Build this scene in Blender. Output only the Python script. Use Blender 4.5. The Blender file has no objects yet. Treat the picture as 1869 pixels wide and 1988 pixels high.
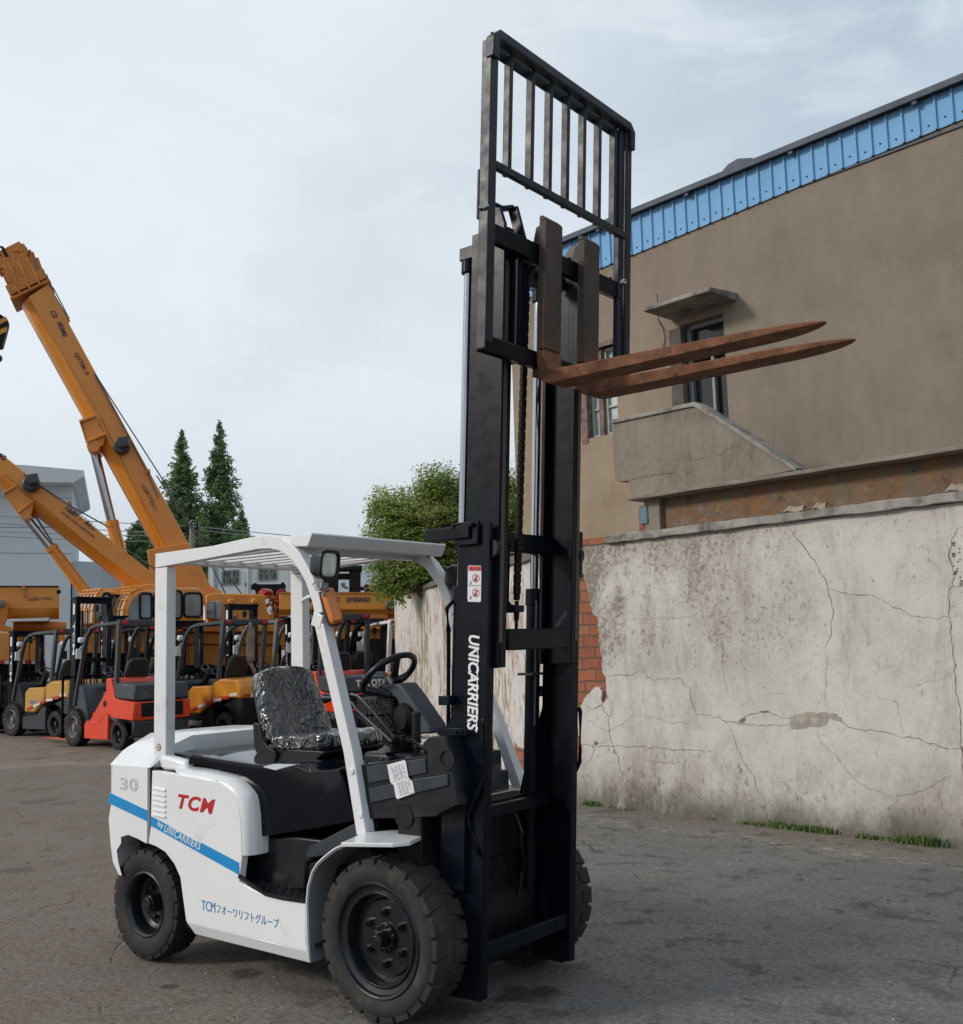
import bpy, bmesh, math, random
from mathutils import Vector, Matrix, noise
V = Vector
R = math.radians
random.seed(7)
SC = bpy.context.scene
COL = SC.collection

# ------------------------------------------------------------------ camera
F = 2117.2                       # focal length in units of a 1869 px wide picture
CAM = V((3.369, -4.162, 1.586))
YAW, PIT, ROL = R(127.52), R(7.02), R(-1.66)
_d = V((math.cos(YAW)*math.cos(PIT), math.sin(YAW)*math.cos(PIT), math.sin(PIT)))
_r0 = V((math.sin(YAW), -math.cos(YAW), 0)); _u0 = _r0.cross(_d)
_r = math.cos(ROL)*_r0 + math.sin(ROL)*_u0
_u = -math.sin(ROL)*_r0 + math.cos(ROL)*_u0
AX = {'x': V((1, 0, 0)), 'y': V((0, 1, 0)), 'z': V((0, 0, 1))}
def U(p, n, k):
    """point of the plane n.X = k seen at photograph position p (survey of the photograph)"""
    if isinstance(n, str): n = AX[n]
    q = (p[0]-934.5)/F*_r - (p[1]-994)/F*_u + _d
    return CAM + q*((k-n.dot(CAM))/n.dot(q))
def cr(x0, y0, s): return lambda a, b: ((x0+a/s)*.7123, (y0+b/s)*.7123)
c1 = cr(1150, 50, 1.4952); c2 = cr(1500, 150, 1.6628); c3 = cr(1100, 1700, 1.8217); c4 = cr(400, 1400, 2.0767)
c5 = cr(250, 2050, 2.492); c6 = cr(750, 2050, 2.683); c8 = cr(0, 1500, 2.492); c7 = cr(0, 650, 1.9886)
d5 = cr(650, 1750, 3.115); w3 = cr(1550, 1050, 1.7402); w4 = cr(1550, 1400, 1.7402); c22 = cr(1100, 1100, 2.84)
e1 = cr(1250, 550, 3.314); gA = cr(0, 1550, 3.976); gB = cr(420, 1550, 3.976); gC = cr(560, 1500, 4.4175); gD = cr(900, 1480, 3.823)
def xz(c, pts, y): return [(q.x, q.z) for q in (U(c(*p), 'y', y) for p in pts)]

cam = bpy.data.cameras.new('camera'); camo = bpy.data.objects.new('camera', cam); COL.objects.link(camo)
M3 = Matrix((_r, _u, -_d)).transposed()
camo.matrix_world = Matrix.Translation(CAM) @ M3.to_4x4()
cam.sensor_width = 36; cam.sensor_fit = 'HORIZONTAL'; cam.lens = 36*F/1869; cam.clip_end = 2000; cam.clip_start = .05
SC.camera = camo

# ------------------------------------------------------------------ materials
def nt(m):
    m.use_nodes = True; t = m.node_tree; t.nodes.clear(); return t
class NB:
    def __init__(s, name):
        s.m = bpy.data.materials.new(name); s.t = nt(s.m); s.out = s.n('ShaderNodeOutputMaterial')
        s.b = s.n('ShaderNodeBsdfPrincipled'); s.l(s.b.outputs[0], s.out.inputs[0]); s.tc = s.n('ShaderNodeTexCoord')
    def n(s, k, **kw):
        x = s.t.nodes.new(k)
        for a, b in kw.items():
            if a.startswith('i_'): x.inputs[a[2:].replace('_', ' ')].default_value = b
            else: setattr(x, a, b)
        return x
    def l(s, a, b): s.t.links.new(a, b)
    def vec(s, sc=(1, 1, 1)):
        x = s.n('ShaderNodeMapping'); x.inputs['Scale'].default_value = sc; s.l(s.tc.outputs['Object'], x.inputs['Vector']); return x.outputs[0]
    def noise(s, scale, detail=4, rough=.6, sc=(1, 1, 1), dist=0):
        x = s.n('ShaderNodeTexNoise'); x.inputs['Scale'].default_value = scale; x.inputs['Detail'].default_value = detail
        x.inputs['Roughness'].default_value = rough; x.inputs['Distortion'].default_value = dist
        s.l(s.vec(sc), x.inputs['Vector']); return x.outputs['Fac']
    def ramp(s, fac, a, b, c0=0, c1=1):
        x = s.n('ShaderNodeMapRange'); x.inputs['From Min'].default_value = a; x.inputs['From Max'].default_value = b
        x.inputs['To Min'].default_value = c0; x.inputs['To Max'].default_value = c1; s.l(fac, x.inputs['Value']); return x.outputs[0]
    def math(s, op, a, b=None):
        x = s.n('ShaderNodeMath', operation=op, use_clamp=False)
        for i, q in enumerate((a, b)):
            if q is None: continue
            if isinstance(q, (int, float)): x.inputs[i].default_value = q
            else: s.l(q, x.inputs[i])
        return x.outputs[0]
    def mix(s, fac, a, b, mode='MIX'):
        x = s.n('ShaderNodeMix', data_type='RGBA', blend_type=mode)
        for i, q in ((0, fac), (6, a), (7, b)):
            if isinstance(q, (int, float)): x.inputs[i].default_value = q
            elif isinstance(q, tuple): x.inputs[i].default_value = tuple(q)+(1,)*(4-len(q))
            else: s.l(q, x.inputs[i])
        return x.outputs[2]
    def bump(s, h, strength=.3, dist=.01, prev=None):
        x = s.n('ShaderNodeBump'); x.inputs['Strength'].default_value = strength; x.inputs['Distance'].default_value = dist
        s.l(h, x.inputs['Height'])
        if prev is not None: s.l(prev, x.inputs['Normal'])
        return x.outputs[0]
    def setc(s, c): 
        if isinstance(c, tuple): s.b.inputs['Base Color'].default_value = tuple(c)+(1,)*(4-len(c))
        else: s.l(c, s.b.inputs['Base Color'])
    def setr(s, r):
        if isinstance(r, (int, float)): s.b.inputs['Roughness'].default_value = r
        else: s.l(r, s.b.inputs['Roughness'])
    def setn(s, n): s.l(n, s.b.inputs['Normal'])
MC = {}
def mat(name, col, rough=.5, metal=0, var=.12, vs=3, bump=.0, bs=60, dirt=None, dirta=.5, ds=2.5, coat=0, drip=(1, 1, 1), cut=.56, spec=.5):
    """general painted / metal / plastic surface with uneven tone, gloss and optional dirt blotches"""
    if name in MC: return MC[name]
    k = NB(name); n1 = k.noise(vs, 5, .65, drip)
    c = k.mix(k.ramp(n1, .3, .7), tuple(x*(1-var) for x in col), tuple(min(1, x*(1+var)) for x in col))
    r = k.ramp(k.noise(vs*2.3, 4), .3, .7, max(.03, rough-.08), min(1, rough+.1))
    if dirt:
        d = k.math('MULTIPLY', k.ramp(k.noise(ds, 8, .72, drip, .4), cut, cut+.14), dirta)
        c = k.mix(d, c, dirt); r = k.math('MAXIMUM', r, k.math('MULTIPLY', d, .9))
    k.setc(c); k.setr(r); k.b.inputs['Metallic'].default_value = metal; k.b.inputs['Specular IOR Level'].default_value = spec
    if coat: k.b.inputs['Coat Weight'].default_value = coat; k.b.inputs['Coat Roughness'].default_value = .12
    if bump: k.setn(k.bump(k.noise(bs, 4), bump, .004))
    MC[name] = k.m; return k.m

# ------------------------------------------------------------------ mesh building
class MB:
    def __init__(s): s.v = []; s.f = []; s.mi = []
    def add(s, vs, fs, mi=0):
        o = len(s.v); s.v += [V(p) for p in vs]; s.f += [[i+o for i in f] for f in fs]; s.mi += [mi]*len(fs); return s
    def box(s, x0, x1, y0, y1, z0, z1, mi=0, T=None):
        vs = [V((x, y, z)) for x in (x0, x1) for y in (y0, y1) for z in (z0, z1)]
        if T: vs = [T(p) for p in vs]
        return s.add(vs, [[0, 1, 3, 2], [4, 6, 7, 5], [0, 4, 5, 1], [2, 3, 7, 6], [0, 2, 6, 4], [1, 5, 7, 3]], mi)
    def beam(s, p0, p1, w, h, up=(0, 0, 1), mi=0, w2=None, h2=None):
        p0, p1 = V(p0), V(p1); d = (p1-p0).normalized(); up = V(up)
        a = d.cross(up)
        if a.length < 1e-4: a = d.cross(V((1, 0, 0)))
        a.normalize(); b = a.cross(d)
        vs = []
        for p, ww, hh in ((p0, w, h), (p1, w2 or w, h2 or h)):
            for i, j in ((-1, -1), (1, -1), (1, 1), (-1, 1)): vs.append(p+a*(i*ww/2)+b*(j*hh/2))
        return s.add(vs, [[3, 2, 1, 0], [4, 5, 6, 7], [0, 1, 5, 4], [1, 2, 6, 5], [2, 3, 7, 6], [3, 0, 4, 7]], mi)
    def ext(s, pts, d, mi=0):
        """polygon of 3D points extruded by vector d"""
        pts = [V(p) for p in pts]; n = len(pts); d = V(d)
        return s.add(pts+[p+d for p in pts], [list(range(n))[::-1], list(range(n, 2*n))]+[[i, (i+1) % n, n+(i+1) % n, n+i] for i in range(n)], mi)
    def prism(s, pts, ax, a, b, mi=0):
        f = {'y': lambda p, t: (p[0], t, p[1]), 'x': lambda p, t: (t, p[0], p[1]), 'z': lambda p, t: (p[0], p[1], t)}[ax]
        n = len(pts)
        return s.add([f(p, a) for p in pts]+[f(p, b) for p in pts], [list(range(n))[::-1], list(range(n, 2*n))]+[[i, (i+1) % n, n+(i+1) % n, n+i] for i in range(n)], mi)
    def rings(s, rs, cap=True, closed=False, mi=0):
        """loft equal-length vertex rings"""
        n = len(rs[0]); o = len(s.v); m = len(rs)
        for r in rs: s.v += [V(p) for p in r]
        fs = []
        for j in range(m if closed else m-1):
            k = (j+1) % m
            for i in range(n): fs.append([o+j*n+i, o+j*n+(i+1) % n, o+k*n+(i+1) % n, o+k*n+i])
        if cap and not closed: fs.append([o+i for i in range(n)][::-1]); fs.append([o+(m-1)*n+i for i in range(n)])
        s.f += fs; s.mi += [mi]*len(fs); return s
    def sweep(s, pts, prof, up=(0, 0, 1), mi=0, closed=False, scales=None):
        pts = [V(p) for p in pts]; rs = []; n = len(pts); up = V(up)
        for i, p in enumerate(pts):
            if closed: t = pts[(i+1) % n]-pts[i-1]
            else: t = pts[min(i+1, n-1)]-pts[max(i-1, 0)]
            t.normalize(); a = t.cross(up)
            if a.length < 1e-3: a = t.cross(V((.3, 1, .1)))
            a.normalize(); b = a.cross(t)
            # keep thickness on corners
            k = 1
            if 0 < i < n-1:
                c = (pts[i+1]-pts[i]).normalized().dot((pts[i]-pts[i-1]).normalized()); k = 1/max(.5, math.sqrt((1+c)/2))
            q = scales[i] if scales else 1
            rs.append([p+a*x*q*(k if abs(t.dot(up)) > .9 else 1)+b*y*k*q for x, y in prof])
        return s.rings(rs, True, closed, mi)
    def tube(s, pts, r, n=8, mi=0, closed=False, up=(0.03, .02, 1)):
        rr = r if isinstance(r, (list, tuple)) else None
        r0 = 1 if rr else r
        return s.sweep(pts, [(r0*math.cos(2*math.pi*i/n), r0*math.sin(2*math.pi*i/n)) for i in range(n)], up, mi, closed, rr)
    def cyl(s, p0, p1, r0, r1=None, n=24, mi=0):
        p0, p1 = V(p0), V(p1); d = (p1-p0).normalized(); a = d.orthogonal().normalized(); b = d.cross(a)
        r1 = r0 if r1 is None else r1
        return s.rings([[p+a*(r*math.cos(2*math.pi*i/n))+b*(r*math.sin(2*math.pi*i/n)) for i in range(n)] for p, r in ((p0, r0), (p1, r1))], mi=mi)
    def lathe(s, prof, o, ax, n=48, mi=0, cap=True):
        """prof: list of (radius, distance along ax)"""
        o = V(o); d = V(ax).normalized(); a = d.orthogonal().normalized(); b = d.cross(a)
        return s.rings([[o+d*h+a*(r*math.cos(2*math.pi*i/n))+b*(r*math.sin(2*math.pi*i/n)) for i in range(n)] for r, h in prof], cap, mi=mi)
    def build(s, name, mats, parent=None, frame=None, bev=0, seg=2, ang=38, smooth=True):
        me = bpy.data.meshes.new(name); fr = frame or (FR[parent] if parent else None)
        if fr is None:
            c = sum(s.v, V())/max(1, len(s.v)); z = min(p.z for p in s.v); fr = Matrix.Translation((c.x, c.y, z))
        inv = fr.inverted(); me.from_pydata([inv @ p for p in s.v], [], s.f)
        for m in (mats if isinstance(mats, (list, tuple)) else [mats]): me.materials.append(m)
        me.polygons.foreach_set('material_index', s.mi)
        bm = bmesh.new(); bm.from_mesh(me); bmesh.ops.recalc_face_normals(bm, faces=bm.faces[:]); bm.to_mesh(me); bm.free()
        o = bpy.data.objects.new(name, me); COL.objects.link(o); FR[o] = fr
        if parent: o.parent = parent; o.matrix_local = FR[parent].inverted() @ fr
        else: o.matrix_world = fr
        if bev:
            b = o.modifiers.new('edge', 'BEVEL'); b.width = bev; b.segments = seg; b.limit_method = 'ANGLE'; b.angle_limit = R(32); b.harden_normals = False
        if smooth:
            me.polygons.foreach_set('use_smooth', [True]*len(me.polygons)); me.set_sharp_from_angle(angle=R(ang))
        me.update(); return o
FR = {}
def tag(o, label=None, cat=None, group=None, kind=None):
    if label: o['label'] = label
    if cat: o['category'] = cat
    if group: o['group'] = group
    if kind: o['kind'] = kind
    return o
def thing(name, label, cat, loc=(0, 0, 0), rz=0, group=None):
    o = bpy.data.objects.new(name, None); COL.objects.link(o); o.empty_display_size = .2
    FR[o] = Matrix.Translation(loc) @ Matrix.Rotation(rz, 4, 'Z'); o.matrix_world = FR[o]
    return tag(o, label, cat, group)
def text(body, p00, xd, ud, w, h, m, parent, name='lettering', shear=0, off=0, thick=.0008, spacing=1, outline=0, label=None, res=4):
    """raised lettering: p00 lower-left corner, xd/ud directions, w/h overall size"""
    cu = bpy.data.curves.new('t', 'FONT'); cu.body = body; cu.shear = shear; cu.offset = off; cu.space_character = spacing; cu.resolution_u = res
    if outline: cu.fill_mode = 'NONE'; cu.bevel_depth = outline; cu.bevel_resolution = 0
    ob = bpy.data.objects.new('t', cu); COL.objects.link(ob); bpy.context.view_layer.update()
    me = bpy.data.meshes.new_from_object(ob.evaluated_get(bpy.context.evaluated_depsgraph_get()))
    vs = [v.co.copy() for v in me.vertices]; fs = [list(p.vertices) for p in me.polygons]
    bpy.data.objects.remove(ob); bpy.data.curves.remove(cu); bpy.data.meshes.remove(me)
    if not vs: return None
    x0, x1 = min(v.x for v in vs), max(v.x for v in vs); y0, y1 = min(v.y for v in vs), max(v.y for v in vs)
    xd, ud = V(xd).normalized(), V(ud).normalized(); nn = xd.cross(ud)
    zs = .0005 if outline else 0
    P = [V(p00)+xd*((v.x-x0)/(x1-x0)*w)+ud*((v.y-y0)/(y1-y0)*h)+nn*(v.z*zs*20) for v in vs]
    mb = MB(); mb.add(P, fs); n = len(vs)
    o = mb.build(name, m, parent, smooth=False)
    if not outline:
        md = o.modifiers.new('t', 'SOLIDIFY'); md.thickness = thick; md.offset = 0
    if label: o['label'] = label
    return o
def arcpts(cx, cy, r, a0, a1, n): return [(cx+r*math.cos(R(a0+(a1-a0)*i/n)), cy+r*math.sin(R(a0+(a1-a0)*i/n))) for i in range(n+1)]

# ------------------------------------------------------------------ shared materials
WHITE = mat('white_paint', (.78, .785, .79), .28, var=.03, vs=2, coat=.5, dirt=(.44, .39, .33), dirta=.42, ds=3.6, cut=.59)
WHITEG = mat('white_guard_paint', (.72, .725, .73), .33, var=.04, vs=4, coat=.3, dirt=(.46, .39, .30), dirta=.7, ds=3.4, cut=.585)
BLACKG = mat('gloss_black_cover', (.0025, .004, .008), .08, var=.25, vs=2, coat=.22, spec=.12, bump=.03, bs=7)
BLACKP = mat('black_plastic', (.008, .010, .014), .36, var=.2, vs=6, bump=.1, bs=300, spec=.35)
GREYP = mat('dark_grey_plastic', (.026, .033, .043), .42, var=.08, vs=5, bump=.1, bs=300, dirt=(.07, .07, .07), dirta=.25, spec=.4)
MAST = mat('black_mast_paint', (.0035, .006, .011), .30, var=.5, vs=5, bump=.08, bs=25, dirt=(.020, .022, .026), dirta=.35, ds=5, drip=(1, 1, .35), cut=.60, spec=.16)
MASTR = mat('worn_rail_steel', (.09, .075, .062), .42, .4, var=.3, vs=6, bump=.2, bs=40, dirt=(.03, .03, .03), dirta=.7, ds=4, drip=(2, 2, .2))
CHROME = mat('chrome_rod', (.42, .43, .45), .10, 1, var=.08, vs=3, dirt=(.2, .2, .2), dirta=.5, ds=4, drip=(1, 1, .2))
RUST = mat('rusty_steel', (.19, .084, .047), .80, .0, var=.45, vs=14, bump=.8, bs=70, dirt=(.075, .040, .026), dirta=.75, ds=13, cut=.50, spec=.2)
def fork_mat():
    k = NB('worn_fork_shank'); n1 = k.noise(5, 6, .7, (1, 1, .4)); c = k.mix(k.ramp(n1, .35, .65), (.046, .037, .032), (.085, .064, .052))
    sp = k.n('ShaderNodeSeparateXYZ'); k.l(k.tc.outputs['Object'], sp.inputs[0]); up = k.math('ADD', sp.outputs[2], k.math('MULTIPLY', k.noise(9, 6, .7), .5))
    c = k.mix(k.ramp(up, 3.10, 3.32, .85, 0), c, (.15, .065, .036)); c = k.mix(k.ramp(k.noise(7, 8, .75), .58, .66, 0, .6), c, (.17, .07, .035)); k.setc(c); k.setr(.62); k.b.inputs['Specular IOR Level'].default_value = .3; k.setn(k.bump(k.noise(50, 6, .8), .5, .003)); return k.m
FORKB = fork_mat(); FORKB_OLD = mat('worn_fork_shank', (.052, .044, .040), .6, .2, var=.25, vs=4, bump=.3, bs=60, dirt=(.12, .060, .038), dirta=.6, ds=4, cut=.56, drip=(1, 1, .4), spec=.3)
RUBBER = mat('rubber_tyre', (.016, .016, .016), .70, var=.25, vs=8, bump=.25, bs=80, dirt=(.055, .047, .040), dirta=.5, ds=6, cut=.52, spec=.35)
RUBBERD = mat('dusty_rubber', (.030, .029, .028), .82, var=.25, vs=8, bump=.35, bs=70, dirt=(.085, .070, .056), dirta=.55, ds=7, cut=.53, spec=.3)
RIM = mat('black_rim_paint', (.008, .010, .013), .26, .0, var=.3, vs=8, bump=.1, bs=60, dirt=(.045, .042, .04), dirta=.4, ds=9, cut=.6)
BLUE = mat('blue_stripe', (.004, .25, .58), .3, var=.04, coat=.4)
BLUET = mat('blue_lettering', (.03, .22, .42), .4, var=.1)
RED = mat('red_lettering', (.48, .012, .018), .35, var=.05)
LETW = mat('white_lettering', (.75, .75, .76), .45, var=.04)
LETG = mat('grey_outline', (.14, .14, .14), .5, var=.1)
STICK = mat('paper_sticker', (.66, .66, .68), .5, var=.05, vs=20)
DARK = mat('dark_machinery', (.007, .007, .008), .6, var=.4, vs=6, bump=.3, bs=40, dirt=(.03, .027, .025), dirta=.5, ds=6, spec=.25)
STEEL = mat('bare_steel', (.35, .34, .33), .4, .8, var=.2, vs=9)
AMBER = mat('amber_lens', (.62, .17, .015), .18, var=.12, vs=30, bump=.3, bs=160, coat=.5)
GLASSD = mat('dark_window_glass', (.05, .06, .065), .08, var=.3, vs=1.5, coat=.3)
def glassy(name, col, rough=.05, tr=.9):
    k = NB(name); k.setc(col); k.setr(rough); k.b.inputs['Transmission Weight'].default_value = tr; MC[name] = k.m; return k.m
LENS = glassy('lamp_glass', (.85, .86, .85), .1, .35)
# ================================================================== MAIN FORKLIFT
FL = thing('forklift', 'large white forklift with blue stripe and its forks raised high on a black mast', 'forklift')
def part(name, mb, m, bev=.003, parent=None, **kw): return mb.build(name, m, parent or FL, bev=bev, **kw)

def wheel(parent, cx, cz, yo, side, r, w, kind):
    """tyre whose outer face is at y=yo; side=-1 right, +1 left"""
    S = side
    W = thing_part('wheel', parent)
    yi = yo-S*w
    ax = V((0, -S, 0))                       # pointing inwards
    o = V((cx, yo, cz))
    T = MB(); rr = r*.985
    ri = r*.69 if kind == 'front' else r*.575
    prof = [(ri, .03), (ri+.004, .012), (ri+.018, .004), (r*.80, -.002), (r*.88, .001), (r*.915, .010), (r*.93, .022), (rr*.965, .03),
            (rr*.985, w*.30), (rr*.992, w*.5), (rr*.985, w*.70), (rr*.965, w-.03), (r*.93, w-.022), (r*.88, w), (ri, w-.03)]
    T.lathe(prof+[prof[0]], o, ax, 72, cap=False)
    N = 22 if kind == 'front' else 22
    for row, (h0, h1, hs) in enumerate(((0.0, w*.44, .0), (w*.56, w, .5))):
        for i in range(N):
            a0 = 2*math.pi*(i+hs)/N; da = 2*math.pi/N*.445
            def pt(a, rad, h): return o+ax*h+V((math.cos(a)*rad, 0, math.sin(a)*rad))
            ins, outs = (h1, h0) if row == 0 else (h0, h1)
            sk = .022
            jit = random.uniform(-.002, .0015)
            q = []
            for a, rad, h in ((a0-da, r*.90, outs+(.006 if row == 0 else -.006)), (a0+da, r*.90, outs+(.006 if row == 0 else -.006)),
                              (a0+da*.9, r+jit-.006, outs+(.010 if row == 0 else -.010)), (a0-da*.9, r+jit-.006, outs+(.010 if row == 0 else -.010)),
                              (a0-da+sk, r*.90, ins), (a0+da+sk, r*.90, ins), (a0+da*.62+sk, r+jit, ins), (a0-da*.62+sk, r+jit, ins)):
                q.append(pt(a, rad, h))
            T.add(q, [[0, 1, 2, 3], [7, 6, 5, 4], [0, 4, 5, 1], [1, 5, 6, 2], [2, 6, 7, 3], [3, 7, 4, 0]])
    T.build('tyre', RUBBERD if kind == 'front' else RUBBER, W, bev=.003)
    M = MB()
    if kind == 'front':
        M.lathe([(ri+.004, .026), (ri+.007, .010), (ri, .003), (ri-.008, .006), (ri-.014, .020), (ri-.034, .026), (ri-.040, .018), (ri-.048, .018), (ri-.054, .030), (ri-.058, .078), (.165, .080), (.158, .070), (.08, .068), (.0, .068)], o, ax, 64, cap=False)
        M.cyl(o+ax*.070, o+ax*.054, .064, .062, 32)
        M.cyl(o+ax*.06, o-ax*.0, .036, .034, 12)
        M.cyl(o, o-ax*.004, .024, .020, 16)
        for i in range(12):
            a = 2*math.pi*i/12+.2; p = o+V((math.cos(a)*.052, 0, math.sin(a)*.052)); M.cyl(p+ax*.06, p+ax*.046, .0085, .0085, 6)
        for i in range(6):
            a = 2*math.pi*i/6+.55; p = o+V((math.cos(a)*.108, 0, math.sin(a)*.108)); M.cyl(p+ax*.074, p+ax*.045, .019, .018, 6); M.cyl(p+ax*.05, p+ax*.034, .010, .009, 10)
        M.cyl(o+V((.09, 0, .118))+ax*.0665, o+V((.09, 0, .118))+ax*.0675, .012, .012, 12)
    else:
        M.lathe([(ri-.008, .10), (ri+.006, .026), (ri+.006, .010), (ri-.004, .006), (ri-.014, .014), (ri-.020, .03), (ri-.022, .085), (ri-.04, .10), (.06, .105), (0, .105)], o, ax, 64, cap=False)
        M.cyl(o+ax*.105, o+ax*.03, .05, .042, 28); M.cyl(o+ax*.03, o+ax*.018, .034, .030, 24)
        for i in range(6):
            a = 2*math.pi*i/6+.2; p = o+V((math.cos(a)*.085, 0, math.sin(a)*.085)); M.cyl(p+ax*.105, p+ax*.082, .014, .013, 6)
    M.build('rim', RIM, W, bev=.002)
    return W
def thing_part(name, parent, loc=None):
    o = bpy.data.objects.new(name, None); COL.objects.link(o); o.parent = parent
    FR[o] = FR[parent].copy(); o.empty_display_size = .1; return o

wheel(FL, 0, .345, -.61, -1, .345, .225, 'front'); wheel(FL, 0, .345, .61, 1, .345, .225, 'front')
wheel(FL, -1.70, .29, -.575, -1, .285, .18, 'rear'); wheel(FL, -1.70, .29, .575, 1, .285, .18, 'rear')

# ---- side panels (white)
def mir(pts, s): return pts
pan = xz(c5, [(410, 125), (400, 430), (400, 500), (385, 620), (440, 642), (500, 680), (560, 760), (600, 850), (620, 1000), (640, 1150)], -.60)
crease_l = pan[-1]
crease_r = U(c5(1462, 1352), 'y', -.60); crease_r = (crease_r.x, crease_r.z)
up_r = xz(c5, [(1450, 1290), (1450, 1025), (1310, 1002), (1180, 975), (1090, 930), (1000, 880), (1005, 835), (1020, 705)], -.60)
topc = xz(c5, [(1016, 560), (1010, 460), (1000, 400), (985, 335), (960, 280), (925, 235), (880, 205), (760, 183), (590, 152)], -.60)
lowl = xz(c5, [(690, 1240), (1470, 1435)], -.585)
for s in (-1, 1):
    m = MB()
    outl = pan+[crease_r]+up_r+topc
    m.prism(outl, 'y', s*.60, s*.56)
    PB_ = xz(c5, [(1140, 695), (1140, 580), (1137, 520), (1132, 420), (1120, 330), (1108, 290), (1090, 262), (1060, 230), (1000, 175), (800, 122), (590, 97)], -.53)
    PA_ = [up_r[-1]]+topc; PA_.insert(8, ((PA_[7][0]+PA_[8][0])/2, (PA_[7][1]+PA_[8][1])/2)); PB_ = PB_[:len(PA_)]; PA_ = PA_[:len(PB_)]
    rows = []
    for a_, b_ in zip(PA_, PB_):
        dx, dz = b_[0]-a_[0], b_[1]-a_[1]; l_ = math.hypot(dx, dz); 
        rows.append([(a_[0]-dx*.25, s*.6002, a_[1]-dz*.25), (a_[0]+dx*.32, s*.594, a_[1]+dz*.32), (a_[0]+dx*.62, s*.580, a_[1]+dz*.62), (a_[0]+dx*.88, s*.560, a_[1]+dz*.88), (b_[0], s*.535, b_[1]), (b_[0], s*.47, b_[1]-.002 if dz > abs(dx) else b_[1]), (a_[0]-.03, s*.47, a_[1]-.03 if a_[1] > .9 else a_[1])])
    m.rings(rows)
    m.build('side_panel', WHITE, FL, bev=.006, seg=3, ang=50)
    m = MB()
    a, b = crease_l, crease_r
    m.add([(a[0], s*.600, a[1]), (b[0], s*.600, b[1]), (lowl[1][0], s*.575, lowl[1][1]), (lowl[0][0], s*.575, lowl[0][1]),
           (a[0], s*.50, a[1]), (b[0], s*.50, b[1]), (lowl[1][0], s*.50, lowl[1][1]), (lowl[0][0], s*.50, lowl[0][1])],
          [[0, 1, 2, 3], [7, 6, 5, 4], [0, 4, 5, 1], [1, 5, 6, 2], [2, 6, 7, 3], [3, 7, 4, 0]])
    m.build('lower_sill', WHITE, FL, bev=.004)
# front return of the white cover, tucked inward

# ---- counterweight
cwo = xz(c5, [(115, 75), (115, 270), (115, 345), (98, 450), (110, 620), (125, 740), (165, 830), (140, 740), (130, 660), (160, 610), (200, 575), (250, 560), (310, 585), (375, 620), (378, 470), (380, 395), (380, 105)], -.59)
top = [(-1.635, 1.075), (-1.655, 1.125), (-1.75, 1.135), (-1.97, 1.128), (-2.01, 1.10)]
cwo = cwo+top
m = MB(); rs = []
n = len(cwo); cx = -1.62
for y, k in ((-.592, .965), (-.59, .985), (-.575, .998), (-.50, 1), (-.3, 1.04), (0, 1.07), (.3, 1.04), (.50, 1), (.575, .998), (.59, .985), (.592, .965)):
    ring = []
    for x, z in cwo:
        q = x
        if x < -1.9: q = -1.9+(x+1.9)*1.0-(k-1)*1.6
        zz = z-(max(0, z-1.0)*min(1, max(0, (abs(y)-.46)/.12)))+(.02 if z > 1.09 and abs(y) < .4 else 0)
        ring.append((q, y, zz))
    rs.append(ring)
m.rings(rs); m.build('counterweight', WHITE, FL, bev=.006, ang=50)
# wheel well lining and chassis core
m = MB(); m.box(-1.9, .10, -.46, .46, .26, .60); m.box(-1.99, -1.62, -.40, .40, .5, 1.0); m.box(-1.40, -.44, -.53, .53, .20, .44)
m.box(-1.90, -1.3, -.44, .44, .58, .62)
m.build('chassis', DARK, FL, bev=.01)
m = MB(); m.box(-1.655, -1.600, -.575, .575, .60, 1.0); m.build('seam_filler', DARK, FL, bev=0)

# ---- white rear hood deck and black engine hood
m = MB()
m.prism([(-1.625, .98), (-1.38, .98), (-1.41, 1.04), (-1.625, 1.065)], 'y', -.535, -.47)
m.build('deck_corner', WHITE, FL, bev=.02, seg=3)
hood = [(-1.628, 1.0), (-1.628, 1.062), (-1.45, 1.064)]+xz(c5, [(700, 8), (850, 40), (1000, 62), (1130, 80), (1250, 84), (1400, 96), (1490, 128), (1600, 122), (1690, 112), (1720, 180), (1750, 300), (1778, 400), (1790, 465), (1500, 520), (1145, 575), (1132, 470), (1105, 340), (1060, 220), (1000, 130), (800, 88), (640, 62)], -.50)
m = MB(); rs = []
for y, g in ((-.515, .03), (-.512, .012), (-.50, 0), (-.44, -.006), (-.36, -.012), (.36, -.012), (.5, 0), (.512, .012), (.515, .03)):
    cxh = -.85; czh = .85
    rs.append([(max(x, -1.40) if abs(y) > .45 else x+(cxh-x)*g*.8, y, z+(czh-z)*g) for x, z in hood])
m.rings(rs); m.build('engine_hood', BLACKG, FL, bev=.004, ang=50)
m = MB(); m.prism(xz(c5, [(1145, 582), (1390, 572), (1640, 604), (1460, 760), (1450, 935), (1180, 940), (1004, 850), (1006, 715)], -.47), 'y', -.475, .475)
m.build('step_well', BLACKP, FL, bev=.01)
m = MB(); m.prism([(-.90, .470), (-.70, .448), (-.43, .448), (-.43, .462), (-.70, .462), (-.90, .485)], 'y', -.592, -.46)
for i in range(16):
    for j in range(4):
        x = -.86+i*.027; y = -.58+j*.03; a = .010 if (i+j) % 2 else -.010
        z = .463 if x > -.70 else .463+(-.70-x)*.115
        m.beam((x-.009, y-a, z+.002), (x+.009, y+a, z+.002), .005, .006)
m.build('step_plate', BLACKP, FL, bev=.001)
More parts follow.
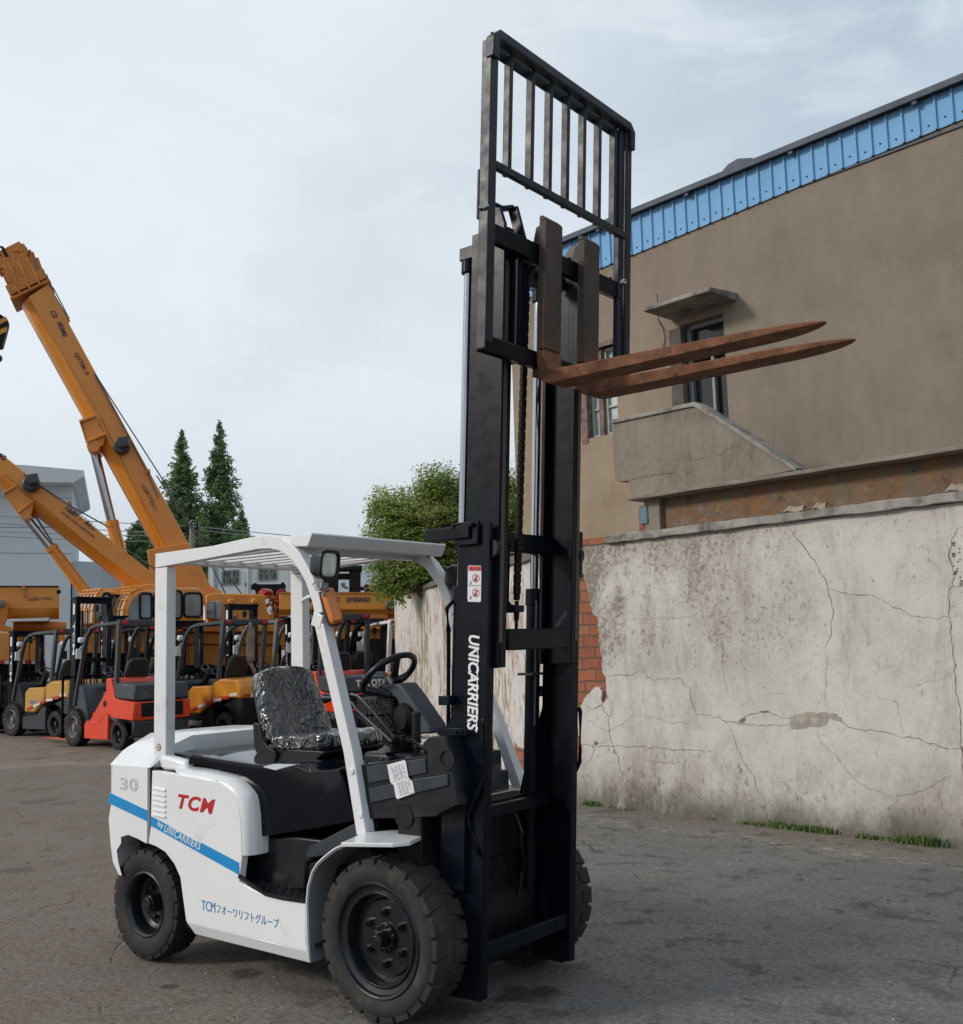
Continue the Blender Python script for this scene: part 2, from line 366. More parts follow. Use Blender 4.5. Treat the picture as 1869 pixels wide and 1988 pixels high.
m = MB(); m.prism(xz(c5, [(1460, 720), (1480, 640), (1640, 560), (1790, 480), (1869, 478), (1869, 600), (1600, 700)], -.49), 'y', -.50, -.42); m.build('toe_panel', GREYP, FL, bev=.006)

# ---- cowl / dash
ck = [(560, 180), (660, 100), (1080, 20), (1110, 0)]
m = MB()
cow = xz(d5, [(860, 1070), (950, 1040), (1080, 1035), (1590, 960), (1600, 840), (1640, 800), (1770, 800), (1800, 900), (1850, 1180), (1880, 1380), (1700, 1480), (1120, 1500), (990, 1500), (960, 1330)], -.47)
rs = []
for y, g in ((-.485, .03), (-.48, .008), (-.47, 0), (-.33, 0), (-.325, .02)):
    rs.append([(x+(-.1-x)*g, y, z+(.95-z)*g) for x, z in cow])
m.rings(rs)
m.rings([[(min(x, -.17+(1.14-z)*.42)+(-.1-x)*g, y, min(z, 1.108)+(.95-z)*g) for x, z in cow] for y, g in ((-.335, .004), (.45, .004), (.47, .03))]); m.build('cowl', BLACKP, FL, bev=.006)
m = MB()
m.prism(xz(d5, [(1090, 1055), (1590, 985), (1600, 1110), (1110, 1195)], -.488), 'y', -.494, -.48)
m.prism(xz(d5, [(1110, 1240), (1460, 1170), (1780, 1120), (1785, 1215), (1460, 1290), (1130, 1360)], -.488), 'y', -.496, -.48)
for p in ((1085, 1020), (1222, 995), (1275, 988), (1575, 930)):
    q = U(d5(*p), 'y', -.488); m.cyl((q.x, -.486, q.z), (q.x, -.502, q.z), .010, .008, 10)
m.build('cowl_trim', GREYP, FL, bev=.008, seg=3)
m = MB(); q = U(d5(1400, 1480), 'y', -.488); m.cyl((q.x, -.47, q.z), (q.x, -.489, q.z), .052, .052, 32); m.build('access_hole', mat('black_void', (.002, .002, .002), .9), FL, bev=0)
m = MB(); q = U(d5(1775, 990), 'y', -.488); m.lathe([(0, 0), (.042, 0), (.045, .012), (.034, .012), (.030, .004), (0, .004)], (q.x, -.486, q.z), (0, -1, 0), 32); m.build('side_port', BLACKP, FL, bev=0)
# far side ribbed cowl wing seen past the mast
m = MB()
for i, (x0, x1, z0, z1) in enumerate(((-.30, -.155, 1.05, 1.15), (-.30, -.105, .95, 1.05), (-.30, -.06, .84, .95))):
    m.box(x0, x1, .20, .478, z0+.004, z1)
m.build('ribbed_wing', GREYP, FL, bev=.012)
# front bulkhead, axle housing
m = MB(); m.box(.02, .16, -.48, .40, .60, .86); m.box(.0, .14, -.36, .36, .12, .62); m.cyl((0, -.5, .345), (0, .5, .345), .10, .10, 24)
m.cyl((.10, -.26, .345), (.10, .24, .345), .13, .13, 20); m.build('front_axle', DARK, FL, bev=.01)
m = MB()
for i, (y0_, y1_) in enumerate(((-.24, -.20), (-.20, -.15), (.14, .18))): m.tube([(.19, y0_, .86), (.24, y0_*.7+y1_*.3, .70), (.22, y1_, .52), (.20, y1_*.8, .36)], .012, 8)
m.build('hydraulic_hose', BLACKP, FL)

# decal on cowl
def sheet(px, c, y, t=.0015):
    m = MB(); m.ext([U(c(*p), 'y', y) for p in px], (0, -t, 0)); return m
sheet([(1262, 1042), (1408, 1000), (1420, 1012), (1444, 1150), (1478, 1185), (1495, 1280), (1350, 1332), (1338, 1320), (1318, 1215), (1290, 1190)], d5, -.498).build('decal', STICK, FL, smooth=False)
m = MB()
random.seed(3)
for r_ in range(22):
    yy = 1062+r_*11.5; sk = (r_*11.5)*.30; xx = 1290+sk*1.0
    if r_ > 10: xx += 12
    if r_ == 11: continue
    for k in range(random.randint(3, 5)):
        a = xx+k*28+random.uniform(0, 6); b = a+random.uniform(10, 24)
        if b > xx+118: continue
        pts = [U(d5(a, yy-(a-xx)*.28), 'y', -.5000), U(d5(b, yy-(b-xx)*.28), 'y', -.5000), U(d5(b, yy+4-(b-xx)*.28), 'y', -.5000), U(d5(a, yy+4-(a-xx)*.28), 'y', -.5000)]
        m.ext(pts, (0, -.0006, 0), 1 if r_ == 0 else 0)
m.build('decal_print', [mat('grey_print', (.20, .20, .23), .6), mat('orange_print', (.65, .25, .03), .6)], FL, smooth=False)
m = MB(); z = 1.150
q = [U(d5(*p), 'z', 1.142) for p in ((1520, 815), (1580, 788), (1635, 797), (1578, 828))]; m.ext(q, (0, 0, .002)); m.build('paper_label', STICK, FL, smooth=False); m = MB()
q = [U(c5(*p), 'z', 1.052) for p in ((1165, 100), (1240, 82), (1390, 84), (1250, 122))]; m.ext(q, (0, 0, .002)); m.build('paper_label', STICK, FL, smooth=False)

# ---- steering column and wheel
m = MB()
sh = xz(d5, [(1275, 372), (1330, 352), (1500, 342), (1560, 420), (1755, 700), (1700, 770), (1560, 775), (1540, 640), (1440, 560), (1400, 470), (1330, 440)], 0)
m.prism([(x-(.05 if i in (2, 3, 4) else 0), z) for i, (x, z) in enumerate(sh)], 'y', -.06, .07); m.build('steering_column', mat('lighter_grey_plastic', (.045, .056, .070), .45, var=.08, vs=5, spec=.4), FL, bev=.012, seg=3)
m = MB(); m.prism(xz(d5, [(1290, 440), (1400, 480), (1440, 570), (1500, 620), (1480, 790), (1360, 790), (1345, 650), (1320, 600), (1200, 520), (1215, 430)], 0), 'y', -.04, .10)
m.box(-.36, -.04, -.30, .30, 1.04, 1.10); m.build('instrument_housing', BLACKP, FL, bev=.02, seg=3)
wc = U(d5(1283, 283), 'y', .0); wn = V((-.50, 0.0, .866)).normalized()
wn = V((-.64, 0.0, .77)).normalized(); wc = U((755, 1309), 'y', .0)
a_ = wn.cross(V((0, 1, 0))).normalized(); b_ = V((0, 1, 0))
m = MB(); SW = .150
ring = [wc+a_*(SW*math.cos(2*math.pi*i/48))+b_*(SW*math.sin(2*math.pi*i/48)) for i in range(48)]
m.tube(ring, .0165, 10, closed=True, up=tuple(wn))
for an in (200, 340, 90):
    p = wc+a_*(SW*math.cos(R(an)))+b_*(SW*math.sin(R(an))); m.beam(wc-wn*.045, p, .045, .014, up=wn, w2=.03)
m.cyl(wc-wn*.07, wc-wn*.02, .045, .038, 20)
kp = U(d5(1085, 300), 'y', -.13)-wn*.05
m.lathe([(0.006, 0), (.007, .02), (.024, .035), (.028, .05), (.022, .066), (0, .07)], kp, wn, 20)
m.build('steering_wheel', BLACKP, FL, bev=.002)
m = MB(); p0 = U(d5(1300, 450), 'y', -.05); p1 = U(d5(1095, 405), 'y', -.12); m.cyl(p0, p0.lerp(p1, .6), .020, .016, 14); m.cyl(p0.lerp(p1, .55), p1, .021, .019, 14)
for i in range(6): q = p0+V((.01, -.01, -.02-.012*i)); m.cyl(q, q-V((0, 0, .008)), .026-.001*i, .024-.001*i, 16)
m.build('indicator_stalk', BLACKP, FL, bev=.002)
m = MB(); q = U(d5(1510, 610), 'y', -.22); m.cyl((q.x, -.22, q.z), (q.x-.005, -.22, q.z-.135), .021, .024, 16); m.lathe([(.024, 0), (.024, .01), (.012, .02), (0, .02)], (q.x, -.22, q.z-.005), (0, 0, 1), 16)
m.cyl((q.x, -.22, q.z-.13), (q.x, -.22, q.z-.19), .012, .012, 10); m.build('parking_brake_lever', BLACKP, FL, bev=.002)
q = U(d5(1420, 640), 'y', -.05); m = MB(); m.lathe([(0, 0), (.07, 0), (.075, .02), (.06, .045), (0, .05)], (q.x, -.04, q.z), (-.3, -1, 0), 24)
for i in range(14):
    a = random.uniform(0, 6.28); m.cyl((q.x-.10+.03*math.cos(a), -.06, q.z+.02-.014*i), (q.x-.085+.02*math.sin(a), -.07-.01*math.sin(a*2), q.z+.0-.014*i), .008, .006, 8)
m.build('switch_cluster', DARK, FL, bev=.002)
# control levers with ribbed boots
for (pts, ky) in (([(1345, 835), (1150, 600), (1060, 500), (1010, 455), (955, 442)], -.16), ([(1300, 845), (1120, 680), (1000, 570), (970, 520), (900, 490), (830, 472)], -.24)):
    m = MB(); P = [U(d5(*p), 'y', ky) for p in pts]; m.tube(P, .0085, 8)
    m.build('control_lever', GREYP, FL, bev=0)
m = MB(); p1 = U(d5(820, 474), 'y', -.24); p2 = U(d5(695, 478), 'y', -.24); dd = (p2-p1).normalized()
m.lathe([(.010, 0), (.015, .01), (.014, .03), (.024, .055), (.026, .07), (.016, .078), (0, .079)], p1, dd, 18); m.build('lever_knob', BLACKP, FL, bev=0)
m = MB()
for bx, by in ((1345, 880), (1415, 870)):
    q0 = U(d5(bx-20, by-70), 'y', -.2); q1 = U(d5(bx+10, by+40), 'y', -.2)
    for i in range(7):
        t = i/6; q = q0.lerp(q1, t); r_ = .018+.026*t; ax = (q1-q0).normalized(); m.lathe([(r_*.7, -.006), (r_, 0), (r_*.7, .006)], q, ax, 20)
m.build('lever_boot', BLACKP, FL, bev=0)
m = MB()
for k in range(7):
    p = U(d5(1400+random.uniform(-20, 20), 830+random.uniform(-20, 20)), 'y', -.2); q = U(d5(1560+k*8, 900+k*6), 'y', -.3+.02*k)
    m.tube([p, p.lerp(q, .5)+V((0, 0, .02)), q], .004, 6)
m.build('control_cable', BLACKP, FL, bev=0)

# ---- seat under crinkled film
FILM = NB('crinkled_plastic_film'); k = FILM
nn = k.noise(7, 5, .6, (1, 1, .45), 2.0); vv = k.n('ShaderNodeTexVoronoi', feature='DISTANCE_TO_EDGE'); vv.inputs['Scale'].default_value = 12
wv = k.n('ShaderNodeMix', data_type='VECTOR'); wv.inputs[0].default_value = .16; k.l(k.vec((1, 1, .55)), wv.inputs[4]); 
n2 = k.n('ShaderNodeTexNoise'); n2.inputs['Scale'].default_value = 6; k.l(k.vec(), n2.inputs['Vector']); k.l(n2.outputs['Color'], wv.inputs[5]); k.l(wv.outputs[1], vv.inputs['Vector'])
rg = k.math('SUBTRACT', 1, k.math('MULTIPLY', k.math('ABSOLUTE', k.math('SUBTRACT', k.noise(6, 2, .5, (1, 1, .4), 1.6), .5)), 9)); rg = k.math('MAXIMUM', rg, 0); rg2 = k.math('MAXIMUM', k.math('SUBTRACT', 1, k.math('MULTIPLY', k.math('ABSOLUTE', k.math('SUBTRACT', k.noise(11, 2, .5, (1, 1, .6), 1.2), .5)), 12)), 0)
h = k.math('ADD', k.math('MULTIPLY', k.math('POWER', rg, 2), 1.0), k.math('ADD', k.math('MULTIPLY', k.math('POWER', rg2, 2), .45), k.math('MULTIPLY', nn, .8)))
k.setc(k.mix(k.ramp(nn, .46, .70), (.020, .024, .031), (.075, .083, .097))); k.setr(k.ramp(nn, .35, .65, .14, .42)); k.b.inputs['Coat Weight'].default_value = 1; k.b.inputs['Coat Roughness'].default_value = .05; k.b.inputs['Coat IOR'].default_value = 1.8
k.setn(k.bump(h, 1, .012)); k.l(k.b.inputs['Normal'].links[0].from_socket, k.b.inputs['Coat Normal']); FILM = k.m
def pad(fn, nu, nv, m, amp=.0032):
    """closed cushion: fn(u,v,side) on [-1,1]^2, displaced by ridged folds"""
    mb = MB(); rs = []
    for j in range(nv+1):
        ring = []
        v = -1+2*j/nv
        for i in range(nu):
            a = 2*math.pi*i/nu; p, nrm = fn(a, v)
            wq_ = V((noise.noise(p*6), noise.noise(p*6+V((5, 5, 5))), noise.noise(p*6+V((9, 2, 1)))))*.35
            w = noise.noise(V((p.x*7, p.y*15, p.z*5))+wq_*3+V((3, 1, 7)))*1.0+noise.noise(V((p.x*16, p.y*30, p.z*9))+wq_*4)*.2
            w = (1-abs(w)*4); ring.append(p+nrm*amp*max(-1, w))
        rs.append(ring)
    mb.rings(rs); return mb
def se(a, e): c, s_ = math.cos(a), math.sin(a); return (math.copysign(abs(c)**e, c), math.copysign(abs(s_)**e, s_))
def backf(a, v):
    # v from bottom (-1) to top (1); a around the horizontal section
    cx_, cy_ = se(a, .45); t = (v+1)/2
    wy = .225*(1-.16*t**3)*math.sqrt(max(.02, 1-max(0, (abs(v)-.80)/.22)**2)); th = .045*math.sqrt(max(.04, 1-max(0, (abs(v)-.86)/.16)**2))
    ce = V((-1.105-.155*t, .0, 1.10+.40*t)); bulge = .012*math.sin(a) if 0 else 0
    groove = -.017 if (abs(cy_) < .62 and cx_ > .5) else 0
    return ce+V((cx_*th+groove, cy_*wy, cx_*th*.35)), V((cx_, cy_*.4, 0)).normalized()
def cushf(a, v):
    cy_, cz_ = se(a, .5); t = (v+1)/2
    e = math.sqrt(max(.03, 1-max(0, (abs(v)-.78)/.24)**2))
    wy = .235*(.9+.1*e)*math.sqrt(max(.1, e)); th = .050*e
    ce = V((-1.12+.43*t, .0, 1.105+.022*t)); dip = -.014*(1-abs(cy_))*(1 if cz_ > 0 else 0)
    return ce+V((0, cy_*wy, cz_*th+dip+(.012*abs(cy_)**3 if cz_ > 0 else 0))), V((0, cy_*.5, cz_)).normalized()
pad(backf, 120, 90, FILM).build('seat_back', FILM, FL, ang=180)
pad(cushf, 120, 90, FILM).build('seat_cushion', FILM, FL, ang=180)
m = MB()
m.prism([(-1.16, 1.03), (-.78, 1.03), (-.70, 1.07), (-.70, 1.085), (-1.17, 1.085)], 'y', -.225, .225)
m.box(-1.14, -.80, -.17, .17, .99, 1.035)
for s in (-1, 1):
    hp = xz(d5, [(118, 690), (150, 684), (180, 700), (200, 820), (240, 880), (300, 920), (318, 960), (300, 1000), (230, 1000), (170, 980), (130, 900)], -.25)
    m.prism(hp, 'y', s*.235, s*.25)
m.build('seat_frame', BLACKP, FL, bev=.006)
m = MB()
for j in range(10):
    pass
rs = []
for t in [i/10 for i in range(11)]:
    wy = .215*(1-.16*t**3)*(1 if t < .85 else math.sqrt(max(.1, 1-((t-.85)/.17)**2)))
    ce = V((-1.16-.155*t, 0, 1.10+.39*t)); rs.append([ce+V((x, y, 0)) for x, y in ((-.02, -wy*.9), (.02, -wy), (.02, wy), (-.02, wy*.9))])
m.rings(rs); m.build('seat_back_shell', BLACKP, FL, bev=.006)

# ---- fender
m = MB()
fo = [(q[0], q[1]) for q in xz(c6, [(238, 1540), (226, 1380), (220, 1100), (230, 980), (262, 870), (300, 808), (340, 770), (385, 733), (430, 700), (500, 668), (600, 650), (730, 650), (850, 682)], -.612)]
for s in (-1, 1):
    m = MB(); rs = []
    for i, (x, z) in enumerate(fo):
        a = fo[max(0, i-1)]; b = fo[min(len(fo)-1, i+1)]; t = V((b[0]-a[0], 0, b[1]-a[1])).normalized(); nn_ = V((-t.z, 0, t.x))
        if nn_.z < 0 and nn_.x > 0: nn_ = -nn_
        th = .008
        p = V((x, 0, z)); q = p-nn_*th
        rs.append([(p.x, s*.612, p.z), (p.x, s*.36, p.z), (q.x, s*.36, q.z), (q.x, s*.612, q.z)])
    m.rings(rs)
    pl = [U(c6(*p), 'z', .775) for p in ((860, 665), (985, 652), (1112, 592), (1095, 580), (850, 566), (640, 590), (480, 660))]
    m.ext([(p.x, p.y*(-s) if s > 0 else p.y, p.z) for p in pl], (0, 0, -.018))
    m.build('mudguard', WHITE, FL, bev=.003)
m = MB()
for s in (-1, 1):
    m.prism([(x-(.0), z) for x, z in fo[:9]]+[(x+.055, z-.06) for x, z in fo[:9]][::-1], 'y', s*.42, s*.40)
    q = V((-.395, 0, .265)); m.cyl((q.x, s*.44, q.z), (q.x, s*.60, q.z), .012, .012, 8)
m.build('mudguard_bracket', GREYP, FL, bev=.0)
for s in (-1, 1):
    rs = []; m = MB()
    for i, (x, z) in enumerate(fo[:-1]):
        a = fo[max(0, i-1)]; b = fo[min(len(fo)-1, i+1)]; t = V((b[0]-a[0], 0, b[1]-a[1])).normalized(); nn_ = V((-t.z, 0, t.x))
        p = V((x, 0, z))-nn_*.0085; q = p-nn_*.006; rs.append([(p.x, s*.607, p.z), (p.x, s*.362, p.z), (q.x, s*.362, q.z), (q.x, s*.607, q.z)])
    m.rings(rs); m.build('mudguard_shade_skin', mat('mudguard_shaded_white', (.19, .20, .215), .55, var=.12, dirt=(.10, .09, .08), dirta=.5), FL, bev=.0)  # added skin: shade on the white paint put into a grey colour
m = MB(); q = [U(c5(*p), 'y', -.601) for p in ((1000, 842), (1180, 965), (1290, 992), (1449, 1015))]; m.sweep([p+V((0, 0, .002)) for p in q], [(-.006, -.008), (.006, -.008), (.006, .008), (-.006, .008)]); m.build('step_edge', BLACKP, FL)

# ---- overhead guard
def arcpath(p0, pc, p1, n=8): return [V(p0).lerp(V(pc), t/n).lerp(V(pc).lerp(V(p1), t/n), t/n) for t in range(n+1)]
inn = [(-1.60, 2.062), (-1.20, 2.085), (-1.025, 2.094), (-.85, 2.102), (-.756, 2.098), (-.69, 2.083), (-.640, 2.058), (-.585, 2.018), (-.541, 1.968), (-.505, 1.92), (-.481, 1.87), (-.458, 1.815), (-.442, 1.755)]
G = MB()
for s in (-1, 1):
    y0, y1 = (s*.525, s*.465)
    # rear post
    G.box(-1.69, -1.585, min(y0, y1), max(y0, y1), .95, 2.062)
    # side beam and bend as a swept strip: inner edge + outer edge
    rs = []
    for i, (x, z) in enumerate(inn):
        a = inn[max(0, i-1)]; b = inn[min(len(inn)-1, i+1)]; t = V((b[0]-a[0], 0, b[1]-a[1])).normalized(); nn_ = V((-t.z, 0, t.x)); 
        if nn_.z < 0: nn_ = -nn_
        if nn_.x < 0 and i > 4: nn_ = -nn_
        w_ = .058+.010*math.sin(min(1, i/8)*math.pi)
        o_ = V((x, 0, z))+nn_*w_
        rs.append([(x, y0, z), (x, y1, z), (o_.x, y1, o_.z), (o_.x, y0, o_.z)])
    rs[0] = [(-1.69, y0, 2.064), (-1.69, y1, 2.064), (-1.69, y1, 2.142), (-1.69, y0, 2.142)]
    G.rings(rs)
    G.beam(rs[-1][0] and ((V(rs[-1][0])+V(rs[-1][2]))/2), (-.437, (y0+y1)/2, 1.70), .066, .066, up=(1, 0, 0))
    G.rings([[(x, yy, z) for x, yy in ((x0, y0), (x0+.062, y0), (x0+.062, y1), (x0, y1))] for x0, z in (((-.447, 1.715), (-.263, 1.122), (-.187, .760)) if s < 0 else ((-.447, 1.715), (-.285, 1.42), (-.155, 1.15), (-.04, .86)))])
    G.cyl((-.207, y0, 1.04), (-.207, y0+s*.008, 1.04), .016, .014, 16); G.cyl((-.157, y0, .85), (-.157, y0+s*.008, .85), .016, .014, 16)
# crossbars and slats
G.box(-1.69, -1.60, -.465, .465, 2.085, 2.135); G.box(-.72, -.66, -.465, .465, 2.075, 2.125)
for i in range(7):
    y = -.39+i*.13
    G.prism([(-1.60, 2.10), (-.70, 2.098), (-.70, 2.135), (-1.60, 2.13)], 'y', y-.006, y+.028)
# front visor lip
G.rings([[(-.69, y, 2.105), (-.515, y, 2.09), (-.50, y, 2.092), (-.468, y, 2.148), (-.475, y, 2.156), (-.50, y, 2.156), (-.70, y, 2.150)] for y in (-.51, .505)])
G.build('overhead_guard', WHITEG, FL, bev=.008, seg=3)
m = MB(); m.lathe([(0, 0), (.020, 0), (.020, .0015), (0, .0015)], (-1.645, -.5255, 1.10), (0, -1, 0), 32); m.build('round_badge', mat('badge_ring', (.22, .21, .17), .5), FL)
m = MB(); m.lathe([(0, 0), (.014, 0), (.014, .0015), (0, .0015)], (-1.645, -.5272, 1.10), (0, -1, 0), 32); m.lathe([(0, 0), (.006, 0), (0, .001)], (-1.645, -.5292, 1.10), (0, -1, 0), 6, 1); m.build('badge_face', [mat('badge_face', (.5, .5, .42), .5), LETG], FL)
# work lamp
for s in (-1, 1):
    L = thing_part('headlamp', FL)
    cpt = V((-.340, s*.545, 1.990)) if s < 0 else V((-.385, .50, 1.965))
    dn = V((.95, .08 if s < 0 else .16, -.12)).normalized(); sd = V((0, 0, 1)).cross(dn).normalized(); upv = dn.cross(sd)
    def rr(o_, w_, h_, e=.5, n=32, q_=.86):
        w_, h_ = w_*q_, h_*q_; o_ = cpt+(o_-cpt)*q_
        return [o_+sd*(w_*se(2*math.pi*i/n, e)[0])+upv*(h_*se(2*math.pi*i/n, e)[1]) for i in range(n)]
    def rr_old(o_, w_, h_, e=.45, n=32): return [o_+sd*(w_*se(2*math.pi*i/n, e)[0])+upv*(h_*se(2*math.pi*i/n, e)[1]) for i in range(n)]
    m = MB(); m.rings([rr(cpt-dn*.075, .04, .04), rr(cpt-dn*.06, .062, .064), rr(cpt-dn*.02, .078, .080), rr(cpt+dn*.028, .082, .084), rr(cpt+dn*.034, .078, .080), rr(cpt+dn*.034, .068, .068), rr(cpt+dn*.018, .062, .064)]); m.build('lamp_housing', BLACKP, L, bev=.0)
    m = MB(); m.rings([rr(cpt+dn*.020, .0635, .0655), rr(cpt+dn*.026, .055, .056), rr(cpt+dn*.029, .03, .03)])
    for i in range(9): zz = -.04+i*.01; m.beam(cpt+dn*.023+upv*zz-sd*.04, cpt+dn*.023+upv*zz+sd*.04, .003, .004, up=dn)
    m.build('lamp_lens', mat('frosted_lens', (.80, .80, .77), .10, var=.2, vs=14, coat=.8), L, bev=.0)
    m = MB(); m.beam(cpt-upv*.085, cpt-upv*.125, .05, .008); m.beam(cpt-upv*.118-sd*.05, cpt-upv*.118+sd*.05, .03, .01); m.beam(cpt-upv*.11, (-.40, s*.50, 1.83), .03, .012)
    m.cyl(cpt-upv*.095, cpt-upv*.15, .008, .008, 8); m.build('lamp_bracket', STEEL, L, bev=.002)
    m = MB(); m.tube([cpt-dn*.04-upv*.05, cpt-dn*.07-upv*.10, cpt-dn*.03-upv*.13, cpt-upv*.12], .004, 6); m.build('lamp_wire', STICK, L)
# turn signals
for s in (-1, 1):
    L = thing_part('turn_signal', FL)
    p0 = V((-.373, s*.512, 1.880)); p1 = V((-.303, s*.512, 1.712)); up_ = V((.5, -.6*(-s), .25))
    ax = (p1-p0).normalized(); fwd = V((.80, s*.45, .35)); fwd = (fwd-ax*fwd.dot(ax)).normalized(); sd = ax.cross(fwd)
    m = MB()
    def rc(o_, w_, l_, n=24): return [o_+sd*(w_*se(2*math.pi*i/n, .35)[0])+ax*(l_*se(2*math.pi*i/n, .35)[1]) for i in range(n)]
    mid = (p0+p1)/2-fwd*.02
    m = MB(); m.rings([rc(mid-fwd*.012, .036, .092), rc(mid+fwd*.008, .036, .092)]); m.build('signal_base', BLACKP, L)
    m = MB(); m.rings([rc(mid+fwd*.008, .033, .089), rc(mid+fwd*.034, .031, .086), rc(mid+fwd*.042, .022, .078)])
    m.add([mid+fwd*.0425+sd*a+ax*b for a, b in ((-.02, -.005), (.02, -.005), (.02, .004), (-.02, .004))], [[0, 1, 2, 3]]); m.build('signal_lens', AMBER, L, bev=.001)
m = MB(); m.beam((-.40, -.49, 1.80), (-.33, -.49, 1.78), .05, .012); m.tube([U(c4(*p), 'y', -.47) for p in ((878, 498), (890, 485), (915, 470), (930, 470))], .010, 8); m.build('guard_bracket', WHITEG, FL, bev=.002)

# ---- stripes, louvres, lettering
def side(c, pts, y, t=.0012):
    m = MB(); m.ext([U(c(*p), 'y', y) for p in pts], (0, -t, 0)); return m
m = side(c5, [(401, 432), (1001, 750), (1003, 834), (399, 498)], -.6004); m.build('blue_stripe', BLUE, FL, smooth=False)
m = side(c5, [(118, 272), (379, 396), (378, 470), (116, 346)], -.5925); m.build('blue_stripe', BLUE, FL, smooth=False)
m = MB()
for i in range(6):
    y = 228+i*36
    a, b, c_, d_ = [U(c5(*p), 'y', -.6) for p in ((418, y), (502, y+18), (504, y+34), (420, y+14))]
    m.add([a+V((0, 0, 0)), b, c_+V((0, -.012, 0)), d_+V((0, -.012, 0)), d_+V((0, .002, -.004)), c_+V((0, .002, -.004))], [[0, 1, 2, 3], [3, 2, 5, 4], [0, 3, 4], [1, 5, 2]])
m.build('vent_louvre', WHITE, FL, bev=.0)
def stext(body, c, pll, plr, ptl, y, m, **kw):
    a, b, t = U(c(*pll), 'y', y), U(c(*plr), 'y', y), U(c(*ptl), 'y', y)
    xd = (b-a); ud = xd.normalized().cross(V((0, 1, 0))); ud = ud if ud.z > 0 else -ud
    h = (t-a).dot(ud); return text(body, a, xd, ud, xd.length, h, m, FL, **kw)
stext('TCM', c5, (583, 382), (835, 425), (590, 282), -.6012, RED, shear=.25, off=.035, spacing=1.14)
stext('by', c5, (446, 508), (484, 528), (446, 462), -.6030, LETW, off=.02)
stext('UNICARRIERS', c5, (492, 540), (735, 668), (492, 486), -.6030, LETW, shear=.2, off=.010, spacing=1.12)
m = side(c5, [(530, 503), (740, 612), (740, 616), (530, 507)], -.6030, .0006); m.build('lettering', LETW, FL, smooth=False)
stext('30', c5, (195, 255), (312, 268), (195, 172), -.5935, LETG, outline=.010, spacing=1.05)
stext('TCM', c5, (745, 1072), (838, 1090), (747, 1004), -.6012, BLUET, off=.0)
stext('\u30d5\u30aa\u30fc\u30ef\u30ea\u30d5\u30c8\u30b0\u30eb\u30fc\u30d7', c5, (846, 1092), (1268, 1200), (848, 1028), -.6012, BLUET, off=.0)
m = MB(); q = [U(gB(*p), 'z', 1.097) for p in ((800, 1800), (985, 1765), (1020, 1795), (835, 1835))]; m.ext(q, (0, 0, .0015)); m.build('warning_sticker', STICK, FL, smooth=False)
m = MB(); q = [U(gB(*p), 'z', 1.0990) for p in ((806, 1803), (880, 1790), (910, 1815), (838, 1830))]; m.ext(q, (0, 0, .001)); m.build('warning_sticker', RED, FL, smooth=False)
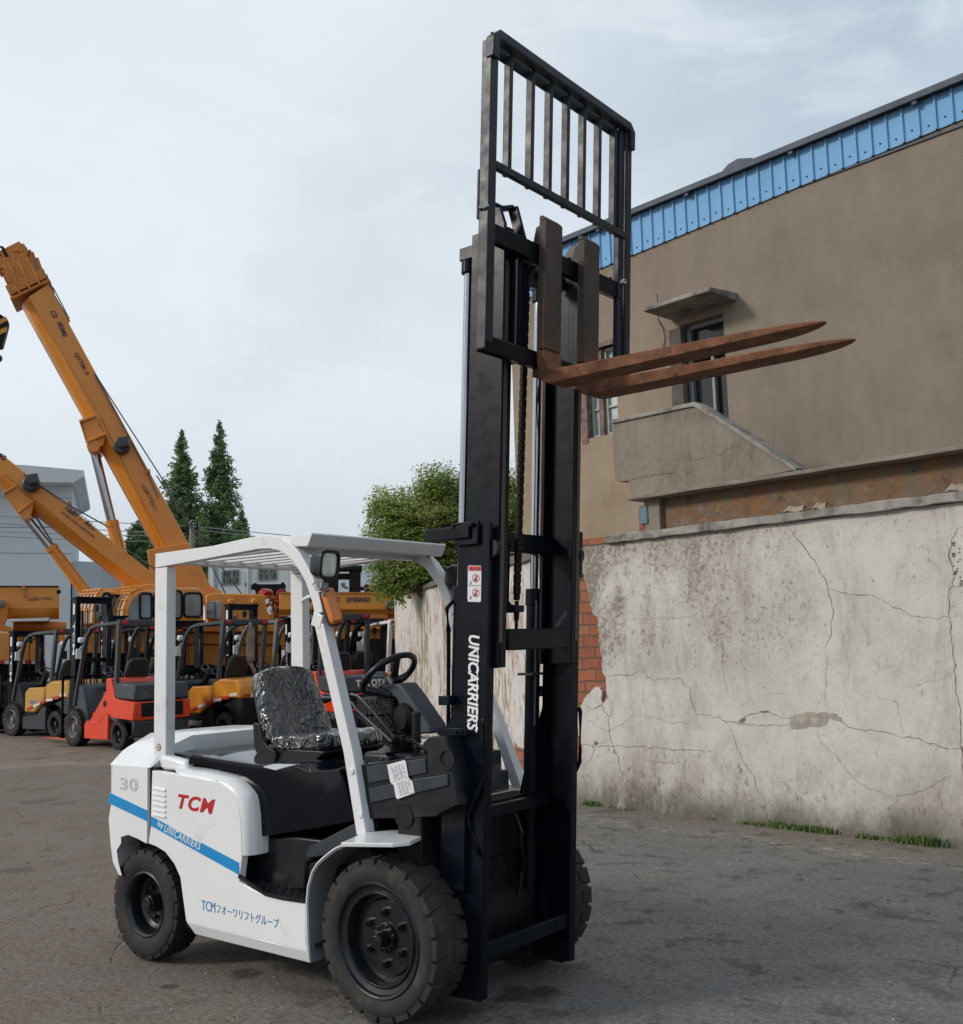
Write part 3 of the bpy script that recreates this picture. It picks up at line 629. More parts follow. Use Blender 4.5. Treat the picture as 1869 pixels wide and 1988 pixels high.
# ================================================================== MAST
K = .063
def sh_(mb):
    for p in mb.v: p.x += K*p.z
    return mb
YC = -.02
for s in (-1, 1):
    yo = YC+s*.366; yi = yo-s*.05
    m = MB()   # channel: web outside, flanges front and back
    m.box(.205, .38, min(yo, yo-s*.018), max(yo, yo-s*.018), .10, 2.12)
    m.box(.355, .381, min(yo-s*.018, yi), max(yo-s*.018, yi), .102, 1.96); m.box(.204, .228, min(yo-s*.018, yi), max(yo-s*.018, yi), .102, 2.118)
    m.box(.355, .381, min(yo-s*.018, yo-s*.02), max(yo-s*.018, yo-s*.02), 1.9, 2.1)
    # reinforcement plates and foot
    m.box(.17, .30, min(yo+s*.001, yo+s*.03), max(yo+s*.001, yo+s*.03), .55, .95); m.box(.19, .36, min(yi, yi-s*.02), max(yi, yi-s*.02), .10, .20)
    sh_(m).build('outer_rail', MAST, FL, bev=.004)
    yo2 = YC+s*.326; m = MB()
    a, b = sorted((yo2, yo2-s*.020)); c_, d_ = sorted((yo2-s*.020, yo2-s*.066))
    m.box(.212, .402, a, b, 1.49, 3.46); m.box(.212, .234, c_, d_, 1.492, 3.458); m.box(.378, .404, c_, d_, 1.492, 3.458)
    m.prism([(.28, 3.44), (.40, 3.44), (.40, 3.47), (.37, 3.55), (.34, 3.56), (.29, 3.50)], 'y', a+s*.001, b+s*.001)
    sh_(m).build('inner_rail', MAST, FL, bev=.004)
    m = MB(); a, b = sorted((yo2-s*.068, yo2-s*.076)); m.box(.383, .402, *sorted((yo2-s*.030, yo2-s*.060)), 1.5, 3.44)
    m.box(.4045, .4060, *sorted((yo2-s*.008, yo2-s*.034)), 1.6, 3.3); sh_(m).build('rail_wear_strip', MASTR, FL)
    # roller at the top of the outer rail
    m = MB(); ry = yo-s*.03; m.cyl((.372, min(ry-.016, ry+.016), 2.01), (.372, max(ry-.016, ry+.016), 2.01), .044, .044, 28); sh_(m).build('mast_roller', BLACKP, FL, bev=.003)
    # carriage roller blocks, lift cylinders
    cy_ = YC+s*.285; m = MB()
    m.cyl((.165, cy_, .14), (.165, cy_, 1.80), .036, .036, 24); m.cyl((.165, cy_, 1.78), (.165, cy_, 1.86), .042, .042, 24)
    m.tube([(.15, cy_+s*.03, 1.80), (.13, cy_+s*.06, 1.76), (.135, cy_+s*.05, 1.66), (.14, cy_+s*.04, 1.2)], .010, 8)
    m.beam((.165, cy_, 1.36), (.21, cy_+s*.06, 1.36), .03, .05)
    cyl_ = sh_(m).build('lift_cylinder', MAST, FL, bev=.003)
    m = MB(); m.cyl((.165, cy_, 1.84), (.165, cy_, 3.36), .0215, .0215, 24); sh_(m).build('piston_rod', CHROME, cyl_)
    m = MB(); m.cyl((.165, cy_, 3.30), (.165, cy_, 3.36), .035, .035, 20); m.box(.13, .28, *sorted((cy_-.03, cy_+.03)), 3.36, 3.42); sh_(m).build('rod_clamp', MAST, FL, bev=.004)
    # mast mounting bracket and tilt cylinder
    m = MB(); m.prism([(.02, .72), (.20, .62), (.21, 1.30), (.19, 1.30), (.10, 1.06)], 'y', *sorted((yo+s*.0, yo-s*.02)))
    m.cyl((-.30, YC+s*.30, .60), (.20, YC+s*.30, .70), .04, .04, 16)
    m.cyl((.20, yo-s*.01, .30), (.20, yo+s*.04, .30), .06, .06, 20)
    m.tube([(.375, yo+s*.012, 1.28), (.385, yo+s*.014, 1.26), (.385, yo+s*.014, 1.02), (.30, yo+s*.014, .86), (.36, yo+s*.014, .70)], .011, 8)
    sh_(m).build('tilt_cylinder', MAST, FL, bev=.004)
# big curved mast support plate (right side)
m = MB(); m.ext([U(c6(*p), 'y', -.375) for p in ((1265, 250), (1350, 110), (1420, 100), (1440, 440), (1340, 590), (1400, 700), (1330, 760), (1180, 700), (1160, 610), (1115, 500), (1110, 400), (1180, 330))], (0, .03, 0)); m.build('support_plate', MAST, FL, bev=.006)
# cross members
for bx in ((.205, .26, YC-.33, YC+.33, 2.02, 2.11), (.382, .40, YC-.24, YC+.24, 1.565, 1.66), (.255, .30, YC-.24, YC+.24, 3.34, 3.42), (.225, .27, YC-.32, YC+.32, .82, .875), (.33, .372, YC-.32, YC+.32, .255, .325)):
    m = MB(); m.box(*bx); sh_(m).build('crossmember', MAST, FL, bev=.006)

# rear stay bracket at the outer mast top
for s in (-1, 1):
    m = MB(); a, b = sorted((YC+s*.372, YC+s*.40)); m.box(.035, .29, a, b, 2.06, 2.118) if s < 0 else None
    m.box(.20, .33, *sorted((YC+s*.368, YC+s*.385)), 2.03, 2.135)
    for x in (.20, .30): m.cyl((x, YC+s*.368, 2.118), (x, YC+s*.405, 2.118), .012, .012, 8)
    if s > 0: m.box(.335, .375, YC+.368, YC+.40, 1.92, 2.13)
    sh_(m).build('mast_bracket', MAST, FL, bev=.006)
m = MB()
m.box(.222, .385, -.432, -.426, 1.205, 1.238); m.box(.222, .228, -.4255, -.36, 1.205, 1.238); m.box(.24, .30, -.44, -.39, 1.335, 1.375)
for x in (.335, .360): m.cyl((x, -.432, 1.222), (x, -.444, 1.222), .009, .009, 6)
m.build('hose_bracket', MAST, FL, bev=.003)

# ---- chain pulleys, anchor and chains
CY_ = -.07; ch = U(e1(700, 668), 'y', CY_); px, pz = ch.x-K*ch.z, ch.z; ct = U(e1(606, 740), 'y', CY_); cb3 = U((1003, 1155), 'y', CY_)
m = MB(); px0 = px
for yy in (CY_-.015,):
    m = MB(); m.lathe([(0, 0), (.016, 0), (.016, .004), (.036, .006), (.040, .0), (.058, -.002), (.058, .028), (0, .028)], (px, yy, pz), (0, 1, 0), 36)
    m.cyl((px, yy-.012, pz), (px, yy+.05, pz), .013, .013, 14)
    m.box(px-.015, px+.03, yy+.031, yy+.045, pz-.02, pz+.20)
    sh_(m).build('chain_pulley', GREYP, FL, bev=.003)
CH = mat('oily_chain', (.020, .018, .016), .38, .6, var=.4, vs=30)
def chain(x0, z0, x1, z1, y):
    m = MB(); p0, p1 = V((x0, y, z0)), V((x1, y, z1)); L = (p1-p0).length; n = int(L/.0254); d = (p1-p0).normalized(); sd = V((1, 0, 0))
    for i in range(n):
        c = p0+d*((i+.5)*.0254)
        for oy in ((-.016, -.006, .006, .016) if i % 2 else (-.011, 0, .011)):
            prof = []
            for k in range(16):
                a = 2*math.pi*k/16; sgn = 1 if math.sin(a) >= 0 else -1
                prof.append(c+V((0, oy-.002, 0))+sd*(.0115*math.cos(a)*(1-.18*(1-abs(math.sin(a)))))+d*(sgn*.0127+.0115*math.sin(a)))
            m.ext(prof, (0, .004, 0))
        m.cyl(c-d*.0127+V((0, -.020, 0)), c-d*.0127+V((0, .020, 0)), .0042, .0042, 8)
    return m
for yy in (CY_,):
    xa = cb3.x-K*cb3.z; za = cb3.z-.02
    sh_(chain(px-.056, pz, xa, za, yy)).build('lift_chain', CH, FL)
    if yy > 0: sh_(chain(px+.056, pz, px+.06, 2.95, yy)).build('lift_chain', CH, FL)
    m = MB()
    m.prism([(xa-.075, 2.06), (xa-.02, 2.06), (xa-.02, 1.79), (xa, 1.77), (xa+.03, 1.77), (xa+.03, 1.735), (xa-.03, 1.735), (xa-.062, 1.75), (xa-.075, 1.80)], 'y', yy-.05, yy-.03) if yy < 0 else m.box(xa-.07, xa-.03, yy-.02, yy+.02, 1.75, 2.05)
    m.box(xa-.03, xa+.03, yy-.035, yy+.02, 1.737, 1.768); m.cyl((xa, yy, 1.79), (xa, yy, 1.745), .010, .010, 10); m.cyl((xa, yy, 1.745), (xa, yy, 1.70), .014, .013, 6); m.cyl((xa, yy, 1.70), (xa, yy, 1.645), .009, .008, 8)
    sh_(m).build('chain_anchor', MAST, FL, bev=.003)
m = MB()
P = [(.17, YC+.25, 1.40), (.15, YC+.20, 1.44), (.16, YC+.14, 1.36)]
m.tube([(.41, YC+.20, 1.70), (.425, YC+.18, 1.73), (.41, YC+.12, 1.665)], .006, 6)
m.box(.12, .21, YC+.22, YC+.33, 1.44, 1.452); m.tube([(.20, YC+.26, 1.2), (.20, YC+.26, 1.8)], .006, 6)
sh_(m).build('hydraulic_hose', GREYP, FL)
m = MB()   # top-of-mast stay fittings seen behind the backrest
for s in (-1,):
    y = YC+s*.28; m.cyl((.30, y-.03, 3.585), (.30, y+.05, 3.585), .022, .022, 14); m.beam((.30, y+.04, 3.585), (.37, y+.06, 3.58), .03, .02); m.beam((.36, y+.07, 3.58), (.415, y+.07, 3.40), .018, .05)
sh_(m).build('mast_fitting', MAST, FL, bev=.003)

# ---- carriage, backrest, forks (front plane xm=.48)
m = MB()
m.box(.445, .48, -.585, .56, 3.312, 3.395); m.box(.445, .483, -.596, .56, 2.825, 2.895); m.box(.441, .460, -.590, .56, 2.896, 2.91)
for y in (-.27, .23): m.box(.375, .445, y-.012, y+.012, 2.84, 3.40); m.box(.405, .444, *((y-.03, y+.055) if y < 0 else (y-.02, y+.05)), 2.90, 3.31)
for i in range(9): m.box(.452, .482, -.56+i*.125, -.545+i*.125, 3.395, 3.404)
sh_(m).build('carriage', MAST, FL, bev=.005)
BK = mat('backrest_paint', (.022, .027, .034), .42, var=.25, vs=6, bump=.15, bs=40, dirt=(.046, .045, .046), dirta=.45, ds=7, drip=(1, 1, .3), cut=.58, spec=.28)
m = MB()
for s in (-1, 1):
    y = s*.60-.0
    a, b = sorted((y, y-s*.010)); m.box(.448, .500, a, b, 2.83, 4.19)
    a, b = sorted((y, y-s*.052)); m.box(.490, .502, a, b, 2.86, 4.215)
    m.box(.436, .450, *sorted((y+s*.001, y-s*.022)), 3.40, 3.62)
m.sweep([(.496, -.585, 4.10), (.496, -.583, 4.19), (.496, -.56, 4.212), (.496, 0, 4.212), (.496, .56, 4.212), (.496, .583, 4.19), (.496, .585, 4.10)], [(-.022, -.022), (.022, -.022), (.022, .022), (-.022, .022)], up=(1, 0, 0))
m.box(.478, .504, -.55, .55, 3.622, 3.658)
m.box(.430, .446, -.55, .55, 4.165, 4.225)
for i, y in enumerate((-.425, -.255, -.108, .038, .183, .325, .475)):
    m.box(.452, .482, y-.012, y+.012, 3.64, 4.19) if 0 else m.box(.444, .482, y-.010, y+.014, 3.64, 4.19)
m.box(.455, .49, .50, .548, 3.31, 4.19); m.box(.457, .487, .50, .555, 2.83, 3.31)
sh_(m).build('load_backrest', BK, FL, bev=.005)
m = MB()
random.seed(5)
for s, zc in ((-1, 3.43), (1, 3.40)):
    for i in range(9 if s > 0 else 3):
        q = V((.485+random.uniform(-.02, .012), (.545 if s > 0 else -.603)+random.uniform(-.03, .01)*(1 if s > 0 else .1), zc+random.uniform(-.012, .012))); m.cyl(q-V((.008, .004, 0)), q+V((.008, .006, .003)), .010, .005, 9)
sh_(m).build('weld_bead', mat('bright_weld', (.5, .49, .47), .3, .9, var=.3, vs=30, bump=.6, bs=200), FL)

def fork(y0, y1):
    a, b = y0, y1; w = b-a; cy_ = (a+b)/2
    m = MB()
    m.box(.484, .526, a, b, 2.903, 3.50); sh_(m)
    m2 = MB(); x0 = .526+K*3.50
    m2.add([(.484+K*3.5, a, 3.499), (.484+K*3.5, b, 3.499), (.526+K*3.5, b, 3.499), (.526+K*3.5, a, 3.499),
            (.484+K*3.5+.0, a+.004, 3.525), (.484+K*3.5, b-.004, 3.525), (.50+K*3.5, b-.004, 3.525), (.50+K*3.5, a+.004, 3.525)], [[0, 1, 2, 3], [4, 7, 6, 5], [0, 4, 5, 1], [1, 5, 6, 2], [2, 6, 7, 3], [3, 7, 4, 0]])
    m2.prism([(.43+K*3.45, 3.40), (.486+K*3.45, 3.38), (.486+K*3.45, 3.49), (.455+K*3.45, 3.485)], 'y', a+.02, b-.02)
    m.v += [V(p) for p in m2.v]; o = len(m.v)-len(m2.v); m.f += [[i+o for i in f] for f in m2.f]; m.mi += m2.mi
    hk = MB(); hx = .484+K*2.86
    hk.prism([(hx-.045, 2.79), (hx, 2.78), (hx+.0, 2.86), (hx-.02, 2.875), (hx-.035, 2.86)], 'y', a+.02, b-.02)
    o = len(m.v); m.v += hk.v; m.f += [[i+o for i in f] for f in hk.f]; m.mi += hk.mi
    sk = m.build('fork_shank', FORKB, FL, bev=.006)
    # blade with heel radius
    xs = .484+K*2.86; zt, zb = 2.822, 2.772; tip = 1.985
    secs = [(xs, 2.90, xs, 2.845, 1), ]
    rs = []
    def sec(xt, ztp, xb, zbt, hw): rs.append([(xt, cy_-hw, ztp), (xt, cy_+hw, ztp), (xb, cy_+hw, zbt), (xb, cy_-hw, zbt)])
    h = w/2
    sec(xs+.044, 2.90, xs-.001, 2.90, h); sec(xs+.047, 2.845, xs+.0, 2.825, h); sec(xs+.056, 2.822, xs+.006, 2.785, h); sec(xs+.072, 2.808, xs+.028, 2.752, h); sec(xs+.11, 2.802, xs+.070, 2.740, h)
    N = 9
    for i in range(1, N+1):
        t = i/N; x = xs+.11+(1.68-xs-.11)*t
        sec(x, 2.802-.014*t, x, 2.740+.014*t, h)
    for x, hw, th in ((1.76, .96, .029), (1.82, .88, .025), (1.87, .74, .021), (1.91, .55, .017), (1.94, .34, .013), (1.962, .10, .009)):
        sec(x, 2.787-(x-1.68)*.02, x, 2.787-(x-1.68)*.02-th, h*hw)
    m = MB(); m.rings(rs); m.build('fork_blade', RUST, FL, bev=.005)
fork(-.20, -.065); fork(.125, .262)

# ---- stickers and lettering on the right mast rail
yo = YC-.366-.0012
def mx(c, p, y=yo): return U(c(*p), 'y', y)
m = MB(); m.ext([mx(c22, p) for p in ((505, 1253), (597, 1254), (602, 1262), (598, 1530), (590, 1536), (500, 1533), (495, 1525), (498, 1260))], (0, -.001, 0)); m.build('sticker', STICK, FL, smooth=False)
m = MB(); m.ext([mx(c22, p, yo-.0022) for p in ((502, 1258), (598, 1258), (597, 1294), (502, 1293))], (0, -.0006, 0), 0)
for p in ((522, 1278, 11), (550, 1277, 8), (580, 1277, 8)):
    if p[2] == 11: m.ext([mx(c22, q, yo-.0032) for q in ((511, 1286), (524, 1263), (536, 1286))], (0, -.0005, 0), 1)
    else: m.ext([mx(c22, (p[0]+dx, p[1]+dy), yo-.0032) for dx, dy in ((-7, -8), (7, -8), (7, 8), (-7, 8))], (0, -.0005, 0), 1)
m.ext([mx(c22, p, yo-.0022) for p in ((500, 1406), (598, 1408), (598, 1411), (500, 1409))], (0, -.0006, 0), 1)
for cx_, cy_ in ((557, 1350), (556, 1465)):
    R_ = []; Q_ = []
    for i in range(28):
        a = 2*math.pi*i/28
        R_.append(mx(c22, (cx_+27*math.cos(a), cy_+33*math.sin(a)), yo-.0026)); Q_.append(mx(c22, (cx_+23*math.cos(a), cy_+29*math.sin(a)), yo-.0026))
    o = len(m.v); m.add(R_+Q_, [[i, (i+1) % 28, 28+(i+1) % 28, 28+i] for i in range(28)], 0)
    m.ext([mx(c22, (cx_+a, cy_+b), yo-.0026) for a, b in ((-18, 18), (-14, 22), (19, -20), (15, -24))], (0, -.0005, 0), 0)
    m.ext([mx(c22, (cx_+a, cy_+b), yo-.0024) for a, b in ((-5, -6), (5, -6), (8, 12), (4, 30), (-3, 14), (-8, 32), (-10, 10))], (0, -.0005, 0), 1)
    m.ext([mx(c22, (cx_+5*math.cos(a), cy_-17+6*math.sin(a)), yo-.0024) for a in [i*.9 for i in range(7)]], (0, -.0005, 0), 1)
    m.ext([mx(c22, (cx_-45+a, cy_+35+b), yo-.0024) for a, b in ((0, -14), (8, -10), (12, 2), (6, 14), (-2, 17), (6, 2))], (0, -.0005, 0), 1)
m.build('sticker_print', [mat('sticker_red', (.60, .03, .02), .5), mat('sticker_dark', (.05, .03, .04), .5)], FL, smooth=False)
a = mx(c22, (505, 1790)); b = mx(c3, (315, 532)); t = mx(c22, (578, 1800))
xd = (b-a).normalized(); ud = -xd.cross(V((0, -1, 0))); 
if ud.dot(t-a) < 0: ud = -ud
L_ = (mx(c3, (318, 528))-a).length
nn_ = xd.cross(ud)
# letters read top to bottom; baseline on the rear side, tops towards the front
text('UNICARRIERS', a+V((0, -.0015, 0)), xd, ud, L_, .060, LETW, FL, shear=.15, off=.03, spacing=1.02)
m = MB(); m.ext([mx(c3, p, yo-.001) for p in ((366, 118), (370, 118), (364, 540), (359, 540))], (0, -.0008, 0)); m.build('lettering', LETW, FL, smooth=False)
# ================================================================== SKY, SUN
SUN = V((-.54, -.71, .455)).normalized()
el = math.asin(SUN.z)
w = bpy.data.worlds.new('World'); SC.world = w; w.use_nodes = True; t = w.node_tree; t.nodes.clear()
N = lambda k: t.nodes.new(k)
out = N('ShaderNodeOutputWorld'); bg = N('ShaderNodeBackground'); t.links.new(bg.outputs[0], out.inputs[0]); bg.inputs[1].default_value = .1
sky = N('ShaderNodeTexSky'); sky.sky_type = 'NISHITA'; sky.sun_disc = False; sky.sun_elevation = el; sky.sun_rotation = math.atan2(SUN.x, SUN.y); sky.dust_density = 2.5
tc = N('ShaderNodeTexCoord'); mp = N('ShaderNodeMapping'); mp.inputs['Scale'].default_value = (1, 1, 2.6); t.links.new(tc.outputs['Generated'], mp.inputs[0])
def wn_(scale, det, ro, dist=0, off=(0, 0, 0)):
    m_ = N('ShaderNodeMapping'); m_.inputs['Scale'].default_value = (1, 1, 2.4); m_.inputs['Location'].default_value = off; t.links.new(tc.outputs['Generated'], m_.inputs[0])
    a = N('ShaderNodeTexNoise'); a.inputs['Scale'].default_value = scale; a.inputs['Detail'].default_value = det; a.inputs['Roughness'].default_value = ro; a.inputs['Distortion'].default_value = dist; t.links.new(m_.outputs[0], a.inputs['Vector']); return a.outputs[0]
def wmr(f, a, b, c=0, d=1):
    x = N('ShaderNodeMapRange'); x.interpolation_type = 'SMOOTHSTEP'
    for i, q in enumerate((a, b, c, d)): x.inputs[i+1].default_value = q
    t.links.new(f, x.inputs[0]); return x.outputs[0]
def wmix(f, a, b):
    x = N('ShaderNodeMix'); x.data_type = 'RGBA'
    for i, q in ((0, f), (6, a), (7, b)):
        if isinstance(q, (int, float)): x.inputs[i].default_value = q
        elif isinstance(q, tuple): x.inputs[i].default_value = q+(1,)
        else: t.links.new(q, x.inputs[i])
    return x.outputs[2]
n1 = wn_(1.9, 8, .55, .35, (.35, .2, .1)); n2 = wn_(5.5, 9, .6, .5, (2, 1, 0))
cloud = wmix(wmr(n1, .38, .62), (3.45, 4.25, 5.1), (5.1, 5.85, 6.5))
cloud = wmix(wmr(n2, .46, .66, 0, .6), cloud, (6.1, 6.7, 7.2))
# brighter veil towards the sun, greyer towards the horizon
sep = N('ShaderNodeSeparateXYZ'); t.links.new(tc.outputs['Generated'], sep.inputs[0])
dt = N('ShaderNodeVectorMath'); dt.operation = 'DOT_PRODUCT'; t.links.new(tc.outputs['Generated'], dt.inputs[0]); dt.inputs[1].default_value = tuple(V((-.90, .12, .50)).normalized())
cloud = wmix(wmr(dt.outputs['Value'], .45, 1.0, 0, .85), cloud, (6.9, 7.3, 7.6))
cloud = wmix(wmr(sep.outputs[2], .02, .26, .75, 0), cloud, (4.4, 4.9, 5.35))
t.links.new(wmix(.90, sky.outputs[0], cloud), bg.inputs[0])
ld = bpy.data.lights.new('sun', 'SUN'); ld.energy = 1.5; ld.angle = R(10); ld.color = (1, .93, .84); lo = bpy.data.objects.new('sun', ld); COL.objects.link(lo)
lo.rotation_euler = SUN.to_track_quat('Z', 'Y').to_euler(); lo.location = (-10, -10, 20)
SC.view_settings.view_transform = 'Standard'; SC.view_settings.look = 'None'; SC.view_settings.exposure = .40; SC.view_settings.gamma = 1

# ================================================================== GROUND
WN = V((-.1801, -.9836, 0)); WT = V((.9836, -.1801, 0)); WA = U((1125, 1560), 'z', 0); WK = WN.dot(WA)
k = NB('worn_asphalt')
big = k.noise(.35, 5, .6); mid = k.noise(1.6, 6, .65, (1, 1, 1), .5); fine = k.noise(34, 7, .8); grit = k.n('ShaderNodeTexVoronoi'); grit.inputs['Scale'].default_value = 130; k.l(k.vec(), grit.inputs['Vector'])
base = k.mix(k.ramp(big, .35, .65), (.150, .147, .144), (.192, .182, .168))
base = k.mix(k.ramp(mid, .46, .60, 0, .35), base, (.155, .135, .115)); base = k.mix(k.ramp(k.noise(6, 7, .75), .48, .66, 0, .3), base, (.085, .083, .080))
# dusty concrete apron far back where the machines stand
sepg = k.n('ShaderNodeSeparateXYZ'); k.l(k.tc.outputs['Object'], sepg.inputs[0])
far = k.math('ADD', k.math('MULTIPLY', sepg.outputs[0], -.62), k.math('MULTIPLY', sepg.outputs[1], .78))
farf = k.ramp(k.math('ADD', far, k.math('MULTIPLY', k.noise(.5, 4), 4)), 12.2, 13.6)
base = k.mix(k.math('MULTIPLY', farf, .75), base, k.mix(k.ramp(mid, .4, .6), (.22, .195, .165), (.30, .27, .235)))
strip = k.ramp(k.math('ABSOLUTE', k.math('SUBTRACT', k.math('ADD', far, k.math('MULTIPLY', k.noise(.8, 4), 1.6)), 12.3)), .12, .40, .55, 0)
base = k.mix(strip, base, (.36, .33, .29))
# near wall: dusty verge and scuffed chalky marks
wd = k.math('SUBTRACT', k.math('ADD', k.math('MULTIPLY', sepg.outputs[0], WN.x), k.math('MULTIPLY', sepg.outputs[1], WN.y)), WK)
wob = k.math('ADD', wd, k.math('MULTIPLY', k.math('SUBTRACT', k.noise(1.2, 4), .5), .5))
base = k.mix(k.ramp(wob, .25, .75, .65, 0), base, (.19, .158, .128))
mk = k.math('MULTIPLY', k.ramp(k.math('ABSOLUTE', k.math('SUBTRACT', wob, .62)), .05, .20, 1, 0), k.ramp(k.noise(7, 5, .7, (1, 3.2, 1)), .53, .60))
base = k.mix(k.math('MULTIPLY', mk, .75), base, (.42, .36, .31))
# soil stains in the near left
stn = k.math('MULTIPLY', k.ramp(k.noise(2.6, 8, .7, (1, 1, 1), .7), .57, .66), k.ramp(k.noise(.55, 2), .42, .56))
base = k.mix(k.math('MULTIPLY', stn, .75), base, (.068, .055, .043))
dst = k.ramp(k.noise(.7, 6, .7, (1, 1, 1), .3), .50, .68, 0, .7)
lf = k.ramp(k.math('ADD', sepg.outputs[0], k.math('MULTIPLY', sepg.outputs[1], .9)), -2.6, .3, 1, 0)
dot_ = k.math('MULTIPLY', k.ramp(k.noise(5.5, 5, .6, (1, 1, 1), .3), .54, .60), k.ramp(k.noise(.9, 3), .40, .54)); base = k.mix(k.math('MULTIPLY', dot_, .65), base, (.060, .052, .045))
base = k.mix(k.math('MULTIPLY', lf, k.ramp(k.noise(1.8, 7, .7), .35, .6, .25, .85)), base, (.165, .124, .088)); base = k.mix(k.math('MULTIPLY', dst, k.math('ADD', k.math('MULTIPLY', lf, .6), .35)), base, (.175, .138, .102))
spl = k.ramp(k.noise(1.3, 4, .6, (1, 1, 1), .2), .60, .66, 0, .5); base = k.mix(spl, base, (.055, .052, .05))
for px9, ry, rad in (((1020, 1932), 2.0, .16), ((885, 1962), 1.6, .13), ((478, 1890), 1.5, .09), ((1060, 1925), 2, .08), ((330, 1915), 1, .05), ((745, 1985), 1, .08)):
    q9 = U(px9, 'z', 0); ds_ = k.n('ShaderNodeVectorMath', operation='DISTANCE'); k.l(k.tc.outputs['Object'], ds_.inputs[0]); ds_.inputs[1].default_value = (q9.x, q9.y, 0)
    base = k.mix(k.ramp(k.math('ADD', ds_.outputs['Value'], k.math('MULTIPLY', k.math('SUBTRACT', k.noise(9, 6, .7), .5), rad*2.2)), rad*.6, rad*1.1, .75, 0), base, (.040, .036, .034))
# cracks
vo = k.n('ShaderNodeTexVoronoi', feature='DISTANCE_TO_EDGE'); vo.inputs['Scale'].default_value = .55
wv = k.n('ShaderNodeMix', data_type='VECTOR'); wv.inputs[0].default_value = .22; n2_ = k.n('ShaderNodeTexNoise'); n2_.inputs['Scale'].default_value = 1.8; n2_.inputs['Detail'].default_value = 6
k.l(k.vec(), n2_.inputs['Vector']); k.l(k.vec(), wv.inputs[4]); k.l(n2_.outputs['Color'], wv.inputs[5]); k.l(wv.outputs[1], vo.inputs['Vector'])
crk = k.math('MULTIPLY', k.ramp(vo.outputs['Distance'], .001, .005, 1, 0), k.ramp(k.noise(1.1, 4), .52, .60))
base = k.mix(k.math('MULTIPLY', crk, .45), base, (.04, .037, .034))
base = k.mix(.5, base, k.mix(k.ramp(fine, .38, .62), (.25, .25, .25), (1.85, 1.8, 1.75)), 'MULTIPLY')
peb = k.ramp(grit.outputs['Distance'], .10, .30, 1, 0)
base = k.mix(k.math('MULTIPLY', k.math('MULTIPLY', peb, k.ramp(k.noise(40, 2), .60, .70)), .45), base, (.30, .28, .26))
k.setc(base); k.setr(k.ramp(mid, .3, .7, .82, .95)); k.b.inputs['Specular IOR Level'].default_value = .3
hb = k.math('ADD', k.math('MULTIPLY', fine, .6), k.math('ADD', k.math('MULTIPLY', peb, .7), k.math('MULTIPLY', k.noise(14, 6, .7), 1.2)))
k.setn(k.bump(k.math('SUBTRACT', hb, k.math('MULTIPLY', crk, 2)), .7, .010)); GROUND = k.m
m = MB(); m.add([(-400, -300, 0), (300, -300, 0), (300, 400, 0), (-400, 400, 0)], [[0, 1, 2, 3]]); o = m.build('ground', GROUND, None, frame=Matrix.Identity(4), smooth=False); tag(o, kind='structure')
# loose stones
m = MB(); random.seed(11)
def pebble(m, p, r):
    vs = [V((random.gauss(0, 1), random.gauss(0, 1), random.gauss(0, .6))).normalized() for _ in range(8)]
    bm = bmesh.new(); [bm.verts.new(p+q*r*random.uniform(.7, 1.2)) for q in vs]; h = bmesh.ops.convex_hull(bm, input=bm.verts[:]); bm.verts.index_update()
    ok = [v for v in bm.verts if v.link_faces]; ix = {v: i for i, v in enumerate(ok)}
    m.add([v.co.copy() for v in ok], [[ix[v] for v in f.verts] for f in bm.faces]); bm.free()
for i in range(420):
    px_, py_ = random.uniform(0, 1869), random.uniform(1500, 1988); q = U((px_, py_), 'z', 0); pebble(m, V((q.x, q.y, .001)), random.uniform(.002, .006)*(1+.15*(q-CAM).length))
o = m.build('gravel', mat('pale_grit', (.24, .215, .19), .9, var=.4, vs=3), None); tag(o, 'small stones scattered over the worn asphalt', 'gravel', kind='stuff')

# ================================================================== WALLS
def frame_on(o, xd): 
    xd = V(xd).normalized(); yd = V((-xd.y, xd.x, 0)); return Matrix.Translation(o) @ Matrix((xd, yd, V((0, 0, 1)))).transposed().to_4x4()
def brick_mat(name, c1_, c2_, mo, sc=1):
    k = NB(name); sp = k.n('ShaderNodeSeparateXYZ'); k.l(k.tc.outputs['Object'], sp.inputs[0]); cb = k.n('ShaderNodeCombineXYZ')
    wob = k.math('MULTIPLY', k.noise(7, 5), .06); k.l(k.math('ADD', sp.outputs[0], wob), cb.inputs[0]); k.l(k.math('ADD', sp.outputs[2], wob), cb.inputs[1])
    b = k.n('ShaderNodeTexBrick'); b.inputs['Scale'].default_value = 1; b.inputs['Brick Width'].default_value = .25*sc; b.inputs['Row Height'].default_value = .098*sc; b.inputs['Mortar Size'].default_value = .009; b.squash = .8; b.squash_frequency = 3; b.inputs['Mortar Smooth'].default_value = .4; b.inputs['Bias'].default_value = 0
    b.inputs['Color1'].default_value = c1_+(1,); b.inputs['Color2'].default_value = c2_+(1,); b.inputs['Mortar'].default_value = mo+(1,); k.l(cb.outputs[0], b.inputs['Vector'])
    c = k.mix(.5, b.outputs['Color'], k.mix(k.noise(18, 5, .7), (.35, .35, .35), (1.7, 1.6, 1.5)), 'MULTIPLY'); c = k.mix(k.ramp(k.noise(5, 6), .5, .7, 0, .45), c, (.20, .15, .11))
    k.setc(c); k.setr(.92); k.setn(k.bump(k.math('ADD', k.math('MULTIPLY', b.outputs['Fac'], -2.0), k.noise(40, 5, .75)), .9, .012)); return k.m
BRICK = brick_mat('exposed_red_brick', (.34, .115, .055), (.25, .085, .045), (.12, .095, .075), 1.15)
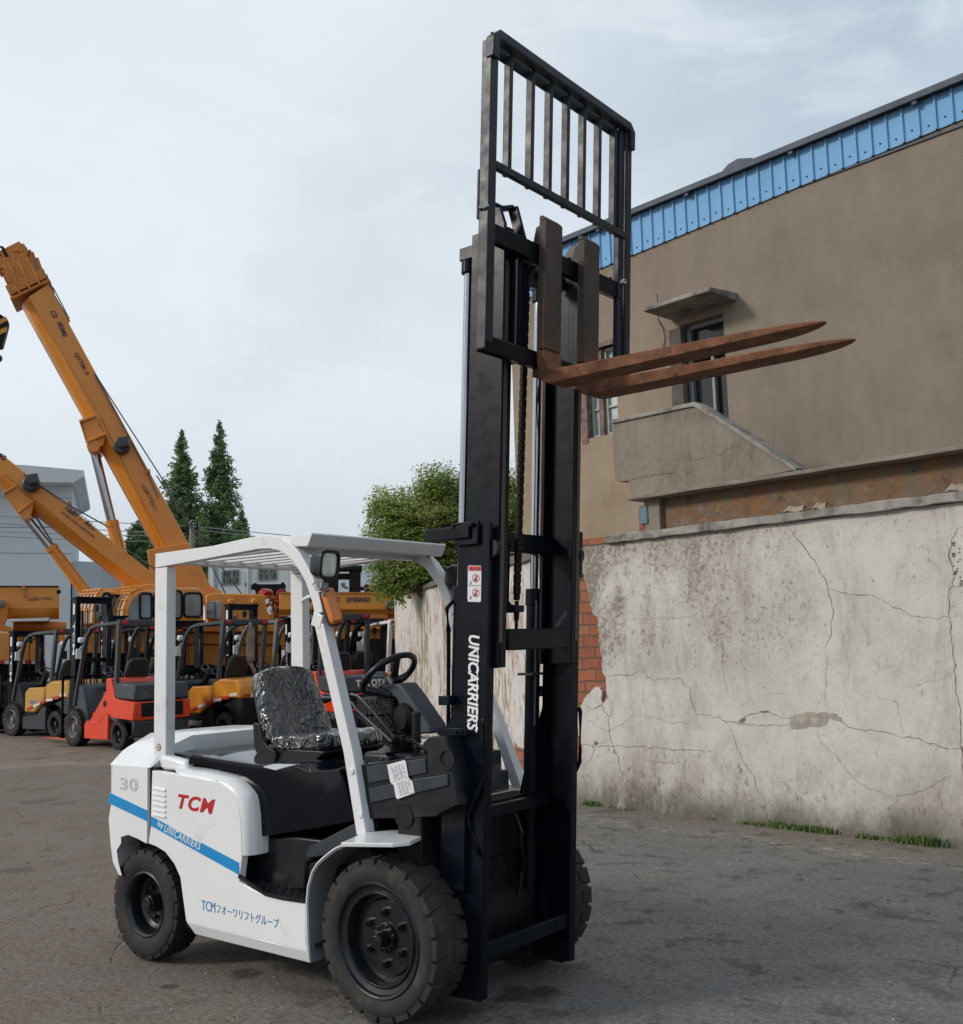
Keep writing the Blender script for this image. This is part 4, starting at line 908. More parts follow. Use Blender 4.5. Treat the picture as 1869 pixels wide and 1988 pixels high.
def plaster(name, a, b, stain, dirt, vs=1.2, topst=.0, z0=None, hi=2.6, amt=.8, streak=.25):
    k = NB(name); n1 = k.noise(vs, 6, .6); c = k.mix(k.ramp(n1, .35, .65), a, b)
    st = k.noise(2.2, 10, .78, (1, 1, streak), .6)
    sp = k.n('ShaderNodeSeparateXYZ'); k.l(k.tc.outputs['Object'], sp.inputs[0])
    lowd = k.ramp(sp.outputs[2], 0, .75, 1, 0)
    topm = k.ramp(k.math('ADD', sp.outputs[2], k.math('MULTIPLY', k.noise(1.3, 4), .5)), hi-1.25, hi-.75, 0, 1)
    leftm = k.ramp(sp.outputs[0], .3, 3.0, 1, .15)
    zone = k.math('MULTIPLY', topm, leftm)
    patch = k.ramp(k.noise(1.9, 6, .65, (1, 1, .45), .5), .38, .56)
    flaky = k.ramp(k.math('ADD', k.noise(15, 9, .8, (1, 1, .7), 1.0), k.math('MULTIPLY', st, .35)), .62, .72)
    f1 = k.math('MULTIPLY', k.math('MULTIPLY', zone, patch), k.math('ADD', k.math('MULTIPLY', flaky, .85), .22))
    if topst:
        dn_ = k.math('MULTIPLY', zone, k.math('ADD', k.math('MULTIPLY', patch, .8), .2)); sp1 = k.ramp(k.math('ADD', k.noise(24, 10, .78, (1, 1, .8), .6), k.math('MULTIPLY', dn_, .185)), .60, .66)
        c = k.mix(k.math('MULTIPLY', dn_, k.ramp(k.noise(4, 9, .75, (1, 1, .35), .8), .40, .62, .12, .62)), c, stain); c = k.mix(k.math('MULTIPLY', sp1, .68), c, k.mix(k.noise(9, 5), (.20, .155, .118), (.13, .098, .072)))
        lw_ = k.math('MULTIPLY', k.ramp(sp.outputs[2], .0, .7, 1, 0), k.ramp(k.noise(1.7, 6, .7, (1, 1, .5)), .40, .58)); sp2 = k.ramp(k.math('ADD', k.noise(20, 10, .75, (1, 1, .5), .4), k.math('MULTIPLY', lw_, .16)), .60, .66); c = k.mix(k.math('MULTIPLY', sp2, .65), c, (.16, .13, .10))
        c = k.mix(k.math('MULTIPLY', f1, .25), c, stain)
    else: c = k.mix(k.math('MULTIPLY', f1, topst), c, stain)
    c = k.mix(k.ramp(st, .52, .70, 0, .55*amt), c, stain)
    gr = k.math('MULTIPLY', lowd, k.ramp(k.noise(2.4, 8, .7, (1, 1, .7), .4), .36, .60)); c = k.mix(k.math('MULTIPLY', gr, amt), c, dirt)
    c = k.mix(k.math('MULTIPLY', k.ramp(k.math('ADD', sp.outputs[2], k.math('MULTIPLY', k.noise(2.5, 5), -.25)), -.08, .16, 1, 0), .75), c, (.085, .082, .058))
    c = k.mix(k.math('MULTIPLY', k.ramp(k.noise(50, 5, .75), .55, .75), .22), c, dirt)
    c = k.mix(k.math('MULTIPLY', k.ramp(k.noise(4.5, 12, .82, (1, 1, .6), .8), .50, .66), .38*amt), c, stain); c = k.mix(k.ramp(k.noise(3, 10, .8, (1, 1, .8), .5), .55, .75, 0, .5), c, tuple(min(1, x*1.12) for x in b))
    k.setc(c); k.setr(.9); k.b.inputs['Specular IOR Level'].default_value = .2
    k.setn(k.bump(k.math('ADD', k.math('MULTIPLY', k.noise(30, 8, .75), .8), k.math('ADD', k.math('MULTIPLY', k.noise(3, 5), 1.8), k.math('MULTIPLY', f1, -.4))), .55, .014)); return k.m
PLW = plaster('weathered_white_plaster', (.50, .475, .435), (.60, .575, .535), (.17, .130, .098), (.15, .122, .098), topst=1.0)
CRK = mat('crack_brown', (.15, .122, .10), .95, var=.3, vs=20)  # dark brown of the cracks and gouges themselves
COPE = mat('weathered_coping', (.27, .25, .225), .9, var=.3, vs=5, bump=.7, bs=50, dirt=(.07, .06, .05), dirta=.8, ds=4, cut=.48)
def crack_ribbon(m, pts, wpx=.008, nrm=WN, off=.002, mi=0, jit=.012):
    """thin jagged dark line following points that lie on a wall"""
    P = []
    for a, b in zip(pts, pts[1:]):
        n = max(2, int((b-a).length/.035))
        for i in range(n): 
            q = a.lerp(b, i/n); q = q+WT*random.uniform(-jit, jit)+V((0, 0, random.uniform(-jit, jit))) if i else q
            P.append(q)
    P.append(pts[-1]); L = len(P)
    rs = []
    for i, p in enumerate(P):
        d = (P[min(i+1, L-1)]-P[max(i-1, 0)]).normalized(); sd = d.cross(nrm).normalized(); w_ = .56*wpx*random.uniform(.3, 1.15)*(.35+.65*min(1, min(i, L-1-i)/5))
        rs.append((p+nrm*off-sd*w_/2, p+nrm*off+sd*w_/2))
    o = len(m.v)
    for a, b in rs: m.v += [a, b]
    for i in range(L-1): m.f.append([o+2*i, o+2*i+1, o+2*i+3, o+2*i+2]); m.mi.append(mi)
fr = frame_on(WA, WT)
WW = thing('plaster_wall', 'tall cracked white plaster wall with bare brick showing beside the mast', 'wall', WA); WW.matrix_world = fr; FR[WW] = fr
def onw(p, k_=WK): return U(p, WN, k_)
def wpt(s, d, z): return WA+WT*s-WN*d+V((0, 0, z))
m = MB(); vs = [wpt(s, d, z) for s in (-.45, 9) for d in (.035, .30) for z in (-.05, 2.56)]
m.add(vs, [[0, 1, 3, 2], [4, 6, 7, 5], [0, 4, 5, 1], [2, 3, 7, 6], [0, 2, 6, 4], [1, 5, 7, 3]]); 
m.add([wpt(s, d, z) for s in (-.45, .62) for d in (-.0, .25) for z in (2.562, 2.635)], [[0, 1, 3, 2], [4, 6, 7, 5], [0, 4, 5, 1], [2, 3, 7, 6], [0, 2, 6, 4], [1, 5, 7, 3]]); m.build('brick_core', BRICK, WW, smooth=False)
PL = [(-60, 140), (-60, 300), (40, 300), (68, 282), (78, 320), (90, 370), (100, 430), (115, 480), (135, 490), (137, 540), (140, 600), (150, 655), (160, 700), (160, 755), (175, 780), (178, 850), (186, 872), (172, 885), (160, 905), (152, 870), (155, 840), (140, 820), (130, 820), (105, 842), (80, 870), (60, 905), (44, 940), (42, 1010), (50, 1060), (62, 1100), (60, 1150), (40, 1180), (34, 1200), (-60, 1205)]
def rag(P, n=4, j=5):
    o = []
    for a, b in zip(P, P[1:]+P[:1]):
        o.append(a)
        for i in range(1, n): t_ = i/n; o.append((a[0]+(b[0]-a[0])*t_+random.uniform(-j, j), a[1]+(b[1]-a[1])*t_+random.uniform(-j, j)))
    return o
random.seed(4)
pp = rag(PL, 3, 3)[:-2]
pts = []
for p in pp:
    q = onw(w4(*p)); s_ = (q-WA).dot(WT); pts.append(wpt(s_ if p[0] > -50 else -.46, 0, max(0, min(q.z, 2.55))))
pts[0].z = 2.558; pts = [p for p in pts]
pts.append(wpt(-.46, 0, -.04)); pts.append(wpt(9, 0, -.04)); pts.append(wpt(9, 0, 2.558))
m = MB(); m.ext(pts, -WN*.034)
m.build('plaster', PLW, WW, smooth=False)
m = MB(); a = onw((1180, 1050)); s0 = (a-WA).dot(WT)
prof = [(-.06, 2.56), (-.055, 2.635), (.30, 2.655), (.30, 2.56)]
S_ = [s0+i*.12 for i in range(int((9-s0)/.12))]
m.rings([[wpt(s, d+random.uniform(-.006, .006), z+random.uniform(-.006, .008)) for d, z in prof] for s in S_]); m.build('coping', COPE, WW, bev=.008)
m = MB(); random.seed(21)
cracks = [
 ([(1040, 60), (1075, 110), (1120, 165), (1165, 220), (1200, 290), (1228, 355), (1245, 410), (1252, 490), (1243, 580), (1215, 635)], .013), ([(1215, 635), (1225, 700), (1218, 775), (1215, 850), (1220, 930)], .005),
 ([(1228, 350), (1290, 375), (1420, 385), (1520, 430), (1590, 465), (1620, 485), (1700, 490), (1805, 492)], .011),
 ([(1860, 60), (1815, 120), (1800, 200), (1830, 300), (1822, 345), (1800, 370), (1805, 450), (1808, 560), (1825, 690), (1835, 820), (1858, 930), (1856, 1040), (1862, 1160), (1869, 1300)], .013), ([(1822, 345), (1869, 345)], .016),
 ([(175, 765), (300, 765), (358, 740), (372, 775), (400, 790), (460, 783), (535, 783), (550, 815), (578, 830), (585, 900), (605, 950), (715, 963), (740, 985), (800, 992), (850, 1002), (940, 1008), (1050, 1002)], .010),
 ([(715, 963), (765, 1010), (795, 1110), (830, 1180), (880, 1250), (895, 1310), (930, 1360)], .010),
 ([(790, 990), (835, 965), (910, 938), (950, 942), (1000, 965), (1050, 970)], .014), ([(1220, 935), (1270, 975), (1340, 1015), (1450, 1030), (1560, 1055), (1660, 1065), (1760, 1105), (1869, 1115)], .013),
 ([(1170, 1030), (1200, 1090), (1285, 1175), (1340, 1245), (1420, 1305), (1520, 1340), (1620, 1330), (1700, 1300), (1790, 1250), (1830, 1220)], .007), ([(1285, 1175), (1325, 1135)], .006),
 ([(60, 905), (120, 930), (158, 905), (165, 935), (192, 965), (205, 935), (205, 905), (186, 872)], .013), ([(192, 965), (192, 1030), (200, 1075), (235, 1150), (245, 1220), (265, 1290)], .013),
 ([(48, 960), (100, 985), (150, 1020), (190, 1030), (240, 1005), (280, 975), (320, 950)], .006), ([(330, 955), (355, 870), (352, 800), (372, 775)], .006), ([(320, 950), (400, 965), (480, 990), (560, 995), (605, 960)], .005),
 ([(45, 1095), (150, 1103), (300, 1105), (420, 1110), (520, 1118), (700, 1130)], .011), ([(340, 1168), (420, 1175), (550, 1185)], .008), ([(60, 1195), (100, 1175), (120, 1120), (118, 1095), (200, 1078)], .006),
 ([(540, 1115), (552, 1180), (548, 1260), (600, 1330), (690, 1390)], .009), ([(515, 1010), (530, 1080), (545, 1120)], .006), ([(480, 600), (510, 660), (520, 740), (540, 790)], .006), ([(685, 500), (715, 560), (733, 650), (735, 760), (760, 870)], .005),
 ([(1410, 845), (1500, 880), (1555, 895), (1570, 960), (1585, 1045)], .005), ([(1600, 830), (1700, 795), (1800, 780)], .004), ([(970, 1275), (1060, 1272)], .006), ([(95, 165), (90, 215), (68, 282)], .009), ([(140, 490), (200, 522), (260, 520), (270, 500), (420, 495), (570, 490)], .005), ([(950, 850), (1030, 855)], .006), ([(75, 1235), (95, 1300)], .006), ([(210, 1330), (222, 1270)], .006), ([(1535, 1340), (1540, 1400)], .006), ([(960, 1240), (975, 1330), (990, 1400)], .005)]
for P_, w_ in cracks: crack_ribbon(m, [onw(w4(*p)) for p in P_], w_)
# gouges where the plaster has broken away
for P_ in ([(120, 1083), (132, 1078), (140, 1088), (135, 1098), (122, 1097)], [(805, 992), (815, 975), (835, 965), (838, 975), (828, 990)], [(905, 936), (945, 934), (950, 942), (915, 944)], [(1830, 270), (1840, 275), (1836, 290), (1828, 285)], [(1862, 1100), (1869, 1108), (1869, 1130), (1860, 1120)]):
    m.ext([onw(w4(*p))+WN*.003 for p in P_], -WN*.002)
for j in range(16):
    x = 1830+random.uniform(-8, 34); y = 140+j*13+random.uniform(-5, 5); r_ = random.uniform(4, 10); m.ext([onw(w4(x+r_*math.cos(a), y+r_*.8*math.sin(a)))+WN*.003 for a in (0, 1.1, 2, 3.3, 4.2, 5.3)], -WN*.002)
m.build('crack', CRK, WW, smooth=False)
m = MB(); P_ = rag([(1050, 968), (1075, 950), (1110, 946), (1140, 940), (1180, 948), (1220, 940), (1275, 950), (1300, 985), (1262, 978), (1235, 968), (1215, 1000), (1190, 1012), (1150, 1008), (1110, 1018), (1060, 1022), (1045, 1000)], 5, 5); m.ext([onw(w4(*p))+WN*.0035 for p in P_], -WN*.003); m.build('mortar_patch', mat('mortar_patch', (.34, .305, .26), .95, var=.3, vs=9, bump=.8, bs=60, dirt=(.19, .15, .115), dirta=.7, ds=12), WW, smooth=False)

# ---- far wall, running away to the left behind the machine
FA = V((-3.25, 5.40, 0)); FB = V((-9.75, 10.30, 0)); FT = (FB-FA).normalized()
PLF = plaster('flaking_cream_plaster', (.46, .42, .37), (.52, .49, .45), (.20, .155, .11), (.20, .165, .13), amt=.9, streak=.16)
k = NB('peeling_limewash'); st = k.noise(11, 9, .72, (1, 1, .22), 1.1); s2 = k.noise(1.3, 5, .6, (1, 1, .5))
c = k.mix(k.ramp(k.math('ADD', st, k.math('MULTIPLY', k.math('SUBTRACT', s2, .5), .55)), .50, .56), (.56, .53, .50), (.27, .205, .145)); c = k.mix(k.ramp(k.noise(24, 5, .7), .5, .75, 0, .4), c, (.38, .31, .25))
k.setc(c); k.setr(.92); k.setn(k.bump(st, .6, .012)); LIME = k.m
ffr = frame_on(FA, FA-FB); WF = thing('boundary_wall', 'peeling cream boundary wall running back behind the steering wheel', 'wall', FA); WF.matrix_world = ffr; FR[WF] = ffr
FN = V((-FT.y, FT.x, 0)); FN = FN if FN.dot(CAM-FA) > 0 else -FN
def fpt(s, d, z): return FA+FT*s-FN*d+V((0, 0, z))
Lf = (FB-FA).length
m = MB(); m.add([fpt(s, d, z) for s in (-.13, Lf) for d in (0, .26) for z in (-.05, 2.50)], [[0, 1, 3, 2], [4, 6, 7, 5], [0, 4, 5, 1], [2, 3, 7, 6], [0, 2, 6, 4], [1, 5, 7, 3]]); m.build('wall_face', LIME, WF, smooth=False)
m = MB(); m.rings([[fpt(s, d+random.uniform(-.01, .01), z+random.uniform(-.012, .012)) for d, z in ((-.05, 2.50), (-.045, 2.56), (.12, 2.63), (.30, 2.56), (.30, 2.50))] for s in [-.13+i*.2 for i in range(int((Lf+.13)/.2)+1)]]); m.build('coping', mat('mossy_coping', (.13, .105, .085), .95, var=.35, vs=6, bump=.9, bs=30, dirt=(.05, .045, .035), dirta=.7), WF, bev=.01)
def onf(p): return U(p, FN, FN.dot(FA))
m = MB(); cb_ = cr(1350, 1250, 1.9889)
m.ext([onf(cb_(*p))+FN*.004 for p in rag([(105, 1525), (118, 1560), (150, 1570), (160, 1600), (155, 1690), (115, 1660), (108, 1600)], 3, 3)], -FN*.003)
m.build('brick_patch', BRICK, WF, smooth=False)

# ---- low structure between wall and house: ledge, recessed band, stair parapet
OLD = plaster('old_cement_render', (.21, .18, .145), (.29, .25, .205), (.085, .070, .056), (.12, .10, .08), amt=1.25, streak=.22)
k = NB('rusty_stained_band'); a = k.noise(2.6, 8, .72, (1, 1, .9), 1.4); b = k.noise(9, 8, .7, (1, 1, 1), .5)
c = k.mix(k.ramp(a, .42, .60), (.17, .13, .095), (.24, .115, .045)); c = k.mix(k.ramp(b, .55, .68, 0, .8), c, (.27, .23, .18)); c = k.mix(k.ramp(k.noise(6, 6), .55, .7, 0, .7), c, (.07, .05, .035)); k.setc(c); k.setr(.95); k.setn(k.bump(b, 1, .04)); BAND = k.m
ST = thing('stair_block', 'weathered cement stair parapet with a cracked side standing on a ledge above the white wall', 'staircase', WA); ST.matrix_world = fr; FR[ST] = fr
sL = (onw((1245, 990))-WA).dot(WT)
def wbox(m, s0, s1, d0, d1, z0, z1, mi=0):
    m.add([wpt(s, d, z) for s in (s0, s1) for d in (d0, d1) for z in (z0, z1)], [[0, 1, 3, 2], [4, 6, 7, 5], [0, 4, 5, 1], [2, 3, 7, 6], [0, 2, 6, 4], [1, 5, 7, 3]], mi)
m = MB(); wbox(m, sL+.12, 9, .16, .40, 2.60, 2.965); m.build('stained_band', BAND, ST, smooth=False)
m = MB(); wbox(m, sL-.05, sL+.14, .10, .38, 2.62, 2.955); m.build('end_pier', OLD, ST, bev=.01)
m = MB(); wbox(m, sL-.10, sL+.0, .085, .30, 2.72, 2.90); m.build('blue_paint_patch', mat('faded_blue_paint', (.13, .20, .25), .9, var=.3, vs=14, dirt=(.3, .27, .22), dirta=.7, ds=9), ST, bev=.01)
m = MB(); wbox(m, sL-.14, sL-.055, .12, .24, 2.64, 2.80); wbox(m, sL-.12, sL-.06, .10, .26, 2.80, 2.90); m.build('broken_brick', BRICK, ST, bev=.008)
m = MB(); s1 = (onw((1220, 975))-WA).dot(WT)
m.rings([[wpt(s, d+random.uniform(-.004, .004), z+random.uniform(-.003, .003)) for d, z in ((-.03, 2.955), (-.035, 2.985), (.50, 3.0), (.5, 2.955))] for s in [s1+i*.15 for i in range(int((9-s1)/.15))]]); m.build('ledge', mat('ledge_cement', (.24, .20, .165), .9, var=.3, vs=4, bump=.6, bs=40, dirt=(.08, .065, .05), dirta=.7), ST, bev=.004)
par = [onw(w3(*p)) for p in ((212, 180), (600, 98), (1078, 402), (300, 551), (292, 500), (283, 455), (240, 458), (222, 452), (216, 380), (210, 260))]
m = MB(); m.ext([p+WN*.01 for p in par], -WN*.14); m.build('parapet', OLD, ST, bev=.006)
m = MB(); ca = onw(w3(208, 176)); cb2 = onw(w3(602, 92)); cc = onw(w3(1085, 402)); 
m.sweep([ca-WN*.065, cb2-WN*.065, cc-WN*.065], [(-.10, -.018), (.10, -.018), (.10, .022), (-.10, .022)]); m.build('parapet_cap', COPE, ST, bev=.006)
m = MB()
for P_, w_ in (([(278, 452), (360, 435), (430, 425), (505, 415), (520, 425), (543, 450)], .016), ([(525, 357), (600, 355), (680, 343), (740, 315), (810, 277)], .009), ([(543, 450), (560, 420), (600, 400), (625, 378)], .006), ([(545, 452), (570, 475), (612, 488)], .006), ([(470, 120), (460, 160), (480, 200), (470, 240)], .005), ([(280, 465), (300, 445), (360, 437)], .006)):
    crack_ribbon(m, [onw(w3(*p))+WN*.012 for p in P_], w_)
m.build('crack', CRK, ST, smooth=False)
m = MB(); random.seed(9)
for (x, y, a_) in ((1140, 560, 1), (1000, 585, 1.6), (1770, 495, 1.4), (1820, 490, .8)):
    q = onw(w3(x, y)); s_ = (q-WA).dot(WT); P9 = [[wpt(s_+.13*a_*i/4, .03+.02*j+.015*math.sin(i), 2.655+.05*math.sin(j*.9)*(1 if i else .2)+.012*math.sin(i*1.7)+random.uniform(-.006, .006)) for i in range(5)] for j in range(4)]; m.add([p for r_ in P9 for p in r_], [[j*5+i, j*5+i+1, j*5+i+6, j*5+i+5] for j in range(3) for i in range(4)])
o = m.build('plaster_flake', mat('loose_flake', (.30, .25, .2), .9), None, smooth=False); md = o.modifiers.new('t', 'SOLIDIFY'); md.thickness = .008; tag(o, 'loose curled plaster flakes lying on the coping of the white wall', 'debris', kind='stuff')

# ================================================================== HOUSE
HO = thing('rendered_house', 'tall brown rendered building with a blue ribbed metal strip under its roof', 'building', WA-WN*1.2); hf = frame_on(WA-WN*1.2, WT); HO.matrix_world = hf; FR[HO] = hf
HK = WK-1.2
def onh(p, o_=0): return U(p, WN, HK+o_)
def hpt(s, d, z): return WA+WT*s-WN*(1.2+d)+V((0, 0, z))
s0 = (onh((1000, 900))-WA).dot(WT)
k = NB('brown_cement_render'); n1 = k.noise(.9, 6, .6); sp = k.n('ShaderNodeSeparateXYZ'); k.l(k.tc.outputs['Object'], sp.inputs[0])
bound = k.math('ADD', sp.outputs[0], k.math('MULTIPLY', k.noise(1.5, 4), .25))
c = k.mix(k.ramp(n1, .35, .65), (.215, .178, .143), (.245, .206, .167)); c = k.mix(k.math('MULTIPLY', k.ramp(bound, .2, 1.6, 1, 0), k.ramp(sp.outputs[2], 3.6, 5.6, .9, .12)), c, k.mix(k.ramp(k.noise(1.3, 6, .7), .4, .6), (.30, .228, .15), (.34, .275, .203)))
c = k.mix(k.ramp(k.noise(2, 8, .75, (1, 1, .2), .3), .56, .72, 0, .30), c, (.12, .10, .085)); c = k.mix(k.ramp(k.noise(60, 2), .70, .74, 0, .5), c, (.09, .075, .06)); c = k.mix(1, c, k.mix(k.ramp(k.noise(3.5, 9, .75, (1, 1, .5)), .35, .65), (.88, .88, .88), (1.10, 1.09, 1.07)), 'MULTIPLY')
k.setc(c); k.setr(.92); k.b.inputs['Specular IOR Level'].default_value = .2
k.setn(k.bump(k.math('ADD', k.noise(60, 6, .8), k.math('MULTIPLY', k.noise(5, 4), 1.6)), .5, .010)); RENDER = k.m
# window openings left as holes: build the facade from rectangles round them
def sz(p): q = onh(p); return (q-WA).dot(WT), q.z
dl, dt_ = sz(c2(590, 1225))[0], sz(c2(700, 1170))[1]; dr = sz(c2(800, 1500))[0]; dt_ = sz(c2(785, 1168))[1]; db = 3.05
wl_, wr_ = sz((1128, 800))[0], sz((1199, 800))[0]; wt_ = sz(c1(770, 1330))[1]; wb_ = sz(w3(225, 225))[1]
ZT = 6.40
m = MB()
def hbox(m, a, b, d0, d1, z0, z1, mi=0): m.add([hpt(s, d, z) for s in (a, b) for d in (d0, d1) for z in (z0, z1)], [[0, 1, 3, 2], [4, 6, 7, 5], [0, 4, 5, 1], [2, 3, 7, 6], [0, 2, 6, 4], [1, 5, 7, 3]], mi)
ybr = [(s0, wl_, -.05, ZT), (wl_, wr_, -.05, wb_), (wl_, wr_, wt_, ZT), (wr_, dl, -.05, ZT), (dl, dr, -.05, db), (dl, dr, dt_, ZT), (dr, 12, -.05, ZT)]
# one outer skin with reveals
for a, b, z0, z1 in ybr: m.add([hpt(a, 0, z0), hpt(b, 0, z0), hpt(b, 0, z1), hpt(a, 0, z1)], [[0, 1, 2, 3]])
for a, b, z0, z1 in ((wl_, wr_, wb_, wt_), (dl, dr, db, dt_)):
    P0 = [hpt(a, 0, z0), hpt(b, 0, z0), hpt(b, 0, z1), hpt(a, 0, z1)]; P1 = [p-WN*.2 for p in P0]; m.add(P0+P1, [[i, (i+1) % 4, 4+(i+1) % 4, 4+i] for i in range(4)])
m.add([hpt(s0, 0, -.05), hpt(s0, 0, ZT), hpt(s0, 9, ZT), hpt(s0, 9, -.05)], [[0, 1, 2, 3]]); m.add([hpt(12, 0, -.05), hpt(12, 0, ZT), hpt(12, 9, ZT), hpt(12, 9, -.05)], [[0, 1, 2, 3]]); m.add([hpt(s0, 9, -.05), hpt(s0, 9, ZT), hpt(12, 9, ZT), hpt(12, 9, -.05)], [[0, 1, 2, 3]])
m.build('wall', RENDER, HO, smooth=False)
CLAD = mat('blue_ribbed_sheet', (.20, .40, .64), .8, .0, var=.06, vs=1.5, dirt=(.14, .26, .40), dirta=.4, ds=3, drip=(1, 1, .25), spec=.12)
zb = 6.04; m = MB(); prof = []
s = s0-.1
while s < 12.1:
    prof += [(s, .020), (s+.108, .020), (s+.116, .042), (s+.130, .042), (s+.138, .020)]; s += .155
o_ = len(m.v)
for s, d in prof: m.v += [hpt(s, -d, 5.940+.034*s), hpt(s, -d, 6.385)]
for i in range(len(prof)-1): m.f.append([o_+2*i, o_+2*i+2, o_+2*i+3, o_+2*i+1]); m.mi.append(0)
for i, (s, d) in enumerate(prof[1::5]):
    if s > -3:
        for dz in (.06,): 
            q = hpt(s-.06, -.021, 5.945+.034*s+dz+.02*(i % 2)); m.cyl(q, q+WN*.006, .009, .009, 6, 1)
cl = m.build('metal_cladding', [CLAD, DARK], HO, smooth=False); md = cl.modifiers.new('t', 'SOLIDIFY'); md.thickness = .002
RF = mat('dark_roof_edge', (.075, .09, .115), .6, var=.2, spec=.25)
m = MB(); hbox(m, s0-.3, 12.2, -.10, 9.2, 6.40, 6.43); hbox(m, s0-.3, 12.2, -.115, -.101, 6.375, 6.44)
hbox(m, s0-.1, 12.1, -.018, -.0, 6.01, 6.035); m.build('roof_edge', RF, HO, bev=.004)
s = s0+.3
while s < 8: m = MB(); hbox(m, s, s+.05, -.098, -.045, 6.34, 6.398); m.build('purlin_end', RF, HO, bev=.004); s += 1.28
m = MB(); q = onh((1395, 318), .2); ss = (q-WA).dot(WT); m.rings([[hpt(a, -.06, 6.43), hpt(a, -.04, 6.43+h_), hpt(a, .5, 6.43+h_*1.1), hpt(a, .5, 6.43)] for a, h_ in ((ss-.12, .02), (ss, .10), (ss+.12, .12), (ss+.28, .07), (ss+.36, .02))]); m.build('ridge_vent', RF, HO, bev=.01)
# canopy
m = MB(); ia, oa, ib, ob_ = onh(c2(835, 1105)), None, onh(c2(550, 1203)), None
sa, za = sz(c2(836, 1104)); sb, zb_ = sz(c2(552, 1204)); zt = (za+zb_)/2-.01
m.rings([[hpt(s, -.0, zt), hpt(s, -.47, zt+.01), hpt(s, -.47, zt+.055), hpt(s, .0, zt+.09)] for s in [sb-.02+(sa-sb+.04)*i/8 for i in range(9)]]); m.build('window_canopy', COPE, HO, bev=.008)
# door-height window
WFR = mat('grey_window_frame', (.16, .17, .18), .5, var=.15, dirt=(.3, .28, .25), dirta=.4); DGL = mat('dark_pane', (.018, .02, .021), .10, var=.4, vs=.8)
wnp = thing_part('window', HO)
m = MB(); hbox(m, dl, dr, .155, .165, db, dt_); m.build('pane', DGL, wnp, smooth=False)
m = MB()
for a, b, z0, z1 in ((dl, dl+.055, db, dt_), (dr-.055, dr, db, dt_), (dl, dr, dt_-.05, dt_), (dl+.30, dl+.34, db, 4.62), (dl, dr, 4.58, 4.62)): hbox(m, a+.001, b-.001, .09, .15, z0, z1-.001)
m.build('window_frame', WFR, wnp, bev=.004)
m = MB(); hbox(m, dl-.16, dl, -.012, .19, db, dt_-.02); m.build('door_jamb', mat('dark_jamb', (.075, .06, .05), .8, var=.3), wnp, bev=.005)
# interior staircase void behind the dark pane is closed by the pane; left casement
wnq = thing_part('window', HO)
LG = NB('hazy_pane'); n_ = LG.noise(1.7, 4); LG.setc(LG.mix(LG.ramp(n_, .4, .6), (.34, .42, .42), (.55, .60, .60))); LG.setr(.12); LG = LG.m
m = MB(); hbox(m, wl_, wr_, .115, .12, wb_, wt_); m.build('pane', LG, wnq, smooth=False)
m = MB(); mid_ = (wl_+wr_)/2
for a, b in ((wl_+.10, mid_-.03), (mid_+.04, wr_-.0)):
    m_ = .035
    for x0, x1, z0, z1 in ((a, a+m_, wb_, wt_), (b-m_, b, wb_, wt_), (a, b, wt_-m_, wt_), (a, b, wb_, wb_+m_)): hbox(m, x0+.001, x1-.001, .075, .11, z0+.001, z1-.001)
    zz = wb_+.33
    while zz < wt_-.1: hbox(m, a+m_, b-m_, .08, .108, zz, zz+.02); zz += .33
m.build('window_frame', mat('green_white_frame', (.40, .43, .40), .6, var=.2, vs=9), wnq, bev=.002)
m = MB(); hbox(m, wl_-.0, wl_+.10, -.01, .07, wb_-.05, wt_+.04); hbox(m, mid_-.03, mid_+.04, .03, .112, wb_, wt_); hbox(m, wl_-.02, wr_, -.02, .06, wt_, wt_+.06)
m.build('wooden_frame', mat('worn_red_frame', (.17, .115, .095), .85, var=.5, vs=14, dirt=(.35, .3, .27), dirta=.6, ds=9), wnq, bev=.003)
for i in range(3):   # bars
    pass
m = MB(); 
for i in range(7): s = wl_+.13+i*.055; m.cyl(hpt(s, .13, wb_), hpt(s, .13, wt_), .004, .004, 6)
m.cyl(hpt(wl_+.12, .13, wb_+.2), hpt(mid_-.05, .13, wb_+.2), .004, .004, 6); m.build('security_bar', WFR, wnq)
m = MB(); a = onh(c2(490, 1200)); m.tube([a+WN*.01, onh(c2(515, 1240))+WN*.02, onh(c2(524, 1280))+WN*.02, onh(c2(515, 1325))+WN*.01], .005, 6); a = onh(c2(487, 1150), .40); m.tube([a-V((0, 0, .12)), a+V((0, 0, .16))], .004, 5); m.build('loose_wire', DARK, HO)

# ================================================================== GRASS at the foot of the wall
GR = NB('grass_blade'); rp = GR.n('ShaderNodeNewGeometry'); GR.setc(GR.mix(rp.outputs['Random Per Island'], (.05, .115, .022), (.16, .20, .06))); GR.setr(.7); GR = GR.m
m = MB(); random.seed(8)
def tuft(s, d, n, h):
    for i in range(n):
        b_ = wpt(s+random.gauss(0, .035), -abs(random.gauss(d, .025))-.005, 0); a = random.uniform(0, 6.28); ln = random.uniform(.4, 1)*h; lean = V((math.cos(a), math.sin(a), 0))*ln*random.uniform(.2, .9); sd = V((-math.sin(a), math.cos(a), 0))*random.uniform(.003, .006)
        mid = b_+lean*.4+V((0, 0, ln*.7)); tip = b_+lean+V((0, 0, ln*random.uniform(.7, 1))); m.add([b_-sd, b_+sd, mid+sd*.8, mid-sd*.8, tip], [[0, 1, 2, 3], [3, 2, 4]])
